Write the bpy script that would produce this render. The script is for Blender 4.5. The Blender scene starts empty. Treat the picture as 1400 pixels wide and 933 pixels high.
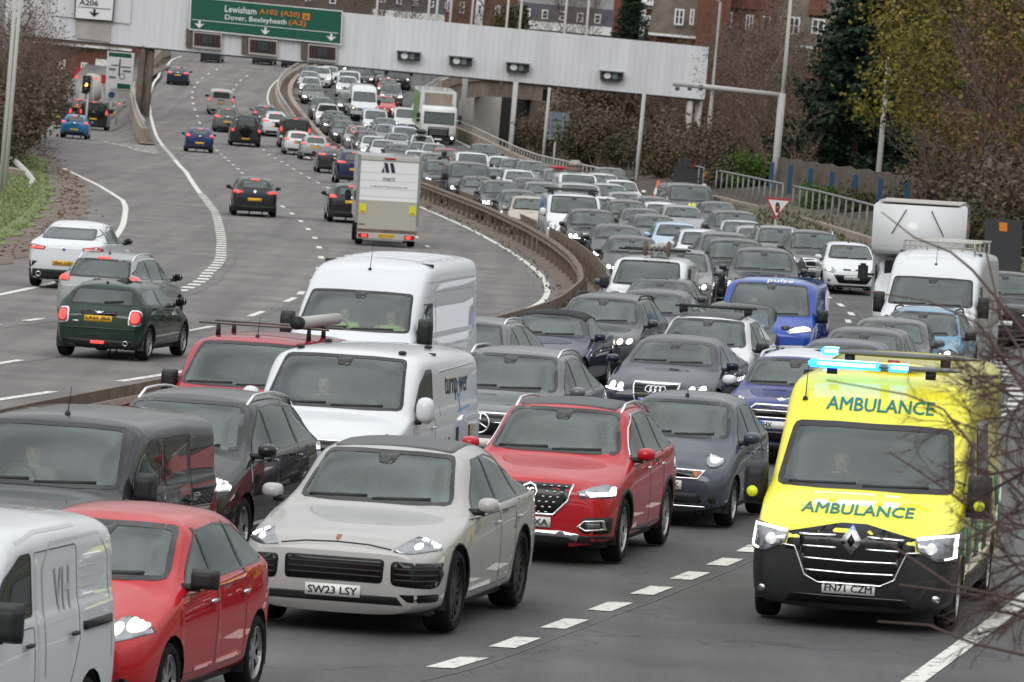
import bpy, bmesh, math, random
import numpy as np
from math import *
from mathutils import Vector, Matrix
from mathutils.bvhtree import BVHTree
random.seed(7)
SC=bpy.context.scene
COL=SC.collection
# ------------------------------------------------------------------ camera
F_PX=7100.; CAM_H=5.5; ROLL=radians(5.0); YH=115.
_bh=-((466.5-YH)*cos(ROLL)); TH=atan(-_bh/F_PX)
FW=Vector((0,cos(TH),-sin(TH))); UP=Vector((0,sin(TH),cos(TH))); RT=Vector((1,0,0))
cam=bpy.data.cameras.new('camera'); cam_o=bpy.data.objects.new('camera',cam); COL.objects.link(cam_o)
cam.sensor_width=36; cam.lens=36*F_PX/1400; cam.clip_start=1; cam.clip_end=6000
cam.dof.use_dof=True; cam.dof.focus_distance=62; cam.dof.aperture_fstop=9
cu=(UP*cos(ROLL)-RT*sin(ROLL)); cr=(RT*cos(ROLL)+UP*sin(ROLL))
mw=Matrix.Identity(4)
for i in range(3):
    mw[i][0]=cr[i]; mw[i][1]=cu[i]; mw[i][2]=-FW[i]
mw[2][3]=CAM_H
cam_o.matrix_world=mw; SC.camera=cam_o
# ------------------------------------------------------------------ light
w=bpy.data.worlds.new('World'); SC.world=w; w.use_nodes=True
nt=w.node_tree; bg=nt.nodes['Background']
sky=nt.nodes.new('ShaderNodeTexSky'); sky.sky_type='NISHITA'; sky.sun_disc=False
SUN_EL=radians(32); SUN_AZ=radians(200)
sky.sun_elevation=SUN_EL; sky.sun_rotation=SUN_AZ; sky.air_density=1.6; sky.dust_density=4; sky.ozone_density=1
hsv=nt.nodes.new('ShaderNodeHueSaturation'); hsv.inputs['Saturation'].default_value=.12
nt.links.new(sky.outputs[0],hsv.inputs['Color'])
# cloud deck: the overcast lightens towards the zenith and is mottled
tc=nt.nodes.new('ShaderNodeTexCoord'); nz=nt.nodes.new('ShaderNodeTexNoise'); nz.inputs['Scale'].default_value=4.5; nz.inputs['Detail'].default_value=5
sep=nt.nodes.new('ShaderNodeSeparateXYZ'); nt.links.new(tc.outputs['Generated'],sep.inputs[0]); nt.links.new(tc.outputs['Generated'],nz.inputs['Vector'])
mr=nt.nodes.new('ShaderNodeFloatCurve'); cv=mr.mapping.curves[0]
for a_,b_ in ((0,.155),(.14,.245),(.38,.52),(1,1)):
    if a_ in (0,1): cv.points[int(a_)].location=(a_,b_)
for a_,b_ in ((.14,.245),(.38,.52)): cv.points.new(a_,b_)
mr.mapping.update(); mr.inputs[0].default_value=1
nt.links.new(sep.outputs['Z'],mr.inputs[1])
m0=nt.nodes.new('ShaderNodeMath'); m0.operation='MULTIPLY'; m0.inputs[1].default_value=16.5; nt.links.new(mr.outputs[0],m0.inputs[0])
mm=nt.nodes.new('ShaderNodeMath'); mm.operation='MULTIPLY'; nt.links.new(m0.outputs[0],mm.inputs[0])
mr2=nt.nodes.new('ShaderNodeMapRange'); mr2.inputs[1].default_value=.3; mr2.inputs[2].default_value=.7; mr2.inputs[3].default_value=.62; mr2.inputs[4].default_value=1.34
nt.links.new(nz.outputs['Fac'],mr2.inputs[0]); nt.links.new(mr2.outputs[0],mm.inputs[1])
cmb=nt.nodes.new('ShaderNodeCombineColor'); 
for k,f in zip(('Red','Green','Blue'),(.965,.99,1.0)):
    q=nt.nodes.new('ShaderNodeMath'); q.operation='MULTIPLY'; q.inputs[1].default_value=f
    nt.links.new(mm.outputs[0],q.inputs[0]); nt.links.new(q.outputs[0],cmb.inputs[k])
mx=nt.nodes.new('ShaderNodeMix'); mx.data_type='RGBA'; mx.inputs[0].default_value=.8
nt.links.new(hsv.outputs[0],mx.inputs[6]); nt.links.new(cmb.outputs[0],mx.inputs[7])
nt.links.new(mx.outputs[2],bg.inputs['Color']); bg.inputs['Strength'].default_value=.1
sun=bpy.data.lights.new('sun','SUN'); sun.energy=.6; sun.angle=radians(25); sun.color=(1,.97,.93)
sun_o=bpy.data.objects.new('sun',sun); COL.objects.link(sun_o)
# nishita: rotation measured from +Y clockwise seen from above
sd=Vector((sin(SUN_AZ)*cos(SUN_EL),cos(SUN_AZ)*cos(SUN_EL),sin(SUN_EL)))
sun_o.rotation_euler=sd.to_track_quat('Z','Y').to_euler(); sun_o.location=(0,0,60)
SC.view_settings.view_transform='Standard'; SC.view_settings.look='None'; SC.view_settings.gamma=1; SC.view_settings.exposure=0.24
SC.render.engine='CYCLES'
SC.cycles.max_bounces=6; SC.cycles.transparent_max_bounces=10; SC.cycles.glossy_bounces=3; SC.cycles.diffuse_bounces=2; SC.cycles.transmission_bounces=2
# ------------------------------------------------------------------ road surface model
MEDP=[(20,-18.6),(50,-12.3),(81,-6.1),(87,-5.0),(100,-2.6),(115,.2),(131,2.1),(140,2.4),(150,2.35),(160,1.95),(175,1.1),(196,-.45),(218,-2.5),(240,-4.7),(270,-7.6),(310,-11.2),(354,-15.3),(384,-18.0),(400,-19.2),(418,-20.0),(434,-20.3),(460,-19.8),(520,-15)]
RISE=[(0,0),(315,0),(335,.25),(350,.7),(370,1.5),(400,2.7),(430,3.9),(460,5.2),(500,6.6),(600,9)]
BANK=[(0,.03),(220,.03),(320,.012),(700,.012)]
def _spl(P):
    xs=np.array([p[0] for p in P],float); ys=np.array([p[1] for p in P],float)
    g=np.arange(xs[0],xs[-1]+.5,1.0); v=np.interp(g,xs,ys)
    k=np.ones(9)/9.
    for _ in range(2):
        vp=np.concatenate([v[0]-(v[1]-v[0])*np.arange(4,0,-1),v,v[-1]+(v[-1]-v[-2])*np.arange(1,5)]); v=np.convolve(vp,k,'valid')
    return g,v
_M=_spl(MEDP); _R=_spl(RISE)
def ip(P,t): return float(np.interp(t,P[0],P[1]))
def pl(P,t): return float(np.interp(t,[p[0] for p in P],[p[1] for p in P]))
def xm(Y): return ip(_M,Y)
def slope(Y): return (xm(Y+2)-xm(Y-2))/4
def gz(X,Y): return pl(BANK,Y)*max(-14,min(22,X-xm(Y)))+ip(_R,Y)
def ray(x,y):
    dx=x-700;dy=y-466.5
    a=dx*cos(ROLL)+dy*sin(ROLL); b=-dx*sin(ROLL)+dy*cos(ROLL)
    return FW+RT*(a/F_PX)-UP*(b/F_PX)
def gnd(x,y,h=0.):
    d=ray(x,y); t=20.
    while t<800:
        if d.z*t+CAM_H-h-gz(d.x*t,d.y*t)<=0: break
        t+=2
    lo,hi=t-2,t
    for _ in range(25):
        m=(lo+hi)/2
        if d.z*m+CAM_H-h-gz(d.x*m,d.y*m)>0: lo=m
        else: hi=m
    return Vector((d.x*hi,d.y*hi,gz(d.x*hi,d.y*hi)))
def at(x,y,Y):
    d=ray(x,y); t=Y/d.y
    return Vector((d.x*t,Y,CAM_H+d.z*t))
# ------------------------------------------------------------------ materials
M={}
def mat(name,col=(.5,.5,.5),rough=.5,metal=0.,coat=0.,emit=None,es=0.,spec=.5,noise=None,bump=None,col2=None):
    m=bpy.data.materials.new(name); m.use_nodes=True; n=m.node_tree; b=n.nodes['Principled BSDF']
    b.inputs['Base Color'].default_value=(*col,1); b.inputs['Roughness'].default_value=rough; b.inputs['Metallic'].default_value=metal
    b.inputs['Coat Weight'].default_value=coat; b.inputs['Coat Roughness'].default_value=.025; b.inputs['Specular IOR Level'].default_value=spec
    if emit: b.inputs['Emission Color'].default_value=(*emit,1); b.inputs['Emission Strength'].default_value=es
    if noise:
        sc,lo,hi=noise
        t=n.nodes.new('ShaderNodeTexCoord'); z=n.nodes.new('ShaderNodeTexNoise'); z.inputs['Scale'].default_value=sc; z.inputs['Detail'].default_value=6
        n.links.new(t.outputs['Object'],z.inputs['Vector'])
        r=n.nodes.new('ShaderNodeValToRGB'); r.color_ramp.elements[0].position=lo; r.color_ramp.elements[1].position=hi
        r.color_ramp.elements[0].color=(*col,1); r.color_ramp.elements[1].color=(*(col2 or [c*1.3 for c in col]),1)
        n.links.new(z.outputs['Fac'],r.inputs[0]); n.links.new(r.outputs[0],b.inputs['Base Color'])
        if bump:
            bu=n.nodes.new('ShaderNodeBump'); bu.inputs['Strength'].default_value=bump; bu.inputs['Distance'].default_value=.03
            n.links.new(z.outputs['Fac'],bu.inputs['Height']); n.links.new(bu.outputs[0],b.inputs['Normal'])
    M[name]=m; return m
def paint_mat():
    m=mat('paint',rough=.5,coat=1.,spec=.06); n=m.node_tree; b=n.nodes['Principled BSDF']
    b.inputs['Coat IOR'].default_value=1.42
    oi=n.nodes.new('ShaderNodeObjectInfo'); n.links.new(oi.outputs['Alpha'],b.inputs['Metallic'])
    # road film: greyer, duller low on the body
    tc=n.nodes.new('ShaderNodeTexCoord'); sp=n.nodes.new('ShaderNodeSeparateXYZ'); n.links.new(tc.outputs['Object'],sp.inputs[0])
    nz=n.nodes.new('ShaderNodeTexNoise'); nz.inputs['Scale'].default_value=3.; nz.inputs['Detail'].default_value=4; n.links.new(tc.outputs['Object'],nz.inputs['Vector'])
    mr=n.nodes.new('ShaderNodeMapRange'); mr.inputs[1].default_value=.25; mr.inputs[2].default_value=.75; mr.inputs[3].default_value=.30; mr.inputs[4].default_value=.0
    n.links.new(sp.outputs['Z'],mr.inputs[0])
    mu=n.nodes.new('ShaderNodeMath'); mu.operation='MULTIPLY'; n.links.new(mr.outputs[0],mu.inputs[0]); n.links.new(nz.outputs['Fac'],mu.inputs[1])
    mi=n.nodes.new('ShaderNodeMix'); mi.data_type='RGBA'; n.links.new(mu.outputs[0],mi.inputs[0]); n.links.new(oi.outputs['Color'],mi.inputs[6]); mi.inputs[7].default_value=(.12,.105,.09,1)
    ge=n.nodes.new('ShaderNodeNewGeometry'); m2=n.nodes.new('ShaderNodeMix'); m2.data_type='RGBA'
    n.links.new(ge.outputs['Backfacing'],m2.inputs[0]); n.links.new(mi.outputs[2],m2.inputs[6]); m2.inputs[7].default_value=(.035,.035,.037,1)
    n.links.new(m2.outputs[2],b.inputs['Base Color'])
paint_mat()
def glass_mat(name,tint,tr):
    m=bpy.data.materials.new(name); m.use_nodes=True; n=m.node_tree; n.nodes.clear()
    o=n.nodes.new('ShaderNodeOutputMaterial'); t=n.nodes.new('ShaderNodeBsdfTransparent'); t.inputs[0].default_value=(*[c*tr for c in tint],1)
    g=n.nodes.new('ShaderNodeBsdfGlossy'); g.inputs['Roughness'].default_value=.03; g.inputs[0].default_value=(.90,1,.975,1)
    d=n.nodes.new('ShaderNodeBsdfDiffuse'); d.inputs[0].default_value=(.30,.33,.33,1)
    f=n.nodes.new('ShaderNodeFresnel'); f.inputs[0].default_value=1.85
    x=n.nodes.new('ShaderNodeMixShader'); n.links.new(f.outputs[0],x.inputs[0]); n.links.new(t.outputs[0],x.inputs[1]); n.links.new(g.outputs[0],x.inputs[2])
    y=n.nodes.new('ShaderNodeMixShader'); y.inputs[0].default_value=.085; n.links.new(x.outputs[0],y.inputs[1]); n.links.new(d.outputs[0],y.inputs[2])
    n.links.new(y.outputs[0],o.inputs[0]); M[name]=m
glass_mat('glass',(.88,1,.95),.92); glass_mat('privacy_glass',(.9,1,1),.22)
mat('frit',(.012,.012,.013),.18); mat('tyre',(.010,.010,.011),.9,spec=.2); mat('alloy',(.42,.42,.43),.35,.85); mat('dark_alloy',(.03,.03,.032),.4,.3)
mat('plastic',(.013,.014,.015),.5,spec=.3,noise=(9,.3,.8),col2=(.022,.023,.024)); mat('gloss_black',(.005,.005,.006),.15,spec=.3); mat('chrome',(.75,.76,.78),.12,1.)
mat('lamp_glass',(.30,.31,.33),.08,.75); mat('lamp_dark',(.06,.06,.065),.1,.4)
mat('lamp_lit',(1,1,1),.3,emit=(1,.97,.93),es=2.4); mat('lamp_warm',(1,1,1),.3,emit=(1,.86,.66),es=2.2); mat('lamp_dim',(.6,.6,.62),.15,emit=(1,1,1),es=.25)
mat('tail_red',(.35,.008,.012),.12,coat=.8); mat('tail_lit',(.6,.02,.03),.3,emit=(1,.09,.07),es=1.1); mat('amber_lit',(.8,.3,.05),.3,emit=(1,.45,.08),es=3.)
mat('plate_white',(.72,.72,.70),.4); mat('plate_yellow',(.72,.42,.03),.4); mat('plate_ink',(.012,.012,.014),.5); mat('plate_blue',(.01,.09,.42),.4)
mat('interior',(.028,.028,.03),.75); mat('interior_light',(.12,.115,.105),.8); mat('seat_cloth',(.075,.075,.078),.9); mat('skin',(.55,.33,.24),.55); mat('hair',(.03,.02,.015),.6)
def objcol(name,rough=.8):
    m=mat(name,rough=rough); n=m.node_tree; oi=n.nodes.new('ShaderNodeObjectInfo'); n.links.new(oi.outputs['Color'],n.nodes['Principled BSDF'].inputs['Base Color'])
objcol('cloth'); objcol('satin',.35)
mat('blue_led',(.05,.2,1),.2,emit=(.01,.16,1),es=7.); mat('white_led',(.6,.8,1),.2,emit=(.34,.72,1),es=3.2)
# ------------------------------------------------------------------ mesh helpers
CH={}
def link(o,parent): o.parent=parent; CH.setdefault(parent.as_pointer(),[]).append(o)
def kids(o):
    r=[]
    for c in CH.get(o.as_pointer(),[]): r.append(c); r+=kids(c)
    return r
def obj(name,bm,m,parent=None,smooth=True,color=None,free=True):
    me=bpy.data.meshes.new(name); bm.to_mesh(me)
    if free: bm.free()
    if not isinstance(m,(list,tuple)): m=[m]
    for q in m: me.materials.append(M[q])
    if smooth: me.polygons.foreach_set('use_smooth',[True]*len(me.polygons))
    o=bpy.data.objects.new(name,me); COL.objects.link(o)
    if parent: link(o,parent)
    if color: o.color=(*color[:3],1)
    return o
def tag(o,label=None,cat=None,group=None,kind=None):
    if label: o['label']=label
    if cat: o['category']=cat
    if group: o['group']=group
    if kind: o['kind']=kind
    return o
def thing(name,label,cat,loc=(0,0,0),rz=0,group=None):
    o=bpy.data.objects.new(name,None); COL.objects.link(o); o.location=loc; o.rotation_euler=(0,0,rz); o.empty_display_size=.2
    return tag(o,label,cat,group)
def copy_tree(o,parent=None):
    c=o.copy(); COL.objects.link(c)
    if parent: link(c,parent)
    for ch in CH.get(o.as_pointer(),[]): copy_tree(ch,c)
    return c
def box(bm,c,s,rz=0,bev=0,mi=0):
    g=bmesh.ops.create_cube(bm,size=1); vs=g['verts']
    bmesh.ops.scale(bm,vec=s,verts=vs)
    if bev:
        es=list({e for v in vs for e in v.link_edges}); r=bmesh.ops.bevel(bm,geom=es,offset=bev,segments=2,affect='EDGES'); vs=list({v for f in r['faces'] for v in f.verts}|{v for v in vs if v.is_valid})
    if rz: bmesh.ops.rotate(bm,cent=(0,0,0),matrix=Matrix.Rotation(rz,3,'Z'),verts=vs)
    bmesh.ops.translate(bm,vec=c,verts=vs)
    if mi:
        for f in {f for v in vs for f in v.link_faces}: f.material_index=mi
    return vs
def tube(bm,pts,r,n=6,mi=0,cap=True):
    pts=[Vector(p) for p in pts]; rs=r if isinstance(r,(list,tuple)) else [r]*len(pts); rings=[]
    for i,p in enumerate(pts):
        t=(pts[min(i+1,len(pts)-1)]-pts[max(i-1,0)]).normalized()
        a=t.cross(Vector((0,0,1)));
        if a.length<1e-3: a=Vector((1,0,0))
        a.normalize(); b=t.cross(a)
        rings.append([bm.verts.new(p+(a*cos(2*pi*k/n)+b*sin(2*pi*k/n))*rs[i]) for k in range(n)])
    fs=[]
    for A,B in zip(rings,rings[1:]):
        for k in range(n): fs.append(bm.faces.new((A[k],A[(k+1)%n],B[(k+1)%n],B[k])))
    if cap: fs.append(bm.faces.new(rings[0][::-1])); fs.append(bm.faces.new(rings[-1]))
    for f in fs: f.material_index=mi
def lathe(bm,prof,n=24,axis='y',c=(0,0,0),mi=0):
    c=Vector(c); rings=[]
    for r,h in prof:
        rg=[]
        for k in range(n):
            a=2*pi*k/n
            p=Vector((r*cos(a),h,r*sin(a))) if axis=='y' else Vector((r*cos(a),r*sin(a),h))
            rg.append(bm.verts.new(c+p))
        rings.append(rg)
    for A,B in zip(rings,rings[1:]):
        for k in range(n): bm.faces.new((A[k],A[(k+1)%n],B[(k+1)%n],B[k])).material_index=mi
_tmp=bpy.data.scenes.new('scratch')      # modifiers are evaluated in a scratch scene so that the big one need not update
def bake(o):
    _tmp.collection.objects.link(o); vl=_tmp.view_layers[0]; vl.update(); m=bpy.data.meshes.new_from_object(o.evaluated_get(vl.depsgraph)); bpy.data.objects.remove(o); return m
def evalmesh(bm,level=2):
    me=bpy.data.meshes.new('t'); bm.to_mesh(me); bm.free(); o=bpy.data.objects.new('t',me)
    md=o.modifiers.new('s','SUBSURF'); md.levels=level; md.render_levels=level
    m2=bake(o); r=bmesh.new(); r.from_mesh(m2); bpy.data.meshes.remove(me); bpy.data.meshes.remove(m2)
    return r
_tc={}
def text_bm(s,size=1.,bold=0.,spacing=1.):
    k=(s,bold,spacing)
    if k not in _tc:
        cu=bpy.data.curves.new('t','FONT'); cu.body=s; cu.align_x='CENTER'; cu.align_y='CENTER'; cu.offset=bold; cu.resolution_u=2; cu.space_character=spacing
        o=bpy.data.objects.new('t',cu); _tc[k]=bake(o); bpy.data.curves.remove(cu)
    bm=bmesh.new(); bm.from_mesh(_tc[k]); bmesh.ops.scale(bm,vec=(size,size,size),verts=bm.verts); return bm
def fit_text(s,w,h,bold=.01,spacing=1.,dbl=0.):
    bm=text_bm(s,1.,bold,spacing); xs=[v.co.x for v in bm.verts]; ys=[v.co.y for v in bm.verts]
    cx,cy=(max(xs)+min(xs))/2,(max(ys)+min(ys))/2; sx=w/(max(xs)-min(xs)); sy=h/(max(ys)-min(ys))
    for v in bm.verts: v.co=Vector(((v.co.x-cx)*sx,(v.co.y-cy)*sy,0))
    if dbl:      # heavier strokes: shifted copies, each a hair above the last
        g=bm.verts[:]+bm.edges[:]+bm.faces[:]
        for k,(dx,dy) in enumerate(((dbl,0),(dbl/2,dbl*.6))):
            r=bmesh.ops.duplicate(bm,geom=g)
            for v in r['geom']:
                if isinstance(v,bmesh.types.BMVert): v.co+=Vector((dx,dy,.0007*(k+1)))
        bmesh.ops.translate(bm,vec=(-dbl/2,-dbl*.25,0),verts=bm.verts)
    return bm

# ------------------------------------------------------------------ vehicle builder
def rpoly(P,r=.03,n=3):
    """round the corners of a polygon"""
    out=[]; N=len(P)
    for i in range(N):
        a,b,c=Vector(P[i-1]),Vector(P[i]),Vector(P[(i+1)%N])
        ra=min(r,.45*(a-b).length); rc=min(r,.45*(c-b).length)
        p=b+(a-b).normalized()*ra; q=b+(c-b).normalized()*rc
        for k in range(n+1):
            t=k/n; out.append(tuple(p*(1-t)**2+b*2*t*(1-t)+q*t*t))
    return out
def flat(P,grid=.06):
    bm=bmesh.new()
    if isinstance(P,Band):
        A=[bm.verts.new((p[0],p[1],0)) for p in P.A]; B=[bm.verts.new((p[0],p[1],0)) for p in P.B]; k=len(A)
        for i in range(k if P.loop else k-1): bm.faces.new((A[i],A[(i+1)%k],B[(i+1)%k],B[i]))
        grid_cut(bm,grid); return bm
    bm.faces.new([bm.verts.new((p[0],p[1],0)) for p in P])
    bmesh.ops.triangulate(bm,faces=bm.faces[:]); grid_cut(bm,grid); return bm
def grid_cut(bm,g):
    for ax in (0,1):
        lo=min(v.co[ax] for v in bm.verts); hi=max(v.co[ax] for v in bm.verts); k=lo+g
        while k<hi-.2*g:
            co=[0,0,0]; no=[0,0,0]; co[ax]=k; no[ax]=1
            bmesh.ops.bisect_plane(bm,geom=bm.verts[:]+bm.edges[:]+bm.faces[:],plane_co=co,plane_no=no); k+=g
    bmesh.ops.triangulate(bm,faces=[f for f in bm.faces if len(f.verts)>4])
class Band(list):
    """outline of a thin band that remembers its two edges"""
    def __init__(s,A,B,loop=False): list.__init__(s,list(A)+list(B)[::-1]); s.A=list(A); s.B=list(B); s.loop=loop
def mir(P):
    if isinstance(P,Band): return Band([(-a,b) for a,b in P.A],[(-a,b) for a,b in P.B],P.loop)
    return [(-a,b) for a,b in P][::-1]
class Hull:
    def __init__(s,S):
        s.S=S; L,W,H=S['L'],S['W'],S['H']; s.L=L; zb=S.get('zb',.19)
        top=S['top']; belt=S['belt']; plan=S['plan']; RW=S['rw']
        xs=sorted(set([round(t[0],3) for t in top]+[round(x,3) for x in S.get('st',[])]))
        nose=S['nose']; tail=S['tailp']; van=S.get('box',0.)
        bm=bmesh.new(); Ls=[];Rs=[]
        for x in xs:
            zt=pl(top,x); zbel=min(pl(belt,x),zt-.05); wb=W/2*pl(plan,x); d=zt-zbel; g=max(0,min(1,d/.42)); rw=pl(RW,x)
            hw=wb*.80; r7=(rw+.045)*g+hw*(1-g); r8=rw*.9*g+.62*wb*(1-g)
            Q=[(0,zb),(.8*wb,zb),(.965*wb,zb+.09),(wb,zb+.42*(zbel-zb)),(.995*wb,zb+.78*(zbel-zb)),(.965*wb,zbel),
               (.915*wb,zbel+(.05*g+.35*d*(1-g))),(r7,zt-(.13*g+.22*d*(1-g))),(r8,zt-(.025*g+.10*d*(1-g))),(r8*.5,zt-.0),(0,zt+.012*g)]
            if van: Q[6]=((.915*wb)*(1-van)+.965*wb*van,Q[6][1])
            fr=max(0,1-x/.75); rr=max(0,1-(L-x)/.6)
            row=[]
            for i,(y,z) in enumerate(Q):
                dx=0
                if fr>0: dx+=pl(nose,z)*fr*fr*(3-2*fr)
                if rr>0: dx-=pl(tail,z)*rr*rr*(3-2*rr)
                row.append((L/2-x-dx,y,z))
            Ls.append([bm.verts.new(p) for p in row]); Rs.append([Ls[-1][i] if i in (0,10) else bm.verts.new((p[0],-p[1],p[2])) for i,p in enumerate(row)])
        n=len(xs)
        for k in range(n-1):
            for i in range(10):
                bm.faces.new((Ls[k][i],Ls[k][i+1],Ls[k+1][i+1],Ls[k+1][i])); bm.faces.new((Rs[k][i],Rs[k+1][i],Rs[k+1][i+1],Rs[k][i+1]))
        for k,fl in ((0,0),(n-1,1)):
            for i in range(10):
                vs=[]
                for v in (Ls[k][i],Ls[k][i+1],Rs[k][i+1],Rs[k][i]):
                    if v not in vs: vs.append(v)
                bm.faces.new(vs[::-1] if fl else vs)
        cl=bm.edges.layers.float.new('crease_edge')
        for k in range(n-1):
            for A in (Ls,Rs):
                e=bm.edges.get((A[k][5],A[k+1][5])); e[cl]=.55
                e=bm.edges.get((A[k][2],A[k+1][2])); e[cl]=.4
                e=bm.edges.get((A[k][7],A[k+1][7])); 
                if e: e[cl]=S.get('crease7',.3)
        for k in (0,n-1):
            for A in (Ls,Rs):
                for i in range(10):
                    e=bm.edges.get((A[k][i],A[k][i+1]));
                    if e: e[cl]=.35
        bmesh.ops.recalc_face_normals(bm,faces=bm.faces[:])
        s.bm=evalmesh(bm,S.get('lvl',2)); s.bm.normal_update()
        s.bvh=BVHTree.FromBMesh(s.bm)
    lim=False
    def hit(s,ax,u,v):
        v0=v
        for k in range(16):
            f=1-.016*k
            if s.lim and ax in 'fr': v=v0-.014*k
            if ax=='f': o,d=Vector((9,u*f,v)),Vector((-1,0,0))
            elif ax=='r': o,d=Vector((-9,u*f,v)),Vector((1,0,0))
            elif ax=='l': o,d=Vector((s.L/2-u,9,v)),Vector((0,-1,0))
            elif ax=='R': o,d=Vector((s.L/2-u,-9,v)),Vector((0,1,0))
            elif ax=='t': o,d=Vector((s.L/2-u,v,9)),Vector((0,0,-1))
            h=s.bvh.ray_cast(o,d)
            if h[0] is not None and not(s.lim and ax=='f' and v<s.S['hz'] and h[0].x<s.L/2-s.S.get('wrap',.48)) and not (s.lim and ax=='r' and v<s.S['rbz']+.14 and h[0].x>-s.L/2+.42): return h[0],h[1]
        h=s.bvh.find_nearest(o+d*8); return h[0],h[1]
    def warp(s,bm,ax,off=.006,skirt=True,fn=None):
        nm={}
        for v in bm.verts:
            u,w=(fn(v.co.x,v.co.y) if fn else (v.co.x,v.co.y)); p,n=s.hit(ax,u,w); v.co=p+n*(off+v.co.z); nm[v]=n.copy()
        if skirt:
            be=[e for e in bm.edges if e.is_boundary]
            r=bmesh.ops.extrude_edge_only(bm,edges=be); 
            for v in r['geom']:
                if isinstance(v,bmesh.types.BMVert):
                    q=s.bvh.find_nearest(v.co); v.co=v.co-q[1]*(off+.012)
        bmesh.ops.recalc_face_normals(bm,faces=bm.faces[:]); 
        # face outwards
        bm.normal_update()
        k=sum(f.normal.dot(s.bvh.find_nearest(f.calc_center_median())[1])*f.calc_area() for f in bm.faces)
        if k<0: bmesh.ops.reverse_faces(bm,faces=bm.faces[:])
        return bm
    def patch(s,P,ax,off=.007,grid=.06,skirt=True): return s.warp(flat(P,grid),ax,off,skirt)
    def cut(s,P,ax,lim=.12):
        bm=s.bm; P=[Vector((p[0],p[1])) for p in P]; c=sum(P,Vector((0,0)))/len(P)
        def uv(co): return (co.y,co.z) if ax in 'fr' else (s.L/2-co.x,co.z)
        def face_ok(f):
            n=f.normal
            return (n.x>lim if ax=='f' else n.x<-lim if ax=='r' else n.y>lim if ax=='l' else n.y<-lim)
        lo=(min(p.x for p in P),min(p.y for p in P)); hi=(max(p.x for p in P),max(p.y for p in P))
        def near():
            r=[]
            for f in bm.faces:
                if not face_ok(f): continue
                U=[uv(v.co) for v in f.verts]
                if max(q[0] for q in U)<lo[0] or min(q[0] for q in U)>hi[0] or max(q[1] for q in U)<lo[1] or min(q[1] for q in U)>hi[1]: continue
                r.append(f)
            return r
        pls=[]
        for a,b in zip(P,P[1:]+P[:1]):
            e=b-a; n=Vector((e.y,-e.x))
            if n.length<1e-6: continue
            n.normalize()
            if n.dot(c-a)>0: n=-n
            pls.append((a,n))
        def inside(U,eps=1e-4): return all((Vector(U)-a).dot(n)<=eps for a,n in pls)
        fs=near()
        for a,n in pls:
            g=list({v for f in fs for v in f.verts})+list({e for f in fs for e in f.edges})+fs
            if ax in 'fr': co=(0,a.x,a.y); no=(0,n.x,n.y)
            else: co=(s.L/2-a.x,0,a.y); no=(-n.x,0,n.y)
            r=bmesh.ops.bisect_plane(bm,geom=g,dist=1e-5,plane_co=co,plane_no=no); fs=[q for q in r['geom'] if isinstance(q,bmesh.types.BMFace)]
            fs=[f for f in fs if (Vector(uv(f.calc_center_median()))-a).dot(n)<=1e-4]
        for f in fs: f.normal_update()
        res=[f for f in fs if inside(uv(f.calc_center_median()))]
        return res
    def take(s,fs,keep=True):
        out=bmesh.new(); mp={}
        if keep:
            for f in fs:
                vs=[]
                for v in f.verts:
                    if v not in mp: mp[v]=out.verts.new(v.co)
                    vs.append(mp[v])
                try: out.faces.new(vs)
                except ValueError: pass
        bmesh.ops.delete(s.bm,geom=fs,context='FACES'); out.normal_update()
        return out
_wheel={}
def wheel_meshes(R,W,rimf,style,rmat):
    k=(R,W,rimf,style,rmat)
    if k in _wheel: return _wheel[k]
    bm=bmesh.new(); rr=R*rimf; h=W/2
    lathe(bm,[(rr,-h*.8),(rr+.01,-h),(R-.035,-h),(R-.008,-h*.8),(R,-h*.45),(R,h*.45),(R-.008,h*.8),(R-.035,h),(rr+.01,h),(rr,h*.8),(rr-.015,h*.3),(rr-.015,-h*.3),(rr,-h*.8)],28)
    bmesh.ops.recalc_face_normals(bm,faces=bm.faces[:])
    t=bpy.data.meshes.new('tyre'); bm.to_mesh(t); bm.free(); t.materials.append(M['tyre']); t.polygons.foreach_set('use_smooth',[True]*len(t.polygons))
    bm=bmesh.new()
    lathe(bm,[(rr+.004,h*.86),(rr-.012,h*.9),(rr-.02,h*.6)],28)
    lathe(bm,[(rr-.01,h*.25),(.02,h*.25),(.0,h*.25)],28,mi=1)
    lathe(bm,[(.07,h*.3),(.065,h*.74),(.03,h*.8),(0,h*.8)],16)
    n=dict(five=5,seven=7,ten=10,steel=9,multi=14)[style]
    for i in range(n):
        a=2*pi*i/n
        for da in ((-.16,.16) if style in('five',) else (0,)):
            b=a+da*1.2; ca,sa=cos(b),sin(b); wd=.022 if style!='five' else .02
            if style=='steel': wd=.05
            p0=Vector((.05*cos(a),h*.72,.05*sin(a))); p1=Vector(((rr-.012)*ca,h*.74,(rr-.012)*sa)); t_=Vector((-sa,0,ca))
            vs=[]
            for p,wq in ((p0,wd),(p1,wd*1.05)):
                for sg in (-1,1): vs.append((p+t_*sg*wq, p+t_*sg*wq*1.1-Vector((0,h*.35,0))))
            A=[bm.verts.new(v[0]) for v in vs]; B=[bm.verts.new(v[1]) for v in vs]
            for q in ((A[0],A[1],A[3],A[2]),(A[0],A[2],B[2],B[0]),(A[1],B[1],B[3],A[3])): bm.faces.new(q)
    bmesh.ops.recalc_face_normals(bm,faces=bm.faces[:])
    r=bpy.data.meshes.new('rim'); bm.to_mesh(r); bm.free(); r.materials.append(M[rmat]); r.materials.append(M['interior'])
    _wheel[k]=(t,r); return t,r
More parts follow.
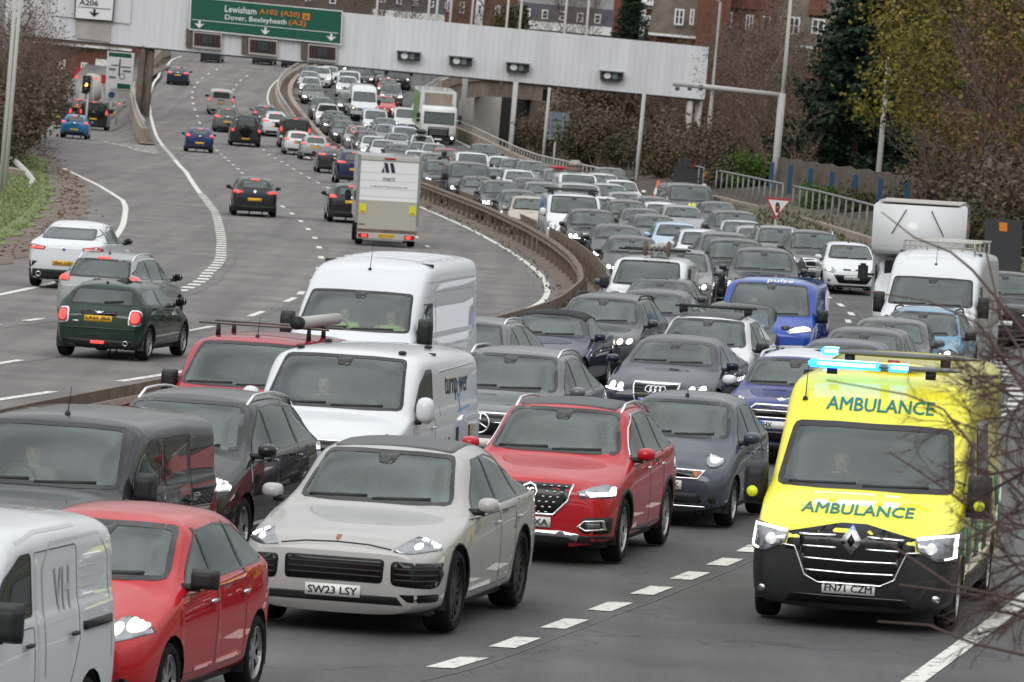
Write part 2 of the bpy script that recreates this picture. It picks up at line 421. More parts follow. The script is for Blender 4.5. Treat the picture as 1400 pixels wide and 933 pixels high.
def add_wheels(root,S):
    L=S['L']; R=S.get('wr',.32); W=S.get('ww',.215)
    t,r=wheel_meshes(R,W,S.get('rimf',.70),S.get('rim','five'),S.get('rimmat','alloy'))
    tr=S.get('track',S['W']/2-.03-W/2)
    for x in S['axles']:
        for sg in (1,-1):
            o=bpy.data.objects.new('wheel',t); COL.objects.link(o); link(o,root); o.location=(L/2-x,sg*tr,R); o.rotation_euler=(0,0,0 if sg>0 else pi)
            q=bpy.data.objects.new('rim',r); COL.objects.link(q); link(q,o)
_sc={}
def soft(bm,pts,size,lvl=2):
    """a rounded block: a subdivided cube, scaled"""
    if lvl not in _sc:
        b=bmesh.new(); box(b,(0,0,0),(1.25,1.25,1.25)); b=evalmesh(b,lvl); me=bpy.data.meshes.new('t'); b.to_mesh(me); b.free(); _sc[lvl]=me
    n0=len(bm.verts); bm.from_mesh(_sc[lvl]); bm.verts.ensure_lookup_table()
    for v in bm.verts[n0:]: v.co=Vector((v.co.x*size[0]+pts[0],v.co.y*size[1]+pts[1],v.co.z*size[2]+pts[2]))
def add_mirrors(root,S,h):
    L=S['L']; xf,y,z=S['mirror']; sx,sy,sz=S.get('msize',(.13,.21,.15))
    for sg in (1,-1):
        bm=bmesh.new(); b2=bmesh.new(); box(b2,(0,0,0),(sx,sy,sz)); 
        for v in b2.verts:
            if v.co.x>0: v.co.y*=.72; v.co.z*=.72
        cl=b2.edges.layers.float.new('crease_edge')
        for e in b2.edges: e[cl]=(.8 if S.get('mmat')=='plastic' else .45) if (e.verts[0].co.x+e.verts[1].co.x)<-.01 else (.5 if S.get('mmat')=='plastic' else .2)
        b2=evalmesh(b2,2); bmesh.ops.scale(b2,vec=(1.12,1.12,1.12),verts=b2.verts); bmesh.ops.translate(b2,vec=(L/2-xf,sg*(y+sy/2),z),verts=b2.verts); me=bpy.data.meshes.new('t'); b2.to_mesh(me); b2.free(); bm.from_mesh(me); bpy.data.meshes.remove(me)
        o=obj('wing_mirror',bm,S.get('mmat','paint'),root)
        bm=bmesh.new(); 
        box(bm,(L/2-xf-sx*.5-.003,sg*(y+sy/2),z),(.006,sy*.72,sz*.66),bev=.002); obj('mirror_glass',bm,'chrome',o)
        bm=bmesh.new(); tube(bm,[(L/2-xf,sg*(y-.12),z-sz*.45),(L/2-xf,sg*(y+.08),z-sz*.42)],.032,8); obj('mirror_arm',bm,'plastic',o)
def plate(root,S,h,ax,z,text='',col='plate_white',dy=0.,blue=False,w=.52,hh=.112,tw=None,tdx=0):
    p,n=h.hit(ax,dy,z); sg=1 if ax=='f' else -1; x=p.x+sg*.014
    bm=bmesh.new(); box(bm,(x,dy,z),(.012,w,hh),bev=.004); o=obj('number_plate',bm,col,root)
    if text:
        bm=fit_text(text,(tw or .46*len(text)/8),.068,.0,1.,.006)
        for v in bm.verts: v.co=Vector((x+sg*(.0085+v.co.z),dy+sg*(v.co.x+tdx),z+v.co.y))
        obj('characters',bm,'plate_ink',o,smooth=False)
    if blue:
        bm=bmesh.new(); box(bm,(x+sg*.004,dy-sg*.235,z),(.008,.045,hh*.92)); obj('plate_band',bm,'plate_blue',o)
    return o
_seat=None
def add_interior(root,S,h):
    L=S['L']; W=S['W']; cx=L/2-S['cowl']; ds=S.get('dash',S['belt'][1][1]-.02); fl=S.get('floor',.3); bw=W/2-.16
    bm=bmesh.new(); box(bm,(cx-.28,0,ds-.12),(.5,2*bw,.2),bev=.05); box(bm,(cx-.9,0,fl),(2.6 if L>3.9 else 2.2,2*bw,.04)); 
    if S.get('bulk'): box(bm,(cx-S['bulk'],0,fl+.75*(S['H']-fl)*.66),(.04,2*bw,(S['H']-fl)*.95))
    o=obj('dashboard',bm,'interior',root)
    sx=S.get('seatx',1.18)
    for sg in (1,-1):
        bm=bmesh.new(); y=sg*.36
        soft(bm,(cx-sx+.05,y,ds-.42),(.5,.5,.17),1); soft(bm,(cx-sx-.27,y,ds-.08),(.16,.48,.62),1); soft(bm,(cx-sx-.32,y,ds+.36),(.1,.27,.2),1)
        obj('seat',bm,S.get('seatmat','seat_cloth'),root)
    if L>3.6 and not S.get('bulk') and S['rb']-S['rtop']<.8:
        sx=min(sx,S['rb']-S['cowl']-.62-1.2-.25) if S['rb']-S['cowl']<3.2 else sx
        bm=bmesh.new(); box(bm,(cx-sx-1.15,0,ds-.05),(.18,2*bw-.1,.6),bev=.05)
        for y in (-.42,.42): soft(bm,(cx-sx-1.2,y,ds+.32),(.1,.25,.16),1)
        obj('rear_bench',bm,S.get('seatmat','seat_cloth'),root)
    bm=bmesh.new(); n=18; y0=-.36; c=Vector((cx-.62,y0,ds+.02)); ring=[]
    for k in range(n+1):
        a=2*pi*k/n; ring.append(c+Vector((-.07*sin(a),.185*cos(a),.175*sin(a))))
    tube(bm,ring,.016,6); tube(bm,[c+Vector((0,-.17,0)),c,c+Vector((0,.17,0))],.018,5); obj('steering_wheel',bm,'interior',root)
    bm=bmesh.new(); xt=L/2-S['wtop']-.12; box(bm,(xt,0,S['top_at'](S['wtop'])-.16),(.03,.24,.07),bev=.01); obj('rear_view_mirror',bm,'interior',root)
def feats(root,h,S,L_,parent=None):
    for f in L_:
        name,m,ax,P=f[:4]; o=f[4] if len(f)>4 else {}
        sides=[1,-1] if o.get('mirror') else [1]
        if ax=='s': axs=['l','R']
        else: axs=[ax]*len(sides)
        Ps=[rpoly(P,o['round']) if o.get('round') else P]
        for k,a in enumerate(axs):
            Q=Ps[0]
            if ax in 'fr' and k==1: Q=mir(Q)
            mm,cc=(m if isinstance(m,tuple) else (m,None))
            ob=obj(name,h.patch(Q,a,o.get('off',.006),o.get('grid',.06)),mm,parent or root,color=cc)
            if o.get('kids'):
                for c in o['kids']:
                    cP=c[2] if k==0 or ax=='s' else mir(c[2]); co=c[3] if len(c)>3 else {}
                    if co.get('round'): cP=rpoly(cP,co['round'])
                    mm,cc=(c[1] if isinstance(c[1],tuple) else (c[1],None))
                    obj(c[0],h.patch(cP,a,co.get('off',o.get('off',.006)+.009),co.get('grid',.05)),mm,ob,color=cc)
def strip(P,w):
    """a thin band along a polyline, mitred at the corners; closed when it ends where it began"""
    P=[Vector(p) for p in P]; loop=(P[0]-P[-1]).length<1e-6
    if loop: P=P[:-1]
    n=len(P); A=[];B=[]
    for i,p in enumerate(P):
        a=P[i-1] if (i or loop) else None; b=P[(i+1)%n] if (i<n-1 or loop) else None
        t1=(p-a).normalized() if a is not None else (b-p).normalized(); t2=(b-p).normalized() if b is not None else t1
        n1=Vector((-t1.y,t1.x)); n2=Vector((-t2.y,t2.x)); m=n1+n2
        m=n1 if m.length<.2 else m.normalized(); k=1/max(.55,m.dot(n1)); A.append(tuple(p+m*w/2*k)); B.append(tuple(p-m*w/2*k))
    return Band(A,B,loop)
def ptext(root,h,t,ax,u,v,wd,ht,m,col=None,off=.008,bold=.0,name='lettering',sh=0):
    # lettering wrapped on the panel; side text runs along the flank
    bm=fit_text(t,wd,ht,bold,1.,min(ht*.09,wd/len(t)*.06)); bmesh.ops.triangulate(bm,faces=bm.faces[:]); grid_cut(bm,max(.05,wd/14))
    if ax=='l': fn=lambda a,b:(u+a,v+b)
    elif ax=='R': fn=lambda a,b:(u-a,v+b)
    elif ax=='r': fn=lambda a,b:(u-a,v+b)
    else: fn=lambda a,b:(u+a,v+b+sh*a)
    return obj(name,h.warp(bm,ax,off,False,fn),m,root,color=col)
def circ(c,rx,rz=None,n=16,a0=0): rz=rz or rx; return [(c[0]+rx*cos(2*pi*k/n+a0),c[1]+rz*sin(2*pi*k/n+a0)) for k in range(n)]
def build(S,name,root=None):
    """builds one vehicle at the origin, facing +x; returns its root Empty"""
    L,W,H=S['L'],S['W'],S['H']; h=Hull(S); S['top_at']=lambda x:pl(S['top'],x)
    root=root or bpy.data.objects.new(name,None)
    if root.name not in COL.objects: COL.objects.link(root)
    root.empty_display_size=.3
    # openings for the wheels
    R=S.get('wr',.32); ra=R+S.get('archgap',.055); zb=S.get('zb',.19)
    for x in S['axles']:
        P=[(x+ra*cos(a),R+ra*sin(a)) for a in [radians(t) for t in range(-20,201,20)]]
        for ax in 'lR': h.take(h.cut(P,ax,.02),False)
    for x in S['axles']:
        for sg in (1,-1):
            bm=bmesh.new(); yo=sg*(W/2-.045); yi=sg*(W/2-.42); prev=None
            for t in range(-20,201,20):
                a=radians(t); p=(L/2-(x+ra*cos(a)),R+ra*sin(a)); v=(bm.verts.new((p[0],yo,p[1])),bm.verts.new((p[0],yi,p[1])))
                if prev: bm.faces.new((prev[0],prev[1],v[1],v[0]))
                prev=v
            box(bm,(L/2-x,yi,(zb+R+ra)/2),(2*ra*.9,.02,R+ra-zb-.04)); obj('wheel_arch_liner',bm,'interior',root,smooth=False)
    bm=bmesh.new(); box(bm,(0,0,zb+.03),(L*.86,W*.84,.06)); obj('underbody',bm,'interior',root)
    for x0,x1,zm,mt,nm in S.get('bumpers',[]):
        for co,no in (((0,0,zm),(0,0,1)),((L/2-x1,0,0),(1,0,0)),((L/2-x0,0,0),(1,0,0))):
            bmesh.ops.bisect_plane(h.bm,geom=h.bm.verts[:]+h.bm.edges[:]+h.bm.faces[:],dist=1e-5,plane_co=co,plane_no=no)
        fs=[f for f in h.bm.faces if f.calc_center_median().z<zm and x0<=L/2-f.calc_center_median().x<=x1]
        if fs: obj(nm,h.take(fs),mt,root)
    # glazing
    zc,zt=S['top_at'](S['cowl']),S['top_at'](S['wtop'])
    wz0,wz1=S.get('wsz',(zc+.035,zt-.035)); a0,a1=S['wsy']
    P=[(-a0,wz0),(-a0*.5,wz0-.012),(0,wz0-.016),(a0*.5,wz0-.012),(a0,wz0),(a1,wz1-.02),(a1*.5,wz1),(0,wz1+.006),(-a1*.5,wz1),(-a1,wz1-.02)]
    P=rpoly(P,.05,2)
    def glaz(nm,P,ax,gm='glass',ring=.03,lim=.12):
        fs=h.cut(P,ax,lim)
        if not fs: return None
        g=h.take(fs)
        o=obj(nm,g,gm,root)
        if ring:
            c=sum((Vector(p) for p in P),Vector((0,0)))/len(P); Q=[tuple(c+(Vector(p)-c)*(1-ring*.45/max(.1,(Vector(p)-c).length))) for p in P]
            obj('window_seal',h.patch(strip(list(Q)+[Q[0]],ring),ax,.004,.2,False),'frit',o)
        return o
    ws=glaz('windscreen',P,'f',ring=S.get('frit',.035))
    if S.get('camera_pod',True) and ws:
        feats(ws,h,S,[('sensor_housing','frit','f',rpoly([(-.11,wz1-.005),(.11,wz1-.005),(.07,wz1-.11),(-.07,wz1-.11)],.03),{'off':.005})],ws)
    if S.get('side'):
        P=rpoly(S['side'],S.get('sround',.04),2)
        for ax in 'lR': glaz('side_window',P,ax,S.get('sideglass','glass'),.018,.12)
    if S.get('side2'):
        for q in S['side2']:
            for ax in 'lR': glaz('side_window',rpoly(q,.03,2),ax,'privacy_glass',.018,.12)
    if S.get('back'):
        glaz('rear_window',rpoly(S['back'],.05,2),'r',S.get('backglass','privacy_glass'),.035,.05)
    if S.get('wipers',True) and ws:
        for P in ([(-a0*.86,wz0+.015),(-a0*.1,wz0+.035)],[(-a0*.02,wz0+.012),(a0*.72,wz0+.035)]):
            obj('wiper',h.patch(strip(P,.016),'f',.012,.2),'plastic',root)
    # doors: cut out of the flank, with a shut line and a handle
    for d in S.get('doors',[]):
        for ax in 'lR':
            fs=h.cut(rpoly(d,.05,2),ax,.12)
            if not fs: continue
            g=h.take(fs)
            r=bmesh.ops.inset_region(g,faces=g.faces[:],thickness=.009,depth=-.003,use_boundary=True,use_even_offset=False)
            for f in r['faces']: f.material_index=1
            o=obj('door',g,['paint','interior'],root)
            hx=max(p[0] for p in d)-.2; hz=S.get('handlez',max(p[1] for p in d)-.1)
            p,n=h.hit(ax,hx,hz); bm=bmesh.new(); soft(bm,p+n*.03,(.2,.035,.035),1); obj('handle',bm,S.get('handlemat','paint'),o)
    for P in S.get('seams',[]): obj('bonnet_seam',h.patch(strip(P[1],.012),P[0],.002,.1,False),'gloss_black',root)
    body=obj('body',h.bm,S.get('bodymat','paint'),root,free=False); 
    h.lim=True; feats(root,h,S,S.get('front',[])); feats(root,h,S,S.get('rear',[])); h.lim=False; feats(root,h,S,S.get('flank',[]))
    add_wheels(root,S)
    if S.get('mirror'): add_mirrors(root,S,h)
    if S.get('interior',True): add_interior(root,S,h)
    if S.get('fplate',1): plate(root,S,h,'f',S.get('fpz',.45),S.get('fptext',''),dy=S.get('fpy',0),blue=S.get('fpblue',False),tw=S.get('fptw'),tdx=S.get('fptdx',0))
    if S.get('rplate'): plate(root,S,h,'r',S['rplate'],S.get('rptext',''),'plate_yellow')
    if S.get('rails'):
        xa,xb,yr=S['rails'][:3]; mt=S['rails'][3] if len(S['rails'])>3 else 'chrome'
        for sg in (1,-1):
            pts=[]
            for k in range(9):
                x=xa+(xb-xa)*k/8; p,n=h.hit('t',x,sg*yr); pts.append(p+Vector((0,0,.055 if 0<k<8 else -.01)))
            bm=bmesh.new(); tube(bm,pts,.018,8); obj('roof_rail',bm,mt,root)
    if S.get('aerial'):
        xa,ya,la=S['aerial']; p,n=h.hit('t',xa,ya); bm=bmesh.new(); tube(bm,[p,p+Vector((-la*.35,0,la))],[.006,.003],5); lathe(bm,[(.03,0),(.02,.03),(0,.035)],10,'z',p); obj('aerial',bm,'plastic',root)
    if S.get('fin'):
        p,n=h.hit('t',S['fin'],0); bm=bmesh.new(); soft(bm,p+Vector((0,0,.03)),(.16,.04,.07),1); obj('aerial',bm,'paint',root)
    S['hull']=h
    if S.get('extra'): S['extra'](root,S,h)
    return root
def paint(root,c,metal=0.):
    for o in kids(root):
        if o.type=='MESH' and any(m and m.name=='paint' for m in o.data.materials): o.color=(c[0],c[1],c[2],metal)
# ---- proportions by class: x runs back from the front bumper
def spec(kind,**k):
    T=dict(
     hatch=dict(L=4.0,W=1.74,H=1.48,fw=.80,wb=2.5,nz=.70,hz=.96,cowl=1.02,wtop=1.78,rtop=3.40,rz=1.40,rb=3.86,rbz=1.02,wr=.305,wsy=(.66,.54)),
     golf=dict(L=4.3,W=1.80,H=1.47,fw=.86,wb=2.64,nz=.68,hz=.95,cowl=1.16,wtop=1.92,rtop=3.75,rz=1.38,rb=4.16,rbz=1.0,wr=.315,wsy=(.69,.56)),
     saloon=dict(L=4.7,W=1.82,H=1.43,fw=.84,wb=2.82,nz=.66,hz=.95,cowl=1.32,wtop=2.08,rtop=3.45,rz=1.36,rb=4.15,rbz=1.06,wr=.325,wsy=(.70,.55)),
     estate=dict(L=4.75,W=1.84,H=1.47,fw=.86,wb=2.82,nz=.67,hz=.96,cowl=1.30,wtop=2.06,rtop=4.2,rz=1.38,rb=4.62,rbz=1.05,wr=.325,wsy=(.70,.56)),
     suv=dict(L=4.48,W=1.86,H=1.66,fw=.88,wb=2.68,nz=.86,hz=1.09,cowl=1.16,wtop=1.85,rtop=3.85,rz=1.57,rb=4.28,rbz=1.13,wr=.355,wsy=(.72,.60)),
     bigsuv=dict(L=4.85,W=1.97,H=1.74,fw=.90,wb=2.9,nz=.92,hz=1.14,cowl=1.22,wtop=1.92,rtop=4.25,rz=1.66,rb=4.68,rbz=1.2,wr=.375,wsy=(.76,.65)),
     coupesuv=dict(L=4.9,W=1.98,H=1.66,fw=.93,wb=2.9,nz=.84,hz=1.08,cowl=1.40,wtop=2.16,rtop=3.7,rz=1.57,rb=4.6,rbz=1.15,wr=.385,wsy=(.75,.61)),
     mpv=dict(L=4.6,W=1.87,H=1.67,fw=.94,wb=2.76,nz=.78,hz=1.06,cowl=1.10,wtop=1.95,rtop=4.0,rz=1.58,rb=4.4,rbz=1.1,wr=.335,wsy=(.73,.60)),
     smallvan=dict(L=4.4,W=1.82,H=1.82,fw=.90,wb=2.74,nz=.86,hz=1.14,cowl=1.02,wtop=1.72,rtop=4.25,rz=1.78,rb=4.38,rbz=1.2,wr=.325,wsy=(.74,.67),box=.5),
     midvan=dict(L=5.0,W=1.98,H=1.97,fw=.98,wb=2.95,nz=.96,hz=1.27,cowl=.88,wtop=1.62,rtop=4.88,rz=1.93,rb=4.98,rbz=1.3,wr=.34,wsy=(.82,.74),box=.7),
     bigvan=dict(L=5.9,W=2.02,H=2.55,fw=1.0,wb=3.6,nz=1.02,hz=1.36,cowl=.86,wtop=1.55,rtop=5.78,rz=2.52,rb=5.88,rbz=1.5,wr=.345,wsy=(.84,.78),box=.8,wtz=2.12,rise=2.35),
    )[kind].copy(); T.update(k); S=T; L,W,H=S['L'],S['W'],S['H']
    van=kind in('smallvan','midvan','bigvan'); c,wt,hz,nz=S['cowl'],S['wtop'],S['hz'],S['nz']; wtz=S.get('wtz',H-.055)
    top=[(0,nz-.05),(.04,nz+.0),(.16,nz+.06),(.5*c,nz+.6*(hz-nz)),(c-.12,hz-.015),(c+.03,hz+.03),(c+.03+.33*(wt-c),hz+.03+.36*(wtz-hz)),(c+.03+.68*(wt-c),hz+.03+.74*(wtz-hz)),(wt,wtz)]
    if S.get('rise'): top+=[(wt+.35,wtz+.6*(H-wtz)),(S['rise'],H-.02)]
    else: top+=[(wt+.14,wtz+.025),(wt+.5,H-.008)]
    m=(top[-1][0]+S['rtop'])/2
    top+=[(m,H),(S['rtop'],S['rz'])]
    if S['rb']-S['rtop']>.25: top+=[((S['rtop']+S['rb'])/2,(S['rz']+S['rbz'])/2+.02)]
    top+=[(S['rb'],S['rbz'] if not van else S['rz']-.06)]
    if not van:
        if L-S['rb']>.3: top+=[(L-.12,S['rbz']-.03)]
        top+=[(L-.02,S['rbz']-.10),(L,S['rbz']-.18)]
    else: top+=[(L,S['rz']-.14)]
    S.setdefault('top',top)
    S.setdefault('belt',[(0,nz-.16),(c,hz-.09),(c+.4,hz-.05),(L*.8,hz+.03),(L,hz+.0)] if not van else [(0,nz-.16),(c,hz-.1),(c+.4,hz-.03),(L*.7,hz+.02),(L,hz+.02)])
    S.setdefault('plan',[(0,.765),(.06,.85),(.2,.93),(.5,.975),(1.0,.99),(L*.5,1),(L-.7,.985),(L-.25,.95),(L-.08,.89),(L,.80)] if not van else [(0,.82),(.06,.90),(.2,.955),(.5,.985),(1.0,1),(L*.5,1),(L-.4,.995),(L-.08,.975),(L,.93)])
    rw=S.get('roofw',(.70 if not van else .86)*W/2)
    S.setdefault('rw',[(0,rw),(wt,rw),(L*.6,rw),(S['rtop'],rw*.93 if not van else rw),(L,rw*.9 if not van else rw*.97)])
    S.setdefault('st',[.02,.3,L-.3,L-.6] if not van else [.02,.3,L-.2,L-1.0])
    S.setdefault('nose',[(.15,.12),(.3,.02),(.5,0),(nz-.1,.03),(nz+.1,.10),(H,.16)])
    S.setdefault('tailp',[(.15,.12),(.35,.02),(.6,0),(.9,.04),(H,.1)] if not van else [(.15,.08),(.35,.0),(1,.0),(H,.04)])
    S.setdefault('axles',(S['fw'],S['fw']+S['wb']))
    S.setdefault('mirror',(c+.28,W/2*.95,hz+.06)); S.setdefault('fpz',.46); S.setdefault('dash',hz-.02)
    if van: S.setdefault('bulk',1.75); S.setdefault('seatx',1.05)
    zb=hz-.02
    if 'side' not in S:
        if van: S['side']=[(c+.26,hz+.04),(c+.42+.62*(wt-c),wtz-.30),(wt+.10,wtz-.19),(wt+.72,wtz-.19),(wt+.72,hz+.04)]
        else:
            e=S['rb']-.12; S['side']=[(c+.30,zb+.02),(c+.30+.55*(wt-c),zb+.02+.62*(H-.13-zb)),(wt+.16,H-.145),(wt+.8,H-.115),(S['rtop']-.28,S['rz']-.09),(S['rtop']-.02,S['rz']-.2),(e-.05,zb+.17),(e-.25,zb+.07)]
    if 'back' not in S: S['back']=([(-.58*W/2*.98,S['rbz']+.04),(.58*W/2*.98,S['rbz']+.04),(.5*W/2,S['rz']-.06),(-.5*W/2,S['rz']-.06)] if not van else None)
    return S

# ------------------------------------------------------------------ ground, roads, walls, gantry, houses, vegetation
_gz0=gz
LOWL=[(0,0),(300,0),(700,0)]
def gz(X,Y):
    o=X-xm(Y); r=ip(_R,Y)
    if r>0:
        m=max(0,min(1,(o+12.15+max(0,Y-425)*.065)/.9))*max(0,min(1,(18-o)/2.5))*1.0
        if Y>440: m=max(m,min(1,(Y-440)/40))
        r*=m
    return pl(BANK,Y)*max(-14,min(22,o))+r
def off(Y,o,h=0.):
    X=xm(Y)+o; return Vector((X,Y,gz(X,Y)+h))
def road_mat(name,lo,hi):
    m=bpy.data.materials.new(name); m.use_nodes=True; n=m.node_tree; b=n.nodes['Principled BSDF']; b.inputs['Roughness'].default_value=.82; b.inputs['Specular IOR Level'].default_value=.35
    t=n.nodes.new('ShaderNodeTexCoord')
    def noise(sc,det,vec=None):
        z=n.nodes.new('ShaderNodeTexNoise'); z.inputs['Scale'].default_value=sc; z.inputs['Detail'].default_value=det; n.links.new(vec or t.outputs['Object'],z.inputs['Vector']); return z
    fine=noise(55,3); mid=noise(.5,5); mp=n.nodes.new('ShaderNodeMapping'); mp.inputs['Scale'].default_value=(1.1,.035,1); mp.inputs['Rotation'].default_value=(0,0,.12); n.links.new(t.outputs['Object'],mp.inputs[0]); lanes=noise(1.2,3,mp.outputs[0])
    r=n.nodes.new('ShaderNodeValToRGB'); r.color_ramp.elements[0].position=.25; r.color_ramp.elements[1].position=.75; r.color_ramp.elements[0].color=(*lo,1); r.color_ramp.elements[1].color=(*hi,1); n.links.new(fine.outputs['Fac'],r.inputs[0])
    def mul(a,bn,lo,hi,p0=.3,p1=.7):
        q=n.nodes.new('ShaderNodeMapRange'); q.inputs[1].default_value=p0; q.inputs[2].default_value=p1; q.inputs[3].default_value=lo; q.inputs[4].default_value=hi; n.links.new(bn.outputs['Fac'],q.inputs[0])
        x=n.nodes.new('ShaderNodeMix'); x.data_type='RGBA'; x.blend_type='MULTIPLY'; x.inputs[0].default_value=1; n.links.new(a,x.inputs[6]); n.links.new(q.outputs[0],x.inputs[7]); return x.outputs[2]
    c=mul(r.outputs[0],mid,.76,1.14); c=mul(c,lanes,.76,1.13)
    # cracks and patched joints
    v=n.nodes.new('ShaderNodeTexVoronoi'); v.feature='DISTANCE_TO_EDGE'; v.inputs['Scale'].default_value=.13; 
    w_=noise(1.3,4); va=n.nodes.new('ShaderNodeVectorMath'); va.operation='MULTIPLY_ADD'; va.inputs[1].default_value=(2.2,2.2,0); n.links.new(w_.outputs['Color'],va.inputs[0]); n.links.new(t.outputs['Object'],va.inputs[2]); n.links.new(va.outputs[0],v.inputs['Vector'])
    q=n.nodes.new('ShaderNodeMapRange'); q.inputs[1].default_value=.0; q.inputs[2].default_value=.006; q.inputs[3].default_value=.62; q.inputs[4].default_value=1; n.links.new(v.outputs['Distance'],q.inputs[0])
    x=n.nodes.new('ShaderNodeMix'); x.data_type='RGBA'; x.blend_type='MULTIPLY'; x.inputs[0].default_value=1; n.links.new(c,x.inputs[6]); n.links.new(q.outputs[0],x.inputs[7]); n.links.new(x.outputs[2],b.inputs['Base Color'])
    bu=n.nodes.new('ShaderNodeBump'); bu.inputs['Strength'].default_value=.35; bu.inputs['Distance'].default_value=.01; n.links.new(fine.outputs['Fac'],bu.inputs['Height']); n.links.new(bu.outputs[0],b.inputs['Normal'])
    M[name]=m
road_mat('asphalt',(.066,.0645,.066),(.142,.138,.140)); road_mat('old_asphalt',(.112,.103,.101),(.232,.215,.211))
def worn_mat():
    m=mat('road_paint',(.66,.65,.61),.7); n=m.node_tree; b=n.nodes['Principled BSDF']; t=n.nodes.new('ShaderNodeTexCoord'); z=n.nodes.new('ShaderNodeTexNoise'); z.inputs['Scale'].default_value=7; z.inputs['Detail'].default_value=8; n.links.new(t.outputs['Object'],z.inputs['Vector'])
    r=n.nodes.new('ShaderNodeValToRGB'); r.color_ramp.elements[0].position=.34; r.color_ramp.elements[0].color=(.20,.195,.19,1); r.color_ramp.elements[1].position=.43; r.color_ramp.elements[1].color=(.66,.65,.60,1); n.links.new(z.outputs['Fac'],r.inputs[0]); n.links.new(r.outputs[0],b.inputs['Base Color'])
worn_mat()
mat('dirt',(.10,.075,.058),.95,noise=(1.3,.3,.7),col2=(.19,.155,.125),bump=.4); mat('earth',(.035,.027,.02),.95,noise=(.6,.3,.7),col2=(.075,.06,.04))
mat('grass',(.10,.145,.04),.95,noise=(2.2,.35,.68),col2=(.19,.23,.09),bump=.6); mat('rough_grass',(.065,.068,.032),.95,noise=(1.6,.35,.68),col2=(.13,.115,.07),bump=.6); mat('concrete',(.22,.175,.14),.9,noise=(.9,.3,.72),col2=(.36,.30,.25),bump=.2)
mat('pale_concrete',(.34,.31,.28),.9,noise=(.8,.3,.7),col2=(.46,.43,.40)); mat('rail_brown',(.10,.070,.055),.7,noise=(3,.3,.7),col2=(.185,.135,.105)); mat('steel',(.24,.245,.25),.6,.1); mat('dark_metal',(.03,.032,.035),.6)
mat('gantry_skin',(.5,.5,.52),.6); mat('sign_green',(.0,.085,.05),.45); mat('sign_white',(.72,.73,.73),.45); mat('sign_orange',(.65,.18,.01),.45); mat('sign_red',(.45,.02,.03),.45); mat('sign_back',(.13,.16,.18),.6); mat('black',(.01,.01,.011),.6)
mat('brick_red',(.105,.045,.033),.9,noise=(1.5,.3,.7),col2=(.19,.075,.05)); mat('roof_tile',(.075,.06,.048),.9,noise=(1.2,.3,.7),col2=(.13,.105,.075)); mat('white_paint',(.70,.71,.70),.6); mat('window_dark',(.04,.05,.06),.12); mat('purple_cladding',(.10,.09,.115),.7); mat('timber',(.085,.066,.052),.9,noise=(1.5,.3,.7),col2=(.14,.115,.092)); mat('brown_render',(.085,.068,.058),.9,noise=(.8,.3,.7),col2=(.12,.10,.088)); mat('blue_paint',(.012,.065,.14),.6); mat('led_red',(.13,.02,.02),.4)
mat('cone_orange',(.75,.10,.03),.5); mat('pole_grey',(.42,.41,.39),.6); mat('bark',(.07,.052,.042),.95,noise=(6,.3,.7),col2=(.13,.10,.08)); mat('twig',(.15,.105,.085),.9); mat('birch',(.30,.25,.20),.9,noise=(4,.4,.6),col2=(.10,.08,.065)); mat('twig_near',(.075,.045,.038),.85)
def leaf_mat(name,cols,tr=.12):
    m=bpy.data.materials.new(name); m.use_nodes=True; n=m.node_tree; b=n.nodes['Principled BSDF']; b.inputs['Roughness'].default_value=.75; b.inputs['Specular IOR Level'].default_value=.25
    g=n.nodes.new('ShaderNodeNewGeometry'); r=n.nodes.new('ShaderNodeValToRGB'); n.links.new(g.outputs['Random Per Island'],r.inputs[0])
    e=r.color_ramp.elements
    while len(e)<len(cols): e.new(.5)
    for i,c in enumerate(cols): e[i].position=i/(len(cols)-1); e[i].color=(*c,1)
    n.links.new(r.outputs[0],b.inputs['Base Color']); M[name]=m
leaf_mat('leaf_conifer',[(.008,.019,.010),(.012,.029,.015),(.022,.045,.022)]); leaf_mat('leaf_yellow',[(.10,.085,.015),(.17,.135,.02),(.08,.095,.02),(.24,.19,.03),(.055,.065,.018)])
leaf_mat('leaf_brown',[(.075,.05,.038),(.13,.09,.065),(.10,.07,.045),(.06,.052,.03),(.17,.12,.085)]); leaf_mat('leaf_olive',[(.045,.058,.026),(.085,.082,.04),(.06,.05,.03),(.12,.105,.05)]); leaf_mat('leaf_green',[(.035,.075,.012),(.065,.125,.02),(.10,.17,.03)]); leaf_mat('leaf_grass',[(.11,.15,.04),(.15,.20,.065),(.20,.23,.10),(.14,.15,.06)]); leaf_mat('leaf_rust',[(.16,.085,.05),(.11,.05,.035),(.2,.13,.06),(.09,.055,.03)])
def struct(o): o['kind']='structure'; return o
def sheet(name,Ys,offs,h,m,kind='structure'):
    """a sheet over the road surface; offs(Y)->list of offsets"""
    bm=bmesh.new(); prev=None
    for Y in Ys:
        row=[bm.verts.new(off(Y,o,h if not callable(h) else h(Y,o))) for o in offs(Y)]
        if prev:
            for i in range(len(row)-1): bm.faces.new((prev[i],prev[i+1],row[i+1],row[i]))
        prev=row
    o=obj(name,bm,m); 
    if kind: o['kind']=kind
    return o
def frange(a,b,s): return [a+s*i for i in range(int((b-a)/s)+1)]
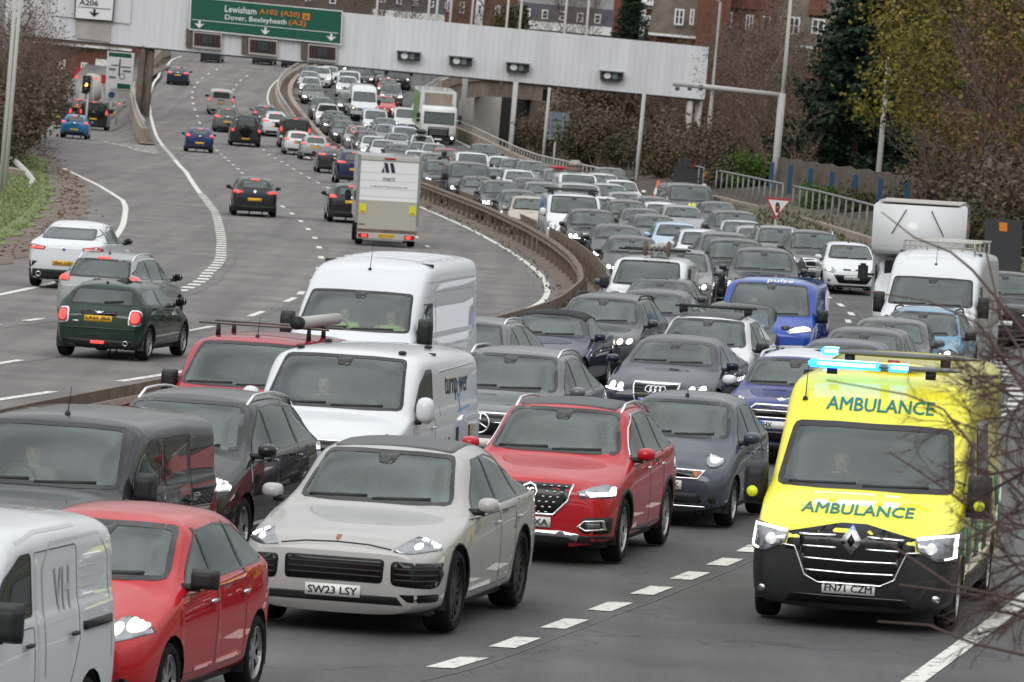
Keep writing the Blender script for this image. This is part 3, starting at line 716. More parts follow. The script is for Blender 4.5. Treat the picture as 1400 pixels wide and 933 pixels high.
# the ground sheet, to the horizon
bm=bmesh.new(); gx=[-1500,-400,-150,-80,-50]+frange(-45,60,5)+[80,150,400,1500]; gy=[-100,0]+frange(10,560,10)+[700,1000,1800,3000]
V=[[bm.verts.new((x,y,_gz0(max(-60,min(60,x)),max(20,min(560,y)))*0+min(0,gz(max(-70,min(70,x)),max(20,min(560,y)))-.9))) for x in gx] for y in gy]
for j in range(len(gy)-1):
    for i in range(len(gx)-1): bm.faces.new((V[j][i],V[j][i+1],V[j+1][i+1],V[j+1][i]))
struct(obj('ground',bm,'earth'))
RE=[(20,26),(56,24),(90,20),(110,17.6),(135,15.5),(170,12.6),(230,12.4),(330,12.6),(354,12.2),(386,10.0),(402,10.2),(417,11.2),(434,12.2),(460,14.5),(560,20)]
LE=[(20,-12),(100,-17.2),(150,-17.2),(260,-18.4),(300,-19),(420,-20),(560,-24)]
sheet('road',frange(22,560,2),lambda Y:[pl(RE,Y)*k/12 for k in range(13)],0.,'asphalt')
sheet('road',frange(22,560,2),lambda Y:[pl(LE,Y)*(1-k/12) for k in range(13)],0.,'old_asphalt')
# ---- painted markings, laid 8 mm above the asphalt
mk=bmesh.new()
def band(P,w,h=.008,step=2.,dash=None,y0=None,y1=None):
    """P: (Y,offset) list; dash=(mark,gap)"""
    a=P[0][0] if y0 is None else y0; b=P[-1][0] if y1 is None else y1
    segs=[(a,b)] if not dash else []
    if dash:
        y=a
        while y<b: segs.append((y,min(b,y+dash[0]))); y+=sum(dash)
    for s,e in segs:
        ys=[s]; 
        while ys[-1]+step<e: ys.append(ys[-1]+step)
        ys.append(e); prev=None
        for Y in ys:
            o=pl(P,Y); row=(mk.verts.new(off(Y,o-w/2,h)),mk.verts.new(off(Y,o+w/2,h)))
            if prev: mk.faces.new((prev[0],prev[1],row[1],row[0]))
            prev=row
LB=[(88,-8.4),(106,-8.8),(124.6,-9.75),(131,-10.2),(141,-10.75),(159,-11.1),(176,-11.2),(196,-11.1),(224,-10.9),(257,-10.45),(293,-10.4),(334,-10.45),(366,-10.4),(399,-10.2),(424,-10.5),(448,-11.6),(470,-13)]
band(LB,.32,dash=(1.,1.),y0=124,y1=222); band(LB,.22,y0=222,y1=280); band(LB,.25,dash=(2.,1.6),y0=280,y1=318); band(LB,.2,y0=318,y1=470); band(LB,.2,dash=(1.6,2.2),y0=96,y1=120)
LC=[(80,-4.2),(93,-4.6),(110,-5.6),(120,-6.5),(135,-7.7),(150,-8.05),(174,-8.0),(201,-8.0),(229,-7.9),(270,-7.35),(305,-7.2),(390,-7.0),(450,-7.2)]
band(LC,.16,dash=(3,6),y0=89,y1=128); band(LC,.17,dash=(2,6.75),y0=130,y1=450)
LD=[(160,-4.3),(238,-4.2),(300,-4.0),(450,-4.0)]; band(LD,.15,dash=(2,6.85),y0=163,y1=440)
band([(118,-1.65),(131,-1.5),(200,-1.6),(340,-1.7),(384,-1.2),(460,-1.2)],.16); band([(70,-1.5),(90,-1.5),(118,-1.65)],.18,dash=(5.5,4),y0=77.5)
band([(95,-11),(119,-12.6),(140,-13.9),(157,-14.5),(205,-14.5),(223,-15.2),(244,-16.4),(269,-17.9),(300,-18.2)],.2)
for k in range(9): 
    Y=296+2.2*k; a=mk.verts.new(off(Y,-11.0,.008)); b=mk.verts.new(off(Y+.5,-11.0,.008)); c=mk.verts.new(off(Y+2.0,-12.4-.08*k,.008)); d=mk.verts.new(off(Y+1.6,-12.4-.08*k,.008)); mk.faces.new((a,d,c,b))
band([(294,-11.2),(318,-14.0)],.14,dash=(2.4,1.2)); 
for oa,ob in ((-18.6,-12.6),):
    a,b,c,d=[mk.verts.new(off(Y,o,.008)) for Y,o in ((311,oa),(311,ob),(311.5,ob),(311.5,oa))]; mk.faces.new((a,b,c,d))
# oncoming carriageway
band([(105,3.7),(119,2.5),(134,1.5),(150,1.2),(200,1.3),(300,1.5),(340,1.6),(400,1.0),(470,.6)],.18)
band([(40,12.35),(45.5,13.05),(58,13.35),(75,13.1),(90,12.75)],.24,dash=(1.04,1.0),y0=44.95,y1=96)
band([(96,12.6),(99,12.5),(111,11.05),(126,9.95),(133,9.4)],.28,dash=(1.,1.),y0=96,y1=134)
band([(20,17.1),(46.4,16.95),(53.5,16.95),(80,17),(120,16.6),(140,15.2),(165,12.4),(230,12.0),(340,12.0),(386,9.4),(417,10.6),(460,13.8)],.2)
band([(136,6.62),(155,6.6),(230,7.4),(340,7.6)],.16,dash=(2,3.6),y0=137,y1=330); band([(60,9.4),(120,6.6),(136,6.4)],.15,dash=(2,7)); band([(60,5.6),(120,3.4),(150,3.0),(340,4.4),(386,4.0),(460,5)],.15,dash=(2,5),y0=100,y1=450)
band([(340,7.6),(386,6.6),(420,7.4),(460,9)],.15,dash=(2,6))
struct(obj('road_markings',mk,'road_paint'))
# tarred construction joints beside the lane lines, and a few patches
mk=bmesh.new(); mat('tar',(.062,.06,.06),.6,noise=(4,.35,.6),col2=(.115,.11,.11))
def wob(P,d,w,a,b):
    pp_=[]; y=a
    while y<b: pp_.append((y,pl(P,y)+d+.010*sin(y*1.7)+.012*sin(y*.61))); y+=1.5
    band(pp_,w,.005,1.5)
wob([(40,12.35),(45.5,13.05),(58,13.35),(75,13.1),(90,12.75),(99,12.5),(126,10)],.24,.022,30,126); wob(LC,.22,.05,89,300); wob(LD,.25,.045,163,330); wob(LB,.45,.045,100,330); wob([(40,9.4),(80,8.4),(120,6.6),(150,6.6),(230,7.4),(330,7.6)],.24,.04,36,320); wob([(118,-1.65),(131,-1.5),(200,-1.6),(320,-1.7)],-.35,.05,100,320)
for Y,o,w_,l in ((53,15.2,.9,.5),(139,-6.1,.6,3.2),(176,-9.4,1.1,2.2),(131,-5.2,.5,6),(205,-6.0,.8,5)):
    band([(Y,o),(Y+l,o+.1)],w_,.004,l)
struct(obj('tar_joints',mk,'tar'))
# ---- verges and the central reserve
sheet('grass_verge',frange(60,262,3),lambda Y:[-17.25-.25*sin(Y*.7)-.15*sin(Y*2.1),-18.5,-20,-23,-28,-40],lambda Y,o:(.03 if o>-17.8 else .16)+.10*max(0,-o-20)*.6,'grass')
sheet('dirt_strip',frange(60,318,3),lambda Y:[-15.9-.2*sin(Y*.9)-(max(0,Y-225))*.03,-16.6-(max(0,Y-225))*.03,-17.8-(max(0,Y-225))*.02],lambda Y,o:.012,'dirt')
BO=lambda Y: pl([(40,2.6),(57,4.1),(66,3.5),(74,3.12),(101.5,2.2),(107.5,1.78),(111.5,1.46),(119,.84),(125,.40),(134,-.2),(142,-.45),(153,-.6),(220,-.55),(300,-.2),(330,0)],Y)
sheet('central_reserve',frange(40,470,2),lambda Y:[max(-1.25,BO(Y)-1.15),max(-1.15,BO(Y)-1.05),BO(Y)-.3,BO(Y)+.5,BO(Y)+1.15,BO(Y)+1.3],lambda Y,o:.0 if (o<max(-1.25,BO(Y)-1.15)+.05 or o>BO(Y)+1.25) else .10,'dirt')
sheet('gore_island',frange(315,470,3),lambda Y:[pl(LE,Y)*0-11.9,-11.85,-10.95,-10.9] if Y<445 else [-13.6-(Y-445)*.05,-13.5-(Y-445)*.05,-12.4-(Y-445)*.05,-12.3-(Y-445)*.05],lambda Y,o:.10,'dirt')
EO=lambda Y: pl([(20,26),(56,24),(90,20),(115,17.4),(150,15.2),(170,13.0),(230,12.9),(330,13.2),(345,20),(380,30),(560,34)],Y)
sheet('embankment',frange(24,540,6),lambda Y:[EO(Y)+d for d in (-.4,.0,1.5,3.5,8,16,28,45,75)],lambda Y,o:pl([(-.4,.0),(0,.1),(1.5,.35),(3.5,.6),(8,1.2),(16,2.4),(28,3.6),(45,4.6),(75,6)],o-EO(Y)) if o-EO(Y)>-.3 else -.3,'earth')
sheet('right_grass',frange(60,235,3),lambda Y:[EO(Y)-.05,EO(Y)+.4,EO(Y)+1.4,EO(Y)+2.4],lambda Y,o:.13+.28*max(0,o-EO(Y)),'rough_grass')
# ---- walls following the road
def wall(name,P,h,t,m,label,cat,ya=None,yb=None,step=3,base=-.5,cap=None,kind=None):
    ys=frange(ya,yb,step); bm=bmesh.new(); prev=None
    for Y in ys:
        o=pl(P,Y); q=off(Y,o); hh=h(Y) if callable(h) else h
        r=[bm.verts.new(q+Vector(v)) for v in ((-t/2,0,base),(t/2,0,base),(t/2,0,hh),(-t/2,0,hh))]
        if prev:
            for i in range(4): bm.faces.new((prev[i],prev[(i+1)%4],r[(i+1)%4],r[i]))
        else: bm.faces.new(r[::-1])
        prev=r
    bm.faces.new(prev); bmesh.ops.recalc_face_normals(bm,faces=bm.faces[:])
    o=obj(name,bm,m,smooth=False); tag(o,label,cat)
    return o
def rail_line(bm,P,ya,yb,h,r,step=3,dx=0,n=6):
    tube(bm,[off(Y,pl(P,Y)+dx,h) for Y in frange(ya,yb,step)],r,n)
# crash barrier along the central reserve: two beams on posts
br=thing('crash_barrier','brown twin beam crash barrier on short posts along the central reserve','crash barrier',off(200,0))
br.location=(0,0,0)
for sg in (-1,1):
    bm=bmesh.new(); prev=None
    for Y in frange(60,332,2):
        q=off(Y,BO(Y)+sg*.36); r=[bm.verts.new(q+Vector((sg*a,0,z))) for a,z in ((0,.60),(.07,.64),(.02,.70),(.02,.74),(.07,.80),(0,.86),(-.05,.86),(-.05,.60))]
        if prev:
            for i in range(8): bm.faces.new((prev[i],prev[(i+1)%8],r[(i+1)%8],r[i]))
        prev=r
    bmesh.ops.recalc_face_normals(bm,faces=bm.faces[:]); obj('beam',bm,'rail_brown',br,smooth=False)
pm=None
for Y in frange(96,330,2.6):
    for sg in (-1,1):
        if pm is None:
            bm=bmesh.new(); box(bm,(0,0,.32),(.13,.13,.72)); o=obj('post',bm,'rail_brown',br,smooth=False); pm=o.data
        else: o=bpy.data.objects.new('post',pm); COL.objects.link(o); o.parent=br
        o.location=off(Y,BO(Y)+sg*.26)
    bm=None
n_=[c for c in br.children if c.name.startswith('post')]
if len(n_)>100:   # the nearest hundred posts stay parts; the rest become one
    n_.sort(key=lambda o:o.location.y); rest=n_[100:]; bm=bmesh.new()
    for o in rest: box(bm,o.location+Vector((0,0,.32)),(.13,.13,.72))
    for o in rest: bpy.data.objects.remove(o)
    obj('posts',bm,'rail_brown',br,smooth=False)['kind']='stuff'
def parapet(name,P,ya,yb,h,label,rail=True,t=.35,base=-.5,m='concrete'):
    w_=wall(name,P,h,t,m,label,'parapet wall',ya,yb,3,base)
    if rail:
        bm=bmesh.new(); hh=h if not callable(h) else h(ya); rail_line(bm,P,ya,yb,hh+.42,.05)
        obj('top_rail',bm,'pole_grey',w_)
        bm=bmesh.new()
        for Y in frange(ya+1,yb-1,2): tube(bm,[off(Y,pl(P,Y),hh-.02),off(Y,pl(P,Y),hh+.42)],.035,5)
        q=obj('balusters',bm,'pole_grey',w_); q['kind']='stuff'
    return w_
parapet('median_parapet',[(326,-.75),(386,-.55),(470,-.3)],328,470,.62,'brown concrete parapet with top rail dividing the two carriageways on the bend')
parapet('median_parapet',[(326,.75),(386,.55),(470,.3)],328,470,.50,'brown concrete parapet beside the oncoming lanes on the far bend',False)
parapet('gore_parapet',[(318,-11.6),(400,-11.5),(440,-12.2),(470,-14)],318,470,.95,'stained concrete parapet between the slip road and the main carriageway',True,.4,-3.5)
parapet('bridge_parapet',[(262,12.4),(287,12.2),(339,12.4),(354,11.9),(372,10.4),(386,9.9),(402,10.3),(417,11.2),(434,12.2),(460,14.5)],268,460,.75,'brown parapet wall with top rail along the oncoming carriageway bend',True,.4,-3)
# the ramp that leaves over the underpass
bm=bmesh.new(); prev=None
rp=[(598,126,404),(612,119,410),(630,114,416),(655,111,424),(690,112,436),(740,118,450),(800,128,470)]
for x,y,Y in rp:
    p=at(x,y,Y); q=[bm.verts.new(p+Vector(v)) for v in ((0,0,.9),(.3,0,.9),(.3,0,.1),(.0,7,.1),(0,7,-1.3),(0,0,-1.3))]
    if prev:
        for i in range(6): bm.faces.new((prev[i],prev[(i+1)%6],q[(i+1)%6],q[i]))
    else: bm.faces.new(q[::-1])
    prev=q
bm.faces.new(prev); bmesh.ops.recalc_face_normals(bm,faces=bm.faces[:]); rb=obj('ramp_bridge',bm,'concrete',smooth=False); tag(rb,'curved concrete ramp bridge over the dark underpass behind the box lorry','bridge')
for x,y0,Y,wd,mm in ((668,125,424,2.2,'pale_concrete'),(652,125,440,3.0,'pale_concrete'),(745,132,446,2.4,'concrete')):
    p=at(x,y0,Y); bm=bmesh.new(); box(bm,(p.x,p.y+3,p.z-3.2),(wd,3,5.6)); obj('pier',bm,mm,rb,smooth=False)
bm=bmesh.new(); p=at(705,150,452); box(bm,(p.x,p.y,p.z-1.0),(6.0,2,6)); tag(obj('abutment_wall',bm,'black',smooth=False),'dark abutment wall at the back of the underpass','wall')  # black box added under the ramp; its colour stands in for the shade
# railing, low wall and boards on the right verge
RP=[(150,14.2),(195,13.9),(225,15.3),(255,16.5),(292,17.6),(330,17.6)]
wall('retaining_wall',[(150,13.6),(195,13.4),(225,14.7),(262,15.6)],lambda Y:.55,.3,'concrete','low brown retaining wall below the white railing','wall',176,262,3)
for ya,yb,lb in ((188,232,'white pedestrian railing on the low wall before the blue posts'),(234,266,'white railing beside the bright green bush'),(272,318,'pale railing in front of the brown shrubs and grey sign')):
    r_=thing('railing',lb,'railing',(0,0,0)); bm=bmesh.new(); rail_line(bm,RP,ya,yb,1.65,.05); obj('top_rail',bm,'steel',r_)
    for Y in frange(ya,yb,2.6):
        bm=bmesh.new(); q=off(Y,pl(RP,Y)); tube(bm,[q+Vector((0,0,.3)),q+Vector((0,0,1.65))],.04,6); obj('post',bm,'steel',r_)
bf=thing('board_fence','old timber board fence with blue steel posts behind the railing','fence',(0,0,0))
FP=[(185,17.5),(225,18.2),(262,19.0)]
bm=bmesh.new(); prev=None
for Y in frange(184,262,2):
    q=off(Y,pl(FP,Y)+.4); h=2.5+.05*((Y*7)%3); r=[bm.verts.new(q+Vector(v)) for v in ((0,0,.2),(0,0,h),(.06,0,h),(.06,0,.2))]
    if prev:
        for i in range(4): bm.faces.new((prev[i],prev[(i+1)%4],r[(i+1)%4],r[i]))
    prev=r
obj('board_panel',bm,'timber',bf,smooth=False)
for Y in frange(185,262,7.6):
    q=off(Y,pl(FP,Y)); bm=bmesh.new(); box(bm,q+Vector((0,0,1.2)),(.22,.3,2.2)); obj('post',bm,'blue_paint',bf,smooth=False)
# ---- gantry
G0=at(5,47,362); G1=at(963,137,368); gu=(G1-G0); gu.z=0; GL=gu.length; gu.normalize(); gn=Vector((gu.y,-gu.x,0))
gslope=(G1.z-G0.z)/GL
def pp(x,y,d=0.):
    """pixel -> (u,z) on the gantry face"""
    r=ray(x,y); o=Vector((0,0,CAM_H)); t=((G0+gn*d)-o).dot(gn)/r.dot(gn); p=o+r*t; return (p-G0).dot(gu),p.z
def gp(u,z,d=0.): return Vector((G0.x,G0.y,0))+gu*u+gn*d+Vector((0,0,z))
ga=thing('sign_gantry','long pale grey corrugated sign gantry spanning the whole road','sign gantry',(0,0,0))
zb_=lambda u:G0.z+gslope*u; GH=3.75
bm=bmesh.new(); N=int(GL/.22); prev=None
for k in range(N+1):
    u=GL*k/N; d=.022 if k%2 else 0.
    a=[bm.verts.new(gp(u,zb_(u),d)),bm.verts.new(gp(u,zb_(u)+GH,d)),bm.verts.new(gp(u,zb_(u)+GH,-1.3)),bm.verts.new(gp(u,zb_(u),-1.3))]
    if prev:
        for i in range(4): bm.faces.new((prev[i],a[i],a[(i+1)%4],prev[(i+1)%4]))
    else: bm.faces.new(a)
    prev=a
bm.faces.new(prev[::-1]); bmesh.ops.recalc_face_normals(bm,faces=bm.faces[:]); 
m=M['gantry_skin']; n=m.node_tree; b=n.nodes['Principled BSDF']; t=n.nodes.new('ShaderNodeTexCoord'); mp=n.nodes.new('ShaderNodeMapping'); mp.inputs['Scale'].default_value=(.8,.8,.12); n.links.new(t.outputs['Object'],mp.inputs[0]); z=n.nodes.new('ShaderNodeTexNoise'); z.inputs['Scale'].default_value=1.1; z.inputs['Detail'].default_value=7; n.links.new(mp.outputs[0],z.inputs['Vector']); r=n.nodes.new('ShaderNodeValToRGB'); r.color_ramp.elements[0].position=.3; r.color_ramp.elements[1].position=.72; r.color_ramp.elements[0].color=(.56,.565,.59,1); r.color_ramp.elements[1].color=(.69,.695,.72,1); n.links.new(z.outputs['Fac'],r.inputs[0]); n.links.new(r.outputs[0],b.inputs['Base Color'])
obj('cladding',bm,'gantry_skin',ga,smooth=False)
bm=bmesh.new(); q=[gp(0,zb_(0)-.02,.02),gp(GL,zb_(GL)-.02,.02)]; tube(bm,q,.06,6); obj('bottom_edge',bm,'dark_metal',ga)
def quad3(bm,P,d0,d1):
    A=[bm.verts.new(gp(u,z,d0)) for u,z in P]; B=[bm.verts.new(gp(u,z,d1)) for u,z in P]; k=len(P)
    bm.faces.new(B[::-1]); bm.faces.new(A)
    for i in range(k): bm.faces.new((A[i],A[(i+1)%k],B[(i+1)%k],B[i]))
    bmesh.ops.recalc_face_normals(bm,faces=bm.faces[:])
def panel(name,px,d,m,parent,dd=.06):
    bm=bmesh.new(); quad3(bm,[pp(*p) for p in px],d,d-dd); return obj(name,bm,m,parent,smooth=False)
def gtext(s,xa,ya,xb,yb,hpx,m,parent,d,bold=.012,name='lettering'):
    u0,z0=pp(xa,ya); u1,z1=pp(xb,yb); h=hpx/19.5; bm=fit_text(s,u1-u0,h,bold)
    for v in bm.verts:
        f=(v.co.x/(u1-u0))+.5; v.co=gp(u0+(u1-u0)*f,z0+(z1-z0)*f+v.co.y,d)
    return obj(name,bm,m,parent,smooth=False)
def arrow(cx,cy,s,m,parent,d):
    pts=[(-.42,.5),(-.2,.6),(-.13,.62),(-.13,.25),(-.5,.25)]; u,z=pp(cx,cy); P=[(-.13,.75),(.13,.75),(.13,.15),(.62,.28),(0,-.55),(-.62,.28),(-.13,.15)]
    bm=bmesh.new(); quad3(bm,[(u+a*s,z+b_*s*.7) for a,b_ in P],d,d-.02); return obj('arrow',bm,m,parent,smooth=False)
gs=panel('direction_sign',[(258,41),(260,-4),(468,15),(466,62)],.42,'sign_white',ga,.1)
panel('green_field',[(259.5,39),(261.5,-3),(466.3,16.3),(464.5,60)],.45,'sign_green',gs,.02)
gtext('Lewisham',307,12,350,16,9,'sign_white',gs,.47); gtext('A102 (A20)',354,16.5,409,21.5,9,'sign_orange',gs,.47); gtext('Dover, Bexleyheath',307,24.5,391,31.5,9,'sign_white',gs,.47); gtext('(A2)',394,31.5,418,33.5,9,'sign_orange',gs,.47)
ic=panel('diversion_symbol',[(412.5,27),(413,18),(423,19),(422.5,28)],.475,'sign_orange',gs,.02); panel('triangle',[(415,25),(417.8,20.5),(420.6,25.5)],.49,'sign_green',ic,.01)
panel('rule',[(262,27.2),(262,26.4),(462,45.4),(462,46.2)],.47,'sign_white',gs,.02)
for x,y in ((272,34.5),(362,43.5),(452,52)): arrow(x,y,.56,'sign_white',gs,.475)
ws=panel('direction_sign',[(101,26),(103,-9),(157,-6),(154,30)],.42,'black',ga,.1); panel('white_field',[(102.6,24.6),(104.6,-8),(155.4,-5),(152.6,28.4)],.45,'sign_white',ws,.02)
gtext('A206',108,3,134,5,8,'black',ws,.47,.02); panel('rule',[(106,10),(106,9),(151,12.6),(151,13.6)],.47,'black',ws,.02); arrow(128.5,19,.62,'black',ws,.475)
panel('backing_panel',[(78,22),(80,-9),(180,-2),(178,33)],.14,'gantry_skin',ga,.05); panel('louvre_panel',[(103,52),(103,27),(151,30),(150,58)],.16,'pale_concrete',ga,.05)
for xa,ya in ((263,43),(339,52),(420,60)):
    b_=panel('lane_signal',[(xa,ya+22),(xa+.5,ya),(xa+40,ya+3.6),(xa+39.5,ya+26)],.36,'pale_concrete',ga,.34)
    panel('signal_face',[(xa+2,ya+19),(xa+2.4,ya+2),(xa+38,ya+5.4),(xa+37.6,ya+22.6)],.40,'black',b_,.03); panel('signal_screen',[(xa+13,ya+16),(xa+13.4,ya+5),(xa+27,ya+6.4),(xa+26.6,ya+17.2)],.42,'dark_metal',b_,.02)
    bm=bmesh.new()
    for k in range(4):
        for dx in (5,9,31,35):
            u,z=pp(xa+dx,ya+5+3.6*k+dx*.09); quad3(bm,[(u-.05,z-.05),(u+.05,z-.05),(u+.05,z+.05),(u-.05,z+.05)],.42,.40)
    obj('signal_lamps',bm,'led_red',b_,smooth=False)['kind']='stuff'
    panel('hanger',[(xa-9,ya+21),(xa-8.5,ya-4),(xa-1,ya-3.4),(xa-1.4,ya+22)],.30,'timber',ga,.3)
for xa,ya in ((543,70),(614,77),(692,85.5),(820,97)):
    b_=panel('camera_box',[(xa,ya+11.5),(xa+.4,ya),(xa+30.5,ya+2.6),(xa+30,ya+14)],.55,'dark_metal',ga,.5)
    panel('hood',[(xa-1,ya+.6),(xa-.8,ya-1),(xa+31.8,ya+1.8),(xa+31.6,ya+3.4)],.85,'sign_back',b_,.8)
    u,z=pp(xa+9,ya+6.5); bm=bmesh.new(); quad3(bm,circ((u,z),.25,.22,14),.60,.55); obj('lens',bm,'sign_white',b_,smooth=False); u,z=pp(xa+19,ya+7.5); bm=bmesh.new(); quad3(bm,[(u-.17,z-.2),(u+.17,z-.2),(u+.17,z+.2),(u-.17,z+.2)],.68,.55); obj('housing',bm,'sign_back',b_,smooth=False)
for px,py,d in ((190,133,-.2),(193,130,-1.0),(199,166,-.4),(936,178,-.3),(951,172,-1.)):
    u,z=pp(px,py); u2,_=pp(px+ (py-80)*.087,80 if px<500 else 137); bm=bmesh.new(); zt=zb_(u); tube(bm,[gp(u2,-1.5 if px<500 else 1.,d),gp(u2,zt+.1,d)],.24,8); obj('post',bm,'timber' if px<500 else 'pole_grey',ga)
# ---- street lamps and other poles
def pole(name,label,cat,xb,yb,xt,yt,Y,r0,r1,m='pole_grey',grp=None,base=None,arm=None):
    p=at(xb,yb,Y); q=at(xt,yt,Y); q.x=p.x+(q.x-p.x)*.15; 
    t=thing(name,label,cat,p,0,grp); bm=bmesh.new(); L=(q-p).length; tube(bm,[(0,0,-1.5),(0,0,L*.3),(q-p)],[r0,r0*.85,r1],10); obj('column',bm,m,t)
    if arm:
        bm=bmesh.new(); tube(bm,[(q-p),(q-p)+Vector((arm*.5,0,.35)),(q-p)+Vector((arm,0,.4))],r1*.8,6); a=obj('arm',bm,m,t); bm=bmesh.new(); soft(bm,(q-p)+Vector((arm*1.25,0,.4)),(abs(arm)*.5,.3,.18),1); obj('lamp_head',bm,'sign_back',a)
    return t
LAMP='street lamps along the road'
pole('street_lamp','tall grey lamp column in front of the dark conifer','street lamp',1195,302,1224,-30,262,.16,.09,grp=LAMP)
pole('street_lamp','grey lamp column with short arm between the gantry end and the signal arm','street lamp',964,238,986,4,300,.16,.08,grp=LAMP,arm=-1.1)
pole('street_lamp','lamp column left of the gantry end above the shrubs','street lamp',869,258,883,128,292,.14,.11,grp=LAMP)
pole('street_lamp','lamp column in front of the grey sign back','street lamp',742,224,753,120,318,.12,.09,grp=LAMP)
pole('street_lamp','thick pale column beside the box lorry','street lamp',697,212,704,112,345,.20,.18,grp=LAMP)
pole('street_lamp','pale column standing just right of the box lorry cab','street lamp',630,180,638,105,372,.22,.2,grp=LAMP)
pole('street_lamp','weathered brown lamp column among the yellow trees','street lamp',1352,300,1370,-10,215,.13,.08,'timber',grp=LAMP)
pole('street_lamp','leftmost of the two leaning pale columns at the left edge','street lamp',2,236,20,-60,196,.095,.075,grp=LAMP)
pole('street_lamp','right one of the two pale columns at the left edge','street lamp',10,214,33,-60,205,.095,.075,grp=LAMP)
for i,(x,yt,l) in enumerate(((516,15,'thin lamp column above the gantry over the green sign end'),(586,26,'thin lamp column above the gantry left of the brick flats'),(597,28,'right one of two close lamp columns left of the brick flats'),(616,30,'thin lamp column in front of the brick flats'),(645,33,'thin lamp column at the right edge of the brick flats'),(693,38,'lamp column above the gantry left of the dark shrub'),(711,40,'lamp column above the gantry over the second camera box'),(772,46,'lamp column above the gantry in front of the purple building'),(802,49,'lamp column above the gantry next to the dark evergreen'))):
    pole('street_lamp',l,'street lamp',x-6,yt+60,x+3,-20,430,.13,.1,grp=LAMP)
t=pole('signal_mast','grey mast with a long horizontal camera arm reaching left','camera mast',1058,256,1069,128,262,.22,.19)
bm=bmesh.new(); p0=Vector(t.location); tube(bm,[at(1072,131,262)-p0,at(920,114,262)-p0],.13,8); a_=obj('arm',bm,'pole_grey',t)
for x in (926,943,958): 
    bm=bmesh.new(); q=at(x,120,262)-p0; box(bm,q,(.22,.3,.3),bev=.03); obj('camera',bm,'sign_back',a_)
pole('street_lamp','upper lamp column rising above the camera mast','street lamp',1070,128,1079,-12,262,.13,.08,grp=LAMP)
# ---- signs
def sign_board(name,px,Y,label,cat,m,post=True,pm='pole_grey',depth=.08):
    P=[at(x,y,Y) for x,y in px]; c=sum(P,Vector((0,0,0)))/len(P); t=thing(name,label,cat,(c.x,c.y,gz(c.x,c.y)))
    bm=bmesh.new(); A=[bm.verts.new(p-t.location) for p in P]; B=[bm.verts.new(p-t.location+Vector((0,depth,0))) for p in P]; k=len(P); bm.faces.new(A); bm.faces.new(B[::-1])
    for i in range(k): bm.faces.new((A[i],A[(i+1)%k],B[(i+1)%k],B[i]))
    bmesh.ops.recalc_face_normals(bm,faces=bm.faces[:]); o=obj('board',bm,m,t,smooth=False)
    if post:
        bm=bmesh.new(); tube(bm,[Vector((0,.2,-1)),Vector((0,.2,c.z-t.location.z))],.07,8); obj('post',bm,pm,t)
    return t,o
def face(px,Y,m,parent,name='symbol',root=None,d=.012):
    root=root or parent.parent
    P=[at(x,y,Y) for x,y in px]; bm=bmesh.new(); vs=[bm.verts.new(p-root.location-Vector((0,d,0))) for p in P]; f=bm.faces.new(vs)
    if f.normal.y>0: f.normal_flip()
    return obj(name,bm,m,parent,smooth=False)
t,o=sign_board('warning_sign',[(1047,270),(1082,273),(1060,300)],216,'red bordered inverted triangle sign with signal lights symbol','road sign','sign_red')
face([(1050.5,273),(1078.5,275.3),(1061,296)],216,'sign_white',o,'white_field'); face([(1061,277),(1065,277.2),(1066.5,283),(1065,291),(1060.5,291),(1060,283)],216,'black',o,'signal_symbol',d=.02)
for cy,m_ in ((287.5,'sign_red'),(283.5,'sign_orange'),(279.5,'sign_green')): face(circ((1063,cy),1.7,1.7,10),216,m_,o,'signal_dot',d=.03)
t,o=sign_board('speed_sign',circ((483.5,177.5),5.6,5.6,20),331,'round thirty limit sign on the central reserve','road sign','sign_red'); face(circ((483.5,177.5),4.3,4.3,20),331,'sign_white',o,'white_field')
bm=fit_text('30',.30,.24,.02); c=at(483.5,177.5,331)-t.location
for v in bm.verts: v.co=c+Vector((v.co.x,-.02,v.co.y))
obj('numerals',bm,'black',o,smooth=False)
t,o=sign_board('speed_sign',circ((60,115.5),5,5,18),345,'round thirty limit sign beside the left traffic signal','road sign','sign_red'); face(circ((60,115.5),3.9,3.9,18),345,'sign_white',o,'white_field'); bm=fit_text('30',.28,.24,.02); c=at(60,115.5,345)-t.location
for v in bm.verts: v.co=c+Vector((v.co.x,-.02,v.co.y))
obj('numerals',bm,'black',o,smooth=False)
t,o=sign_board('direction_sign',[(144,120),(147,70),(184,73),(180,123)],372,'white route map sign with green panels beyond the gore','road sign','sign_white')
for px in ([(148.5,77),(149,71.5),(180,74),(179.6,80)],[(160,121),(160.5,114),(178.5,116),(178,122.4)]): face(px,372,'sign_green',o,'green_panel')
for px in ([(161.5,104),(163.5,81),(165.5,81),(163.5,104)],[(152,90),(152,88.5),(162,89),(162,90.5)],[(165,92.5),(165,91),(179,92),(179,93.5)]): face(px,372,'black',o,'route_line')
face(circ((167,105),4,4.2,18),372,'black',o,'roundabout'); face(circ((167,105),3,3.2,18),372,'sign_white',o,'roundabout_centre',d=.03)
for i,(xa,ya,wd) in enumerate(((149,93,9),(168,96,11),(149,104,9))): face([(xa,ya+3),(xa,ya),(xa+wd,ya+.8),(xa+wd,ya+3.8)],372,'sign_back',o,'place_names')
t,o=sign_board('road_sign',[(743,190),(745,152),(779,155),(777,193)],330,'grey back of a large road sign on the verge','road sign','sign_back')
for x in (751,768): face([(x,192),(x+1.2,154),(x+2.8,154),(x+1.6,192)],330,'steel',o,'stiffener',d=.05)
for y in (163,172,181): face([(745,y+1),(745,y),(778,y+3),(778,y+4)],330,'dark_metal',o,'joint',d=.03)
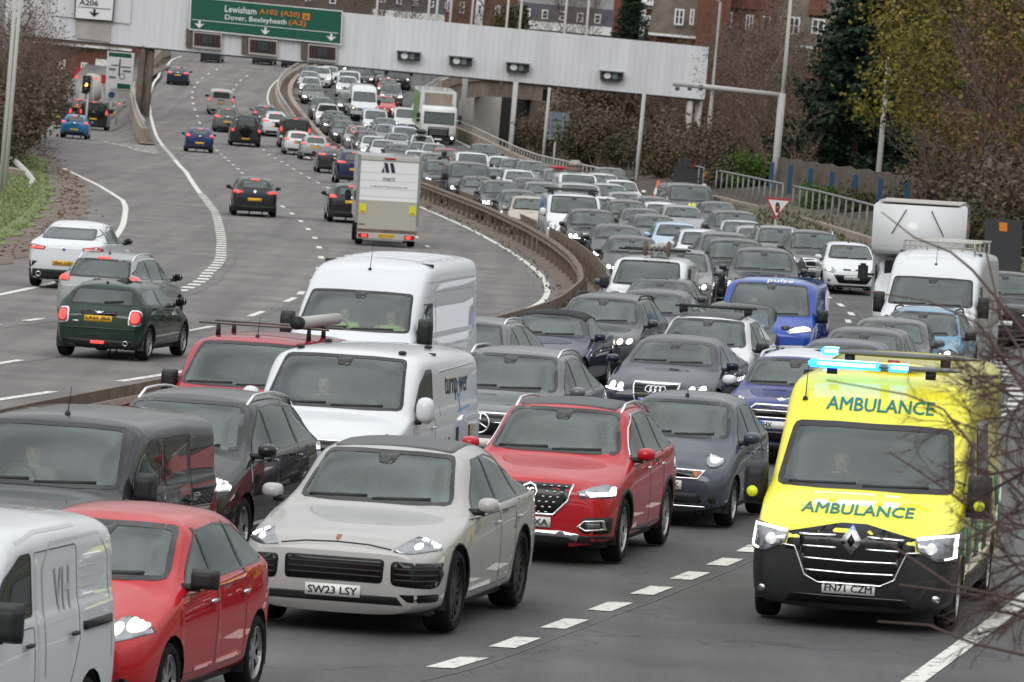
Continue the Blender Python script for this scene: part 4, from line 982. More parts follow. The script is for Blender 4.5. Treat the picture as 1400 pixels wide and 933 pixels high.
t,o=sign_board('road_sign',[(920,262),(922,229),(983,234),(982,265)],276,'dark back of a sign board with a small orange plate','road sign','dark_metal'); face([(963,243),(963,235),(972,236),(972,244)],276,'sign_orange',o,'orange_plate'); face([(965,242),(968,236.5),(971,242.4)],276,'sign_red',o,'red_mark',d=.03)
t,o=sign_board('road_sign',[(922,229),(938,212),(950,229)],277,'dark triangular sign back above the dark board','road sign','dark_metal',False); face([(944,229),(947,224),(950,229.4)],277,'sign_red',o,'small_triangle',d=.05)
t,o=sign_board('road_sign',[(1346,368),(1347,298),(1397,302),(1396,372)],161,'large dark sign back with an orange plate at the right edge','road sign','dark_metal'); face([(1366,316),(1366,304),(1377,305),(1377,317)],161,'sign_orange',o,'orange_plate')
# traffic signals on the slip road
def signal(x,y,Y,label,sc=1.):
    t=thing('traffic_signal',label,'traffic signal',at(x,y+40,Y)); t.location.z=gz(t.location.x,Y); c=at(x,y,Y)-t.location
    bm=bmesh.new(); box(bm,c,(.42*sc,.3,1.15*sc),bev=.04); h_=obj('signal_head',bm,'black',t)
    for k in range(3):
        bm=bmesh.new(); lathe(bm,[(.0,-.02),(.13*sc,-.02),(.14*sc,.02)],14,'y',c+Vector((0,-.18,.34*sc*(1-k)))); obj('signal_light',bm,'amber_lit' if k==1 else 'dark_metal',h_)
    bm=bmesh.new(); tube(bm,[(0,.1,-.5),(0,.1,c.z-.5)],.07,8); obj('post',bm,'pole_grey',t); 
    bm=bmesh.new(); box(bm,c+Vector((0,.18,0)),(.62*sc,.04,1.4*sc)); obj('backing_board',bm,'sign_white' if sc>=1 else 'dark_metal',t,smooth=False)
    return t
signal(73.5,119,338,'traffic signal showing amber with a white backing board at the slip road'); signal(118,116,352,'traffic signal showing amber above the concrete mixer lorry',.9)
t,o=sign_board('small_sign',[(66,160),(67,128),(79,129),(78,160)],337,'small white sign with a blue panel under the left traffic signal','road sign','sign_white'); face([(68,144),(68.4,134),(77,135),(76.6,145)],337,'blue_paint',o,'blue_panel')
t,o=sign_board('small_sign',circ((152.5,130),4.6,4.6,16),368,'round blue sign below the route map sign','road sign','blue_paint'); t,o=sign_board('small_sign',[(138,114),(138.5,102),(145,103),(144.5,115)],374,'small red board left of the route map sign','road sign','sign_red')
# traffic cones on the right verge
def cone(x,y,label):
    p=gnd(x,y); t=thing('traffic_cone',label,'traffic cone',(p.x,p.y,p.z+.1)); bm=bmesh.new(); lathe(bm,[(.25,.04),(.06,.95),(0,.97)],14,'z'); obj('cone',bm,'cone_orange',t); bm=bmesh.new(); lathe(bm,[(.205,.26),(.14,.58)],14,'z'); 
    for v in bm.verts: v.co.x*=1.03; v.co.y*=1.03
    obj('white_sleeve',bm,'sign_white',t); bm=bmesh.new(); box(bm,(0,0,.03),(.55,.55,.06),bev=.01); obj('base',bm,'black',t)
cone(898,276,'orange and white cone on the verge left of the dark van'); cone(1343,390,'orange cone left one of two behind the dark SUV at the right edge'); cone(1380,392,'orange cone right one of two behind the dark SUV at the right edge')
# battered crash barrier and wall at the left
lb=thing('crash_barrier','bent grey crash barrier on the left grass verge','crash barrier',(0,0,0)); bm=bmesh.new(); tube(bm,[at(2,212,236),at(22,222,228),at(36,236,222),at(45,247,216),at(38,262,207),at(17,281,196)],[.14,.14,.14,.14,.13,.1],6); obj('beam',bm,'pole_grey',lb)
for x,y,Y in ((24,224,228),(38,240,220),(40,258,209)): 
    bm=bmesh.new(); p=at(x,y,Y); tube(bm,[p,p-Vector((0,0,1.0))],.06,6); obj('post',bm,'pole_grey',lb)
bm=bmesh.new(); a=at(-30,236,232); b_=at(38,250,221)
for p in (a,b_): pass
box(bm,(0,0,0),((b_-a).length,.4,1.3)); bmesh.ops.rotate(bm,cent=(0,0,0),matrix=Matrix.Rotation(atan2((b_-a).y,(b_-a).x),3,'Z'),verts=bm.verts); bmesh.ops.translate(bm,vec=(a+b_)/2+Vector((0,0,-.15)),verts=bm.verts); tag(obj('low_wall',bm,'concrete',smooth=False),'low concrete wall behind the bent barrier at the left edge','wall')

# ---- houses and flats behind
def facade(name,label,cat,x0,y0,x1,y1,Y,depth,m,skew=.087,zbot=None):
    """block whose front spans the pixel box at distance Y; returns root and a pixel->local function"""
    a=at(x0,y1,Y); b=at(x1,y1+(x1-x0)*skew,Y); top=at(x0,y0,Y).z
    zbot=(0.0 if x0>700 else -2) if zbot is None else zbot
    t=thing(name,label,cat,(a.x,Y,0)); W_=b.x-a.x
    bm=bmesh.new(); box(bm,(W_/2,depth/2,(top+zbot)/2),(W_,depth,top-zbot)); obj('wall',bm,m,t,smooth=False)
    return t,W_,top
def loc(t,x,y,Y,d=0): 
    p=at(x,y,Y)-t.location; p.y=d; return p
def win(t,x0,y0,x1,y1,Y,d=-.02,frame='white_paint',bars=2):
    a=loc(t,x0,y1,Y); b=loc(t,x1,y0,Y); cx,cz=(a.x+b.x)/2,(a.z+b.z)/2; w_,h_=abs(b.x-a.x),abs(b.z-a.z)
    bm=bmesh.new(); box(bm,(cx,d-.04,cz),(w_,.12,h_)); f=obj('window',bm,frame,t,smooth=False)
    k=bars; pw=(w_-.14*(k+1))/k
    for i in range(k):
        bm=bmesh.new()
        for j in range(2): box(bm,(cx-w_/2+.14+pw/2+i*(pw+.14),d-.11,cz+(j-.5)*(h_-.2)/2*1.0),(pw,.03,(h_-.34)/2))
        obj('pane',bm,'window_dark',f,smooth=False)
    return f
def mansard(t,x0,x1,yt,yb,Y,run,m='roof_tile',ridge=3):
    a=loc(t,x0,yb,Y); b=loc(t,x1,yb+(x1-x0)*.087,Y); zt=loc(t,x0,yt,Y).z; zb=a.z
    bm=bmesh.new(); P=[(a.x-.3,-.5,zb),(b.x+.3,-.5,zb),(b.x-.3,run,zt),(a.x+.3,run,zt),(a.x+.3,8,zt+ridge),(b.x-.3,8,zt+ridge),(a.x-.3,9,zb),(b.x+.3,9,zb)]
    v=[bm.verts.new(p) for p in P]
    for f in ((0,1,2,3),(3,2,5,4),(0,3,4,6),(1,7,5,2),(6,4,5,7),(0,6,7,1)): bm.faces.new([v[i] for i in f])
    bmesh.ops.recalc_face_normals(bm,faces=bm.faces[:]); r=obj('roof',bm,m,t,smooth=False)
    bm=bmesh.new(); box(bm,((a.x+b.x)/2,-.6,zb-.05),(b.x-a.x+.8,.25,.2)); obj('gutter',bm,'white_paint',r,smooth=False); return r
t,W_,top=facade('brick_house','red brick house with a brown mansard roof left of the lamp column','house',893,48,968,140,425,9,'brick_red'); mansard(t,893,962,10,46,425,2.2)
for x0,x1 in ((921,936),(942,950),(954,961)): win(t,x0,13,x1,34,425,-.1,bars=2 if x1-x0>10 else 1)
bm=bmesh.new(); p=loc(t,974,40,425); box(bm,(p.x,3,p.z),(2.6,8,9)); obj('chimney',bm,'brick_red',t,smooth=False)
t,W_,top=facade('brick_house','tall red brick gabled house with a dark open window','house',984,-30,1056,140,428,9,'brick_red')
for px in ((1018,21,1031,42),(985,17,1002,38)): win(t,*px,428)
bm=bmesh.new(); a=loc(t,1040,49,428); b_=loc(t,1054,23,428); box(bm,((a.x+b_.x)/2,-.03,(a.z+b_.z)/2),(b_.x-a.x,.08,b_.z-a.z)); f=obj('window',bm,'white_paint',t,smooth=False); bm=bmesh.new(); box(bm,((a.x+b_.x)/2,-.08,(a.z+b_.z)/2),(b_.x-a.x-.24,.06,b_.z-a.z-.24)); obj('pane',bm,'black',f,smooth=False)
bm=bmesh.new(); p=loc(t,1000,8,428); box(bm,(p.x,-.12,p.z),(4.5,.25,.3)); obj('cornice',bm,'brick_red',t,smooth=False)
t,W_,top=facade('brick_house','red brick house with three white dormer windows beside the conifer','house',1058,62,1200,160,424,9,'brick_red'); mansard(t,1058,1200,24,60,424,2.0)
for px in ((1076,24,1094,47),(1108,27,1128,46),(1153,30,1176,52)): win(t,*px,424,-.35)
for px in ((1072,70,1090,90),(1104,70,1124,90)): win(t,*px,424,bars=2)
bm=bmesh.new(); p=loc(t,1121,4,424); box(bm,(p.x,3,p.z+.5),(1.4,1.2,3)); obj('chimney',bm,'brick_red',t,smooth=False)
t,W_,top=facade('apartment_block','purple grey clad building with a white ground band behind the gantry','apartment block',505,-30,640,70,540,12,'purple_cladding')
a=loc(t,505,6,540); b_=loc(t,640,26,540); bm=bmesh.new(); box(bm,(W_/2,-.1,a.z-1.0),(W_,.3,1.1)); obj('white_band',bm,'white_paint',t,smooth=False)
for i in range(5): win(t,520+i*22,-4+i*2,528+i*22,4+i*2,540,bars=1)
t,W_,top=facade('apartment_block','red brick flats with white balconies above the gantry','apartment block',604,-30,702,70,520,12,'brick_red')
bm=bmesh.new(); a=loc(t,648,40,520); b_=loc(t,664,-20,520); box(bm,((a.x+b_.x)/2,-.3,(a.z+b_.z)/2),(b_.x-a.x,.7,b_.z-a.z)); obj('stair_tower',bm,'white_paint',t,smooth=False)
for px in ((610,0,617,16),(628,3,636,18),(652,6,660,20),(676,8,684,22)): win(t,*px,520,-.7 if px[0]==652 else -.02,bars=1)
t,W_,top=facade('apartment_block','low purple building with white shop band right of the brick flats','apartment block',702,2,838,75,500,10,'purple_cladding')
bm=bmesh.new(); a=loc(t,702,32,500); box(bm,(W_/2,-.1,a.z),(W_,.3,.8)); obj('white_band',bm,'white_paint',t,smooth=False)
for i in range(5): win(t,716+i*24,12+i*2,726+i*24,24+i*2,500,bars=1)
t,W_,top=facade('apartment_block','brick and white balconied block left of the mansard house','apartment block',835,-30,900,75,470,10,'brick_red')
for k in range(2):
    bm=bmesh.new(); a=loc(t,878+0,45-28*k,470); b_=loc(t,897,22-28*k,470); box(bm,((a.x+b_.x)/2,-.5,(a.z+b_.z)/2),(b_.x-a.x,1.2,.3)); o=obj('balcony',bm,'white_paint',t,smooth=False); win(t,882,22-28*k,894,40-28*k,470,bars=2)
bm=bmesh.new(); p=loc(t,880,10,470); box(bm,(p.x,-.4,p.z),(.5,.7,9)); obj('corner_pillar',bm,'white_paint',t,smooth=False)
t,W_,top=facade('terraced_house','brown terraced house with a white window behind the slip road signals','house',40,52,175,140,470,9,'brick_red'); mansard(t,40,175,38,56,470,3)
win(t,80,82,90,94,470); win(t,110,86,120,98,470); win(t,62,104,70,118,470)
bm=bmesh.new(); p=loc(t,128,104,470); box(bm,(p.x,-.3,p.z),(3.5,.6,1.2)); obj('shop_sign',bm,'sign_red',t,smooth=False); bm=bmesh.new(); p=loc(t,139,92,470); box(bm,(p.x,-.3,p.z),(1.1,.4,1.4)); obj('white_panel',bm,'white_paint',t,smooth=False)
t,W_,top=facade('terraced_house','dark terraced house behind the gore parapet','house',176,45,262,140,490,9,'brown_render'); mansard(t,176,262,34,48,490,3)
win(t,196,62,205,72,490); win(t,225,66,234,76,490)
t,W_,top=facade('terraced_house','long brown building half hidden behind the green sign','house',262,-30,505,95,560,9,'brown_render')
for i in range(6): win(t,280+i*34,-22+i*3,290+i*34,-10+i*3,560,bars=1)
# ---- vegetation
def rnd(a,b): return random.uniform(a,b)
def branch(bm,p,d,L,r,depth,spread=.6,mi=0,tips=None,kids=3,up=.15):
    n=3; pts=[p]; q=Vector(p); dd=Vector(d)
    for k in range(n):
        dd=(dd+Vector((rnd(-1,1),rnd(-1,1),rnd(-.6,1)))*.16+Vector((0,0,up*.3))).normalized(); q=q+dd*L/n; pts.append(q.copy())
    tube(bm,pts,[r*(1-.55*k/n) for k in range(n+1)],3 if depth<2 else 5,mi,False)
    if tips is not None and depth<=1: tips.extend(pts[1:])
    if depth>0:
        for k in range(kids):
            t=rnd(.35,1); i=min(n,int(t*n)+1); b_=pts[i]
            nd=(dd+Vector((rnd(-1,1),rnd(-1,1),rnd(-.4,.9)))*spread).normalized()
            branch(bm,b_,nd,L*rnd(.5,.72),r*.5,depth-1,spread,mi,tips,kids,up)
def leaves(bm,pts,n,size,jit,mi=0,droop=0):
    for _ in range(n):
        p=random.choice(pts)+Vector((random.gauss(0,jit),random.gauss(0,jit),random.gauss(0,jit*.8)))
        a=Vector((rnd(-1,1),rnd(-1,1),rnd(-1,1)-droop)).normalized(); b_=a.orthogonal().normalized(); b_=Matrix.Rotation(rnd(0,6.28),3,a)@b_; s=size*rnd(.6,1.4)
        v=[bm.verts.new(p+q) for q in (-b_*s*.5,a*s*.55,b_*s*.5,-a*s*.55)]; bm.faces.new(v).material_index=mi
PL={}
def plant(key,seed,H,crown,leafm,nleaf,lsize,trunk=.14,kind='tree',spread=.7,jit=.35,depth=3,bark='bark'):
    random.seed(seed); bm=bmesh.new(); tips=[]
    if kind=='tree':
        n=6; pts=[Vector((rnd(-.1,.1)*k,rnd(-.1,.1)*k,H*.8*k/n)) for k in range(n+1)]; tube(bm,pts,[trunk*(1-.8*k/n) for k in range(n+1)],7,0,False)
        for k in range(crown):
            i=random.randint(1,n-1); p=pts[i].lerp(pts[i+1],random.random()); a=rnd(0,6.28)
            branch(bm,p,Vector((cos(a),sin(a),rnd(.25,1.1))).normalized(),H*rnd(.16,.30),trunk*.35,depth-1,spread,0,tips)
    elif kind=='shrub':
        for k in range(crown):
            a=rnd(0,6.28); branch(bm,Vector((rnd(-.6,.6)*H*.4,rnd(-.6,.6)*H*.4,0)),Vector((cos(a)*.5,sin(a)*.5,1)).normalized(),H*rnd(.4,.65),trunk,depth-1,spread,0,tips)
    elif kind=='conifer':
        tube(bm,[(0,0,0),(0,0,H)],[trunk,.02],6,0,False); z=H*.04
        while z<H*.98:
            R=(H-z)*.30+.25
            for k in range(9):
                a=rnd(0,6.28); L=R*rnd(.7,1.12); d=Vector((cos(a),sin(a),rnd(-.18,.12)))
                for t in np.linspace(.25,1,6): 
                    p=Vector((0,0,z))+d*L*t+Vector((0,0,-.10*L*t*t+.18*L*t*t*t)); tips.append(p)
            z+=H*.032
    me=bpy.data.meshes.new('crown'); lb=bmesh.new(); leaves(lb,tips,nleaf,lsize,jit,0,.5 if kind=='conifer' else 0)
    w1=bpy.data.meshes.new('trunk'); bm.to_mesh(w1); bm.free(); w1.materials.append(M[bark]); lb.to_mesh(me); lb.free(); me.materials.append(M[leafm]); PL[key]=(w1,me)
def grow(key,name,label,cat,x,y,Y,sc=1,grp=None,h=0,sz=None,sink=.3):
    p=at(x,y,Y); w1,me=PL[key]; t=thing(name,label,cat,(p.x,Y,p.z-sink),rnd(0,6.28),grp); t.scale=(sc,sc,sz or sc)
    for nm,d in ((('trunk' if 'tree' in name or name=='conifer' else 'stems'),w1),(('crown' if 'tree' in name or name=='conifer' else 'foliage'),me)):
        o=bpy.data.objects.new(nm,d); COL.objects.link(o); o.parent=t
    return t
plant('conifer',3,13,0,'leaf_conifer',26000,.185,.2,'conifer',jit=.20)
plant('yellow',5,13,26,'leaf_yellow',9500,.185,.16,'tree',.8,.40)
plant('rust',8,12,24,'leaf_rust',4200,.16,.15,'tree',.8,.45)
plant('bare',11,9,34,'leaf_brown',2600,.10,.11,'tree',.75,.35,4,'twig')
plant('birch',13,9,20,'leaf_rust',500,.14,.10,'tree',.6,.3,3,'birch')
plant('shrub',17,3.4,16,'leaf_brown',2600,.17,.05,'shrub',.9,.35,3,'twig')
plant('olive',19,3.0,14,'leaf_olive',3600,.18,.05,'shrub',.9,.40,3,'twig')
plant('green',23,3.2,14,'leaf_green',5200,.2,.05,'shrub',.9,.38,3,'twig')
random.seed(31)
grow('conifer','conifer','dark green conifer behind the lamp column','tree',1158,318,268,1.42,None,0,1.15); grow('conifer','conifer','dark conifer top rising behind the first conifer','tree',1222,310,275,1.4,None,0,1.5)
GT='autumn trees on the right bank'
for x,y,Y,sc,l in ((1290,300,228,.92,'yellow green tree right of the conifers'),(1312,310,205,.8,'yellowing tree behind the white box van'),(1272,300,255,1.0,'tall yellow green tree against the conifer')): grow('yellow','autumn_tree',l,'tree',x,y,Y,sc,GT)
for x,y,Y,sc,l in ((1362,320,212,.9,'rusty tree behind the dark sign back'),(1405,330,190,.9,'rusty tree at the right edge')): grow('rust','autumn_tree',l,'tree',x,y,Y,sc,GT)
grow('yellow','autumn_tree','yellow tree furthest right behind the brown column','tree',1375,300,240,1.1,GT)
GB='bare trees on the right bank'
k=0
for x,y,Y,sc in ((1010,235,330,.85),(1045,235,310,.85),(1050,245,305,.85),(1005,220,374,.8),(1265,310,222,.7),(1335,330,195,.8),(1000,225,300,.7),(1035,240,282,.7),(1000,212,372,.9),(1020,230,300,.75),(1045,250,270,.65),(1055,240,350,.95),(975,205,395,.95),(1040,222,320,.95),(1060,240,300,.9),(1015,215,340,1.0),(905,195,388,.7),(940,200,384,.7),(880,190,385,.62),(830,180,395,.6),(785,172,405,.55),(1030,215,380,1.0),(1110,225,380,1.0),(1300,270,280,1.1)):
    grow('bare','bare_tree','leafless brown tree in the thicket on the right bank','tree',x,y,Y,sc,GB); k+=1
for x,y,Y,sc in ((905,190,385,.8),(925,196,390,.75),(1107,180,400,.6),(1100,240,268,.72),(1040,232,290,.8),(1062,238,280,.6),(918,206,335,.33),(832,200,340,.3),(1050,215,330,.8),(850,178,392,.7),(1085,262,262,.5)): grow('birch','bare_tree','slender pale stemmed birch in the brown thicket','tree',x,y,Y,sc,'pale stemmed birches on the right bank')
GS='brown shrubs on the right bank'
for i in range(46):
    f=i/45; x=735+f*430+rnd(-8,8); Y=345-f*110+rnd(-12,25); y=218+f*75+rnd(-14,6)-(Y-(345-f*110))*.45
    kk='shrub' if rnd(0,1)<.6 else 'olive'
    if 1000<x<1060 and y>240: continue
    if x>1058: y-=34; Y+=34
    grow(kk,'shrub','brown winter shrub in the thicket on the right bank' if kk=='shrub' else 'dull olive bramble shrub on the right bank','shrub',x,y,Y,rnd(.6,.95),GS if kk=='shrub' else 'olive brambles on the right bank')
for i in range(16):
    grow('shrub','shrub','brown winter shrub in the thicket on the right bank','shrub',800+i*17+rnd(-5,5),186+i*2.2+rnd(-4,6),400+rnd(-8,8),rnd(1.0,1.5),GS)
for i in range(14):
    x=1228+i*14+rnd(-6,6); Y=232-i*5+rnd(-6,12); grow('shrub' if i%3 else 'olive','shrub','brown winter shrub in the thicket on the right bank' if i%3 else 'dull olive bramble shrub on the right bank','shrub',x,318+i*4.5,Y,rnd(.7,1.0),GS if i%3 else 'olive brambles on the right bank')
grow('green','bush','bright green bush by the railing','bush',1012,268,268,.62); grow('green','bush','bright green bush by the railing right of the first','bush',1034,262,276,.62); bpy.context.view_layer.update()
[o for o in bpy.data.objects if o.get('label')=='bright green bush by the railing'][0]['label']='bright green bush beside the dark board and white railing'
grow('green','bush','green ivy clump climbing the timber fence','bush',1122,296,232,.45); grow('olive','bush','dark ivy clump at the foot of the conifer','bush',1185,318,226,.6); grow('green','bush','leafy green bush above the dark board at right edge','bush',1395,310,170,.45)
grow('conifer','conifer','dark evergreen above the gantry right part','tree',858,92,440,.62); grow('conifer','conifer','small dark evergreen above the gantry by the second camera box','tree',712,72,440,.33); grow('olive','shrub','dark shrub left of the small evergreen above the gantry','shrub',690,58,432,1.)
for x,y,Y,sc in ((480,70,470,.9),(520,72,480,.9),(560,76,470,.9),(420,50,480,.8),(620,76,470,.7),(660,80,470,.7),(760,86,455,.7),(800,90,450,.7),(230,80,470,.7),(280,75,490,.8),(150,100,440,.5),(330,70,490,.8),(30,140,400,.9),(95,110,450,.7),(60,120,440,.7)): grow('bare','bare_tree','leafless brown tree in the row beyond the gantry','tree',x,y,Y,sc,'bare trees beyond the gantry')
for i in range(22):
    f=i/21; x=-8+f*52+rnd(-6,6); Y=228+f*85; y=236-f*60; grow('shrub' if i%4 else 'olive','shrub','brown shrub overhanging the left verge' if i%4 else 'olive shrub on the left verge','shrub',x-4,y,Y,rnd(.8,1.15),'brown shrubs on the left verge' if i%4 else 'olive shrubs on the left verge')
for x,y,Y,sc in ((8,215,250,.75),(22,195,280,.7),(38,180,305,.65),(-6,220,240,.8),(46,172,325,.55)): grow('bare','bare_tree','leafless tree above the left verge','tree',x,y,Y,sc,'bare trees on the left verge')
# grass tufts along the verges: nobody could count them
random.seed(41); bm=bmesh.new()
for i in range(14000):
    Y=rnd(140,255); o=-17.4-abs(random.gauss(0,3.2)); p=off(Y,o); z=(.03 if o>-17.8 else .16)+.10*max(0,-o-20)*.6; s=rnd(.05,.12); a=rnd(0,6.28)
    v=[bm.verts.new(p+Vector((cos(a)*.025,sin(a)*.025,z))),bm.verts.new(p+Vector((-cos(a)*.025,-sin(a)*.025,z))),bm.verts.new(p+Vector((rnd(-.08,.08),rnd(-.08,.08),z+s)))]; bm.faces.new(v)
obj('grass_blades',bm,'leaf_grass',smooth=False)['kind']='stuff'
bm=bmesh.new()
for i in range(2600):
    Y=rnd(60,230); o=EO(Y)+abs(random.gauss(.3,.9)); p=off(Y,o); z=.13+.28*max(0,o-EO(Y)); s=rnd(.06,.2); a=rnd(0,6.28)
    v=[bm.verts.new(p+Vector((cos(a)*.06,sin(a)*.06,z))),bm.verts.new(p+Vector((-cos(a)*.06,-sin(a)*.06,z))),bm.verts.new(p+Vector((rnd(-.1,.1),rnd(-.1,.1),z+s)))]; bm.faces.new(v)
obj('grass_blades',bm,'leaf_olive',smooth=False)['kind']='stuff'
bm=bmesh.new()
for i in range(900):
    Y=rnd(80,330); o=random.choice((-1,1))*rnd(.75,1.25); p=off(Y,BO(Y)+o,.10); s=rnd(.03,.10); a=rnd(0,6.28)
    v=[bm.verts.new(p+Vector((cos(a)*.04,sin(a)*.04,-.02))),bm.verts.new(p+Vector((-cos(a)*.04,-sin(a)*.04,-.02))),bm.verts.new(p+Vector((rnd(-.1,.1),rnd(-.1,.1),s)))]; bm.faces.new(v)
obj('weeds',bm,'leaf_olive',smooth=False)['kind']='stuff'
bm=bmesh.new()
for i in range(700):
    Y=rnd(140,318); o=-16.6-.02*max(0,Y-225)+random.gauss(0,.45); p=off(Y,o,.03); s=rnd(.02,.09); box(bm,p,(s,s*rnd(.6,1.6),s*.5),rnd(0,3))
obj('litter',bm,'leaf_rust',smooth=False)['kind']='stuff'
# ---- the leafless bush close to the camera at the right edge
random.seed(5); tw=thing('bare_bush','leafless brown twigs of a bush close to the camera at the right edge','bush',(0,0,0))
base=Vector((3.9,24,gz(3.9,24))); bm=bmesh.new(); tips=[]
tube(bm,[base+Vector((0,0,-1)),base+Vector((-.1,0,1.5)),at(1440,900,24)],[.09,.07,.05],8,0,False); obj('stem',bm,'twig_near',tw)
bm=bmesh.new()
def tw_(p,d,L,r,depth):
    n=5; pts=[Vector(p)]; q=Vector(p); dd=Vector(d)
    for k in range(n):
        dd=(dd+Vector((rnd(-1,1),rnd(-1,1),rnd(-1,1)))*.20).normalized(); q=q+dd*L/n; pts.append(q.copy())
    tube(bm,pts,[r*(1-.72*k/n) for k in range(n+1)],5,0,False)
    if depth>0:
        for k in range(4):
            i=random.randint(1,n-1); nd=(dd+Vector((rnd(-1,1),rnd(-.6,.6),rnd(-1,1)))*.75).normalized(); tw_(pts[i],nd,L*rnd(.45,.7),r*.55,depth-1)
for x,y,dx,dz,L in ((1415,640,-1,-.15,.42),(1410,560,-1,.35,.36),(1420,720,-1,-.12,.40),(1420,780,-1,.25,.34),(1412,600,-.9,.1,.45),(1415,680,-.7,.6,.42),(1420,500,-.8,.25,.34),(1420,850,-.8,.3,.36),(1415,690,-1,-.5,.36),(1410,760,-1,-.05,.40),(1415,640,-.6,.9,.4),(1412,800,-.7,.7,.4),(1405,540,-.5,-.8,.3),(1405,470,-.8,-.3,.3),(1415,610,-1,-.35,.36),(1410,585,-.8,.55,.34),(1412,650,-.9,.3,.36),(1415,730,-.8,.5,.36),(1408,520,-1,.1,.30),(1408,430,-.8,.1,.26))+tuple((1404+rnd(0,14),rnd(430,860),-1,rnd(-.8,.8),rnd(.18,.34)) for _ in range(22)):
    tw_(at(x,y,24+rnd(-1,1.5)),Vector((dx,rnd(-.3,.3),dz)).normalized(),L*rnd(.85,1.1),.0062,3)
for P in ([(1440,500),(1330,370),(1300,345),(1250,325),(1205,290)],[(1420,560),(1340,445),(1300,425),(1270,412),(1160,395)],[(1420,700),(1330,610),(1290,560),(1240,540),(1130,520)],[(1430,830),(1300,800),(1210,740),(1190,725)],[(1440,905),(1330,880),(1270,855),(1200,850)],[(1410,640),(1320,690),(1280,660),(1215,618)],[(1420,770),(1340,815),(1230,800)],[(1430,610),(1395,480),(1370,440),(1345,330)]):
    tube(bm,[at(x,y,24+.3*i) for i,(x,y) in enumerate(P)],[.0085-.0014*i for i in range(len(P))],5,0,False)
obj('twigs',bm,'twig_near',tw)

# ------------------------------------------------------------------ details by kind of vehicle
def arch(x,R,a=.055,w=.06,t0=-12,t1=192,step=17):
    A=[(x+(R+a-.004)*cos(radians(t)),R+(R+a-.004)*sin(radians(t))) for t in range(t0,t1+1,step)]
    B=[(x+(R+a+w)*cos(radians(t)),R+(R+a+w)*sin(radians(t))) for t in range(t0,t1+1,step)]
    return A+B[::-1]
def cladding(S,w=.06,sill=.36,m='plastic'):
    R=S['wr'];a,b=S['axles']; g=S.get('archgap',.055)
    return [('arch_trim',m,'s',arch(a,R,g,w),{'off':.007,'grid':.12}),('arch_trim',m,'s',arch(b,R,g,w),{'off':.007,'grid':.12}),
            ('sill_trim',m,'s',[(a+R+g+.03,S.get('zb',.19)+.05),(b-R-g-.03,S.get('zb',.19)+.05),(b-R-g-.03,sill),(a+R+g+.03,sill)],{'off':.007,'grid':.12})]
def pillars(S,xs,w=.07):
    H=S['H']; return [('door_pillar','frit','s',[(x-w/2,S['hz']-.0),(x+w/2,S['hz']-.0),(x+w/2-.05,H-.12),(x-w/2-.05,H-.12)],{'off':.004}) for x in xs]
def headlight(P,lamps,kind='lamp_lit',housing='lamp_dark',drl=None,rim=None):
    kids=[('lamp',kind,circ(c,*r) if isinstance(r,tuple) else circ(c,r),{'grid':.2}) for c,r in lamps]
    if drl: kids.append(('running_light','lamp_lit',strip(drl,.022),{'grid':.08}))
    return ('headlight',housing,'f',P,{'mirror':1,'kids':kids,'grid':.045,'round':.025})
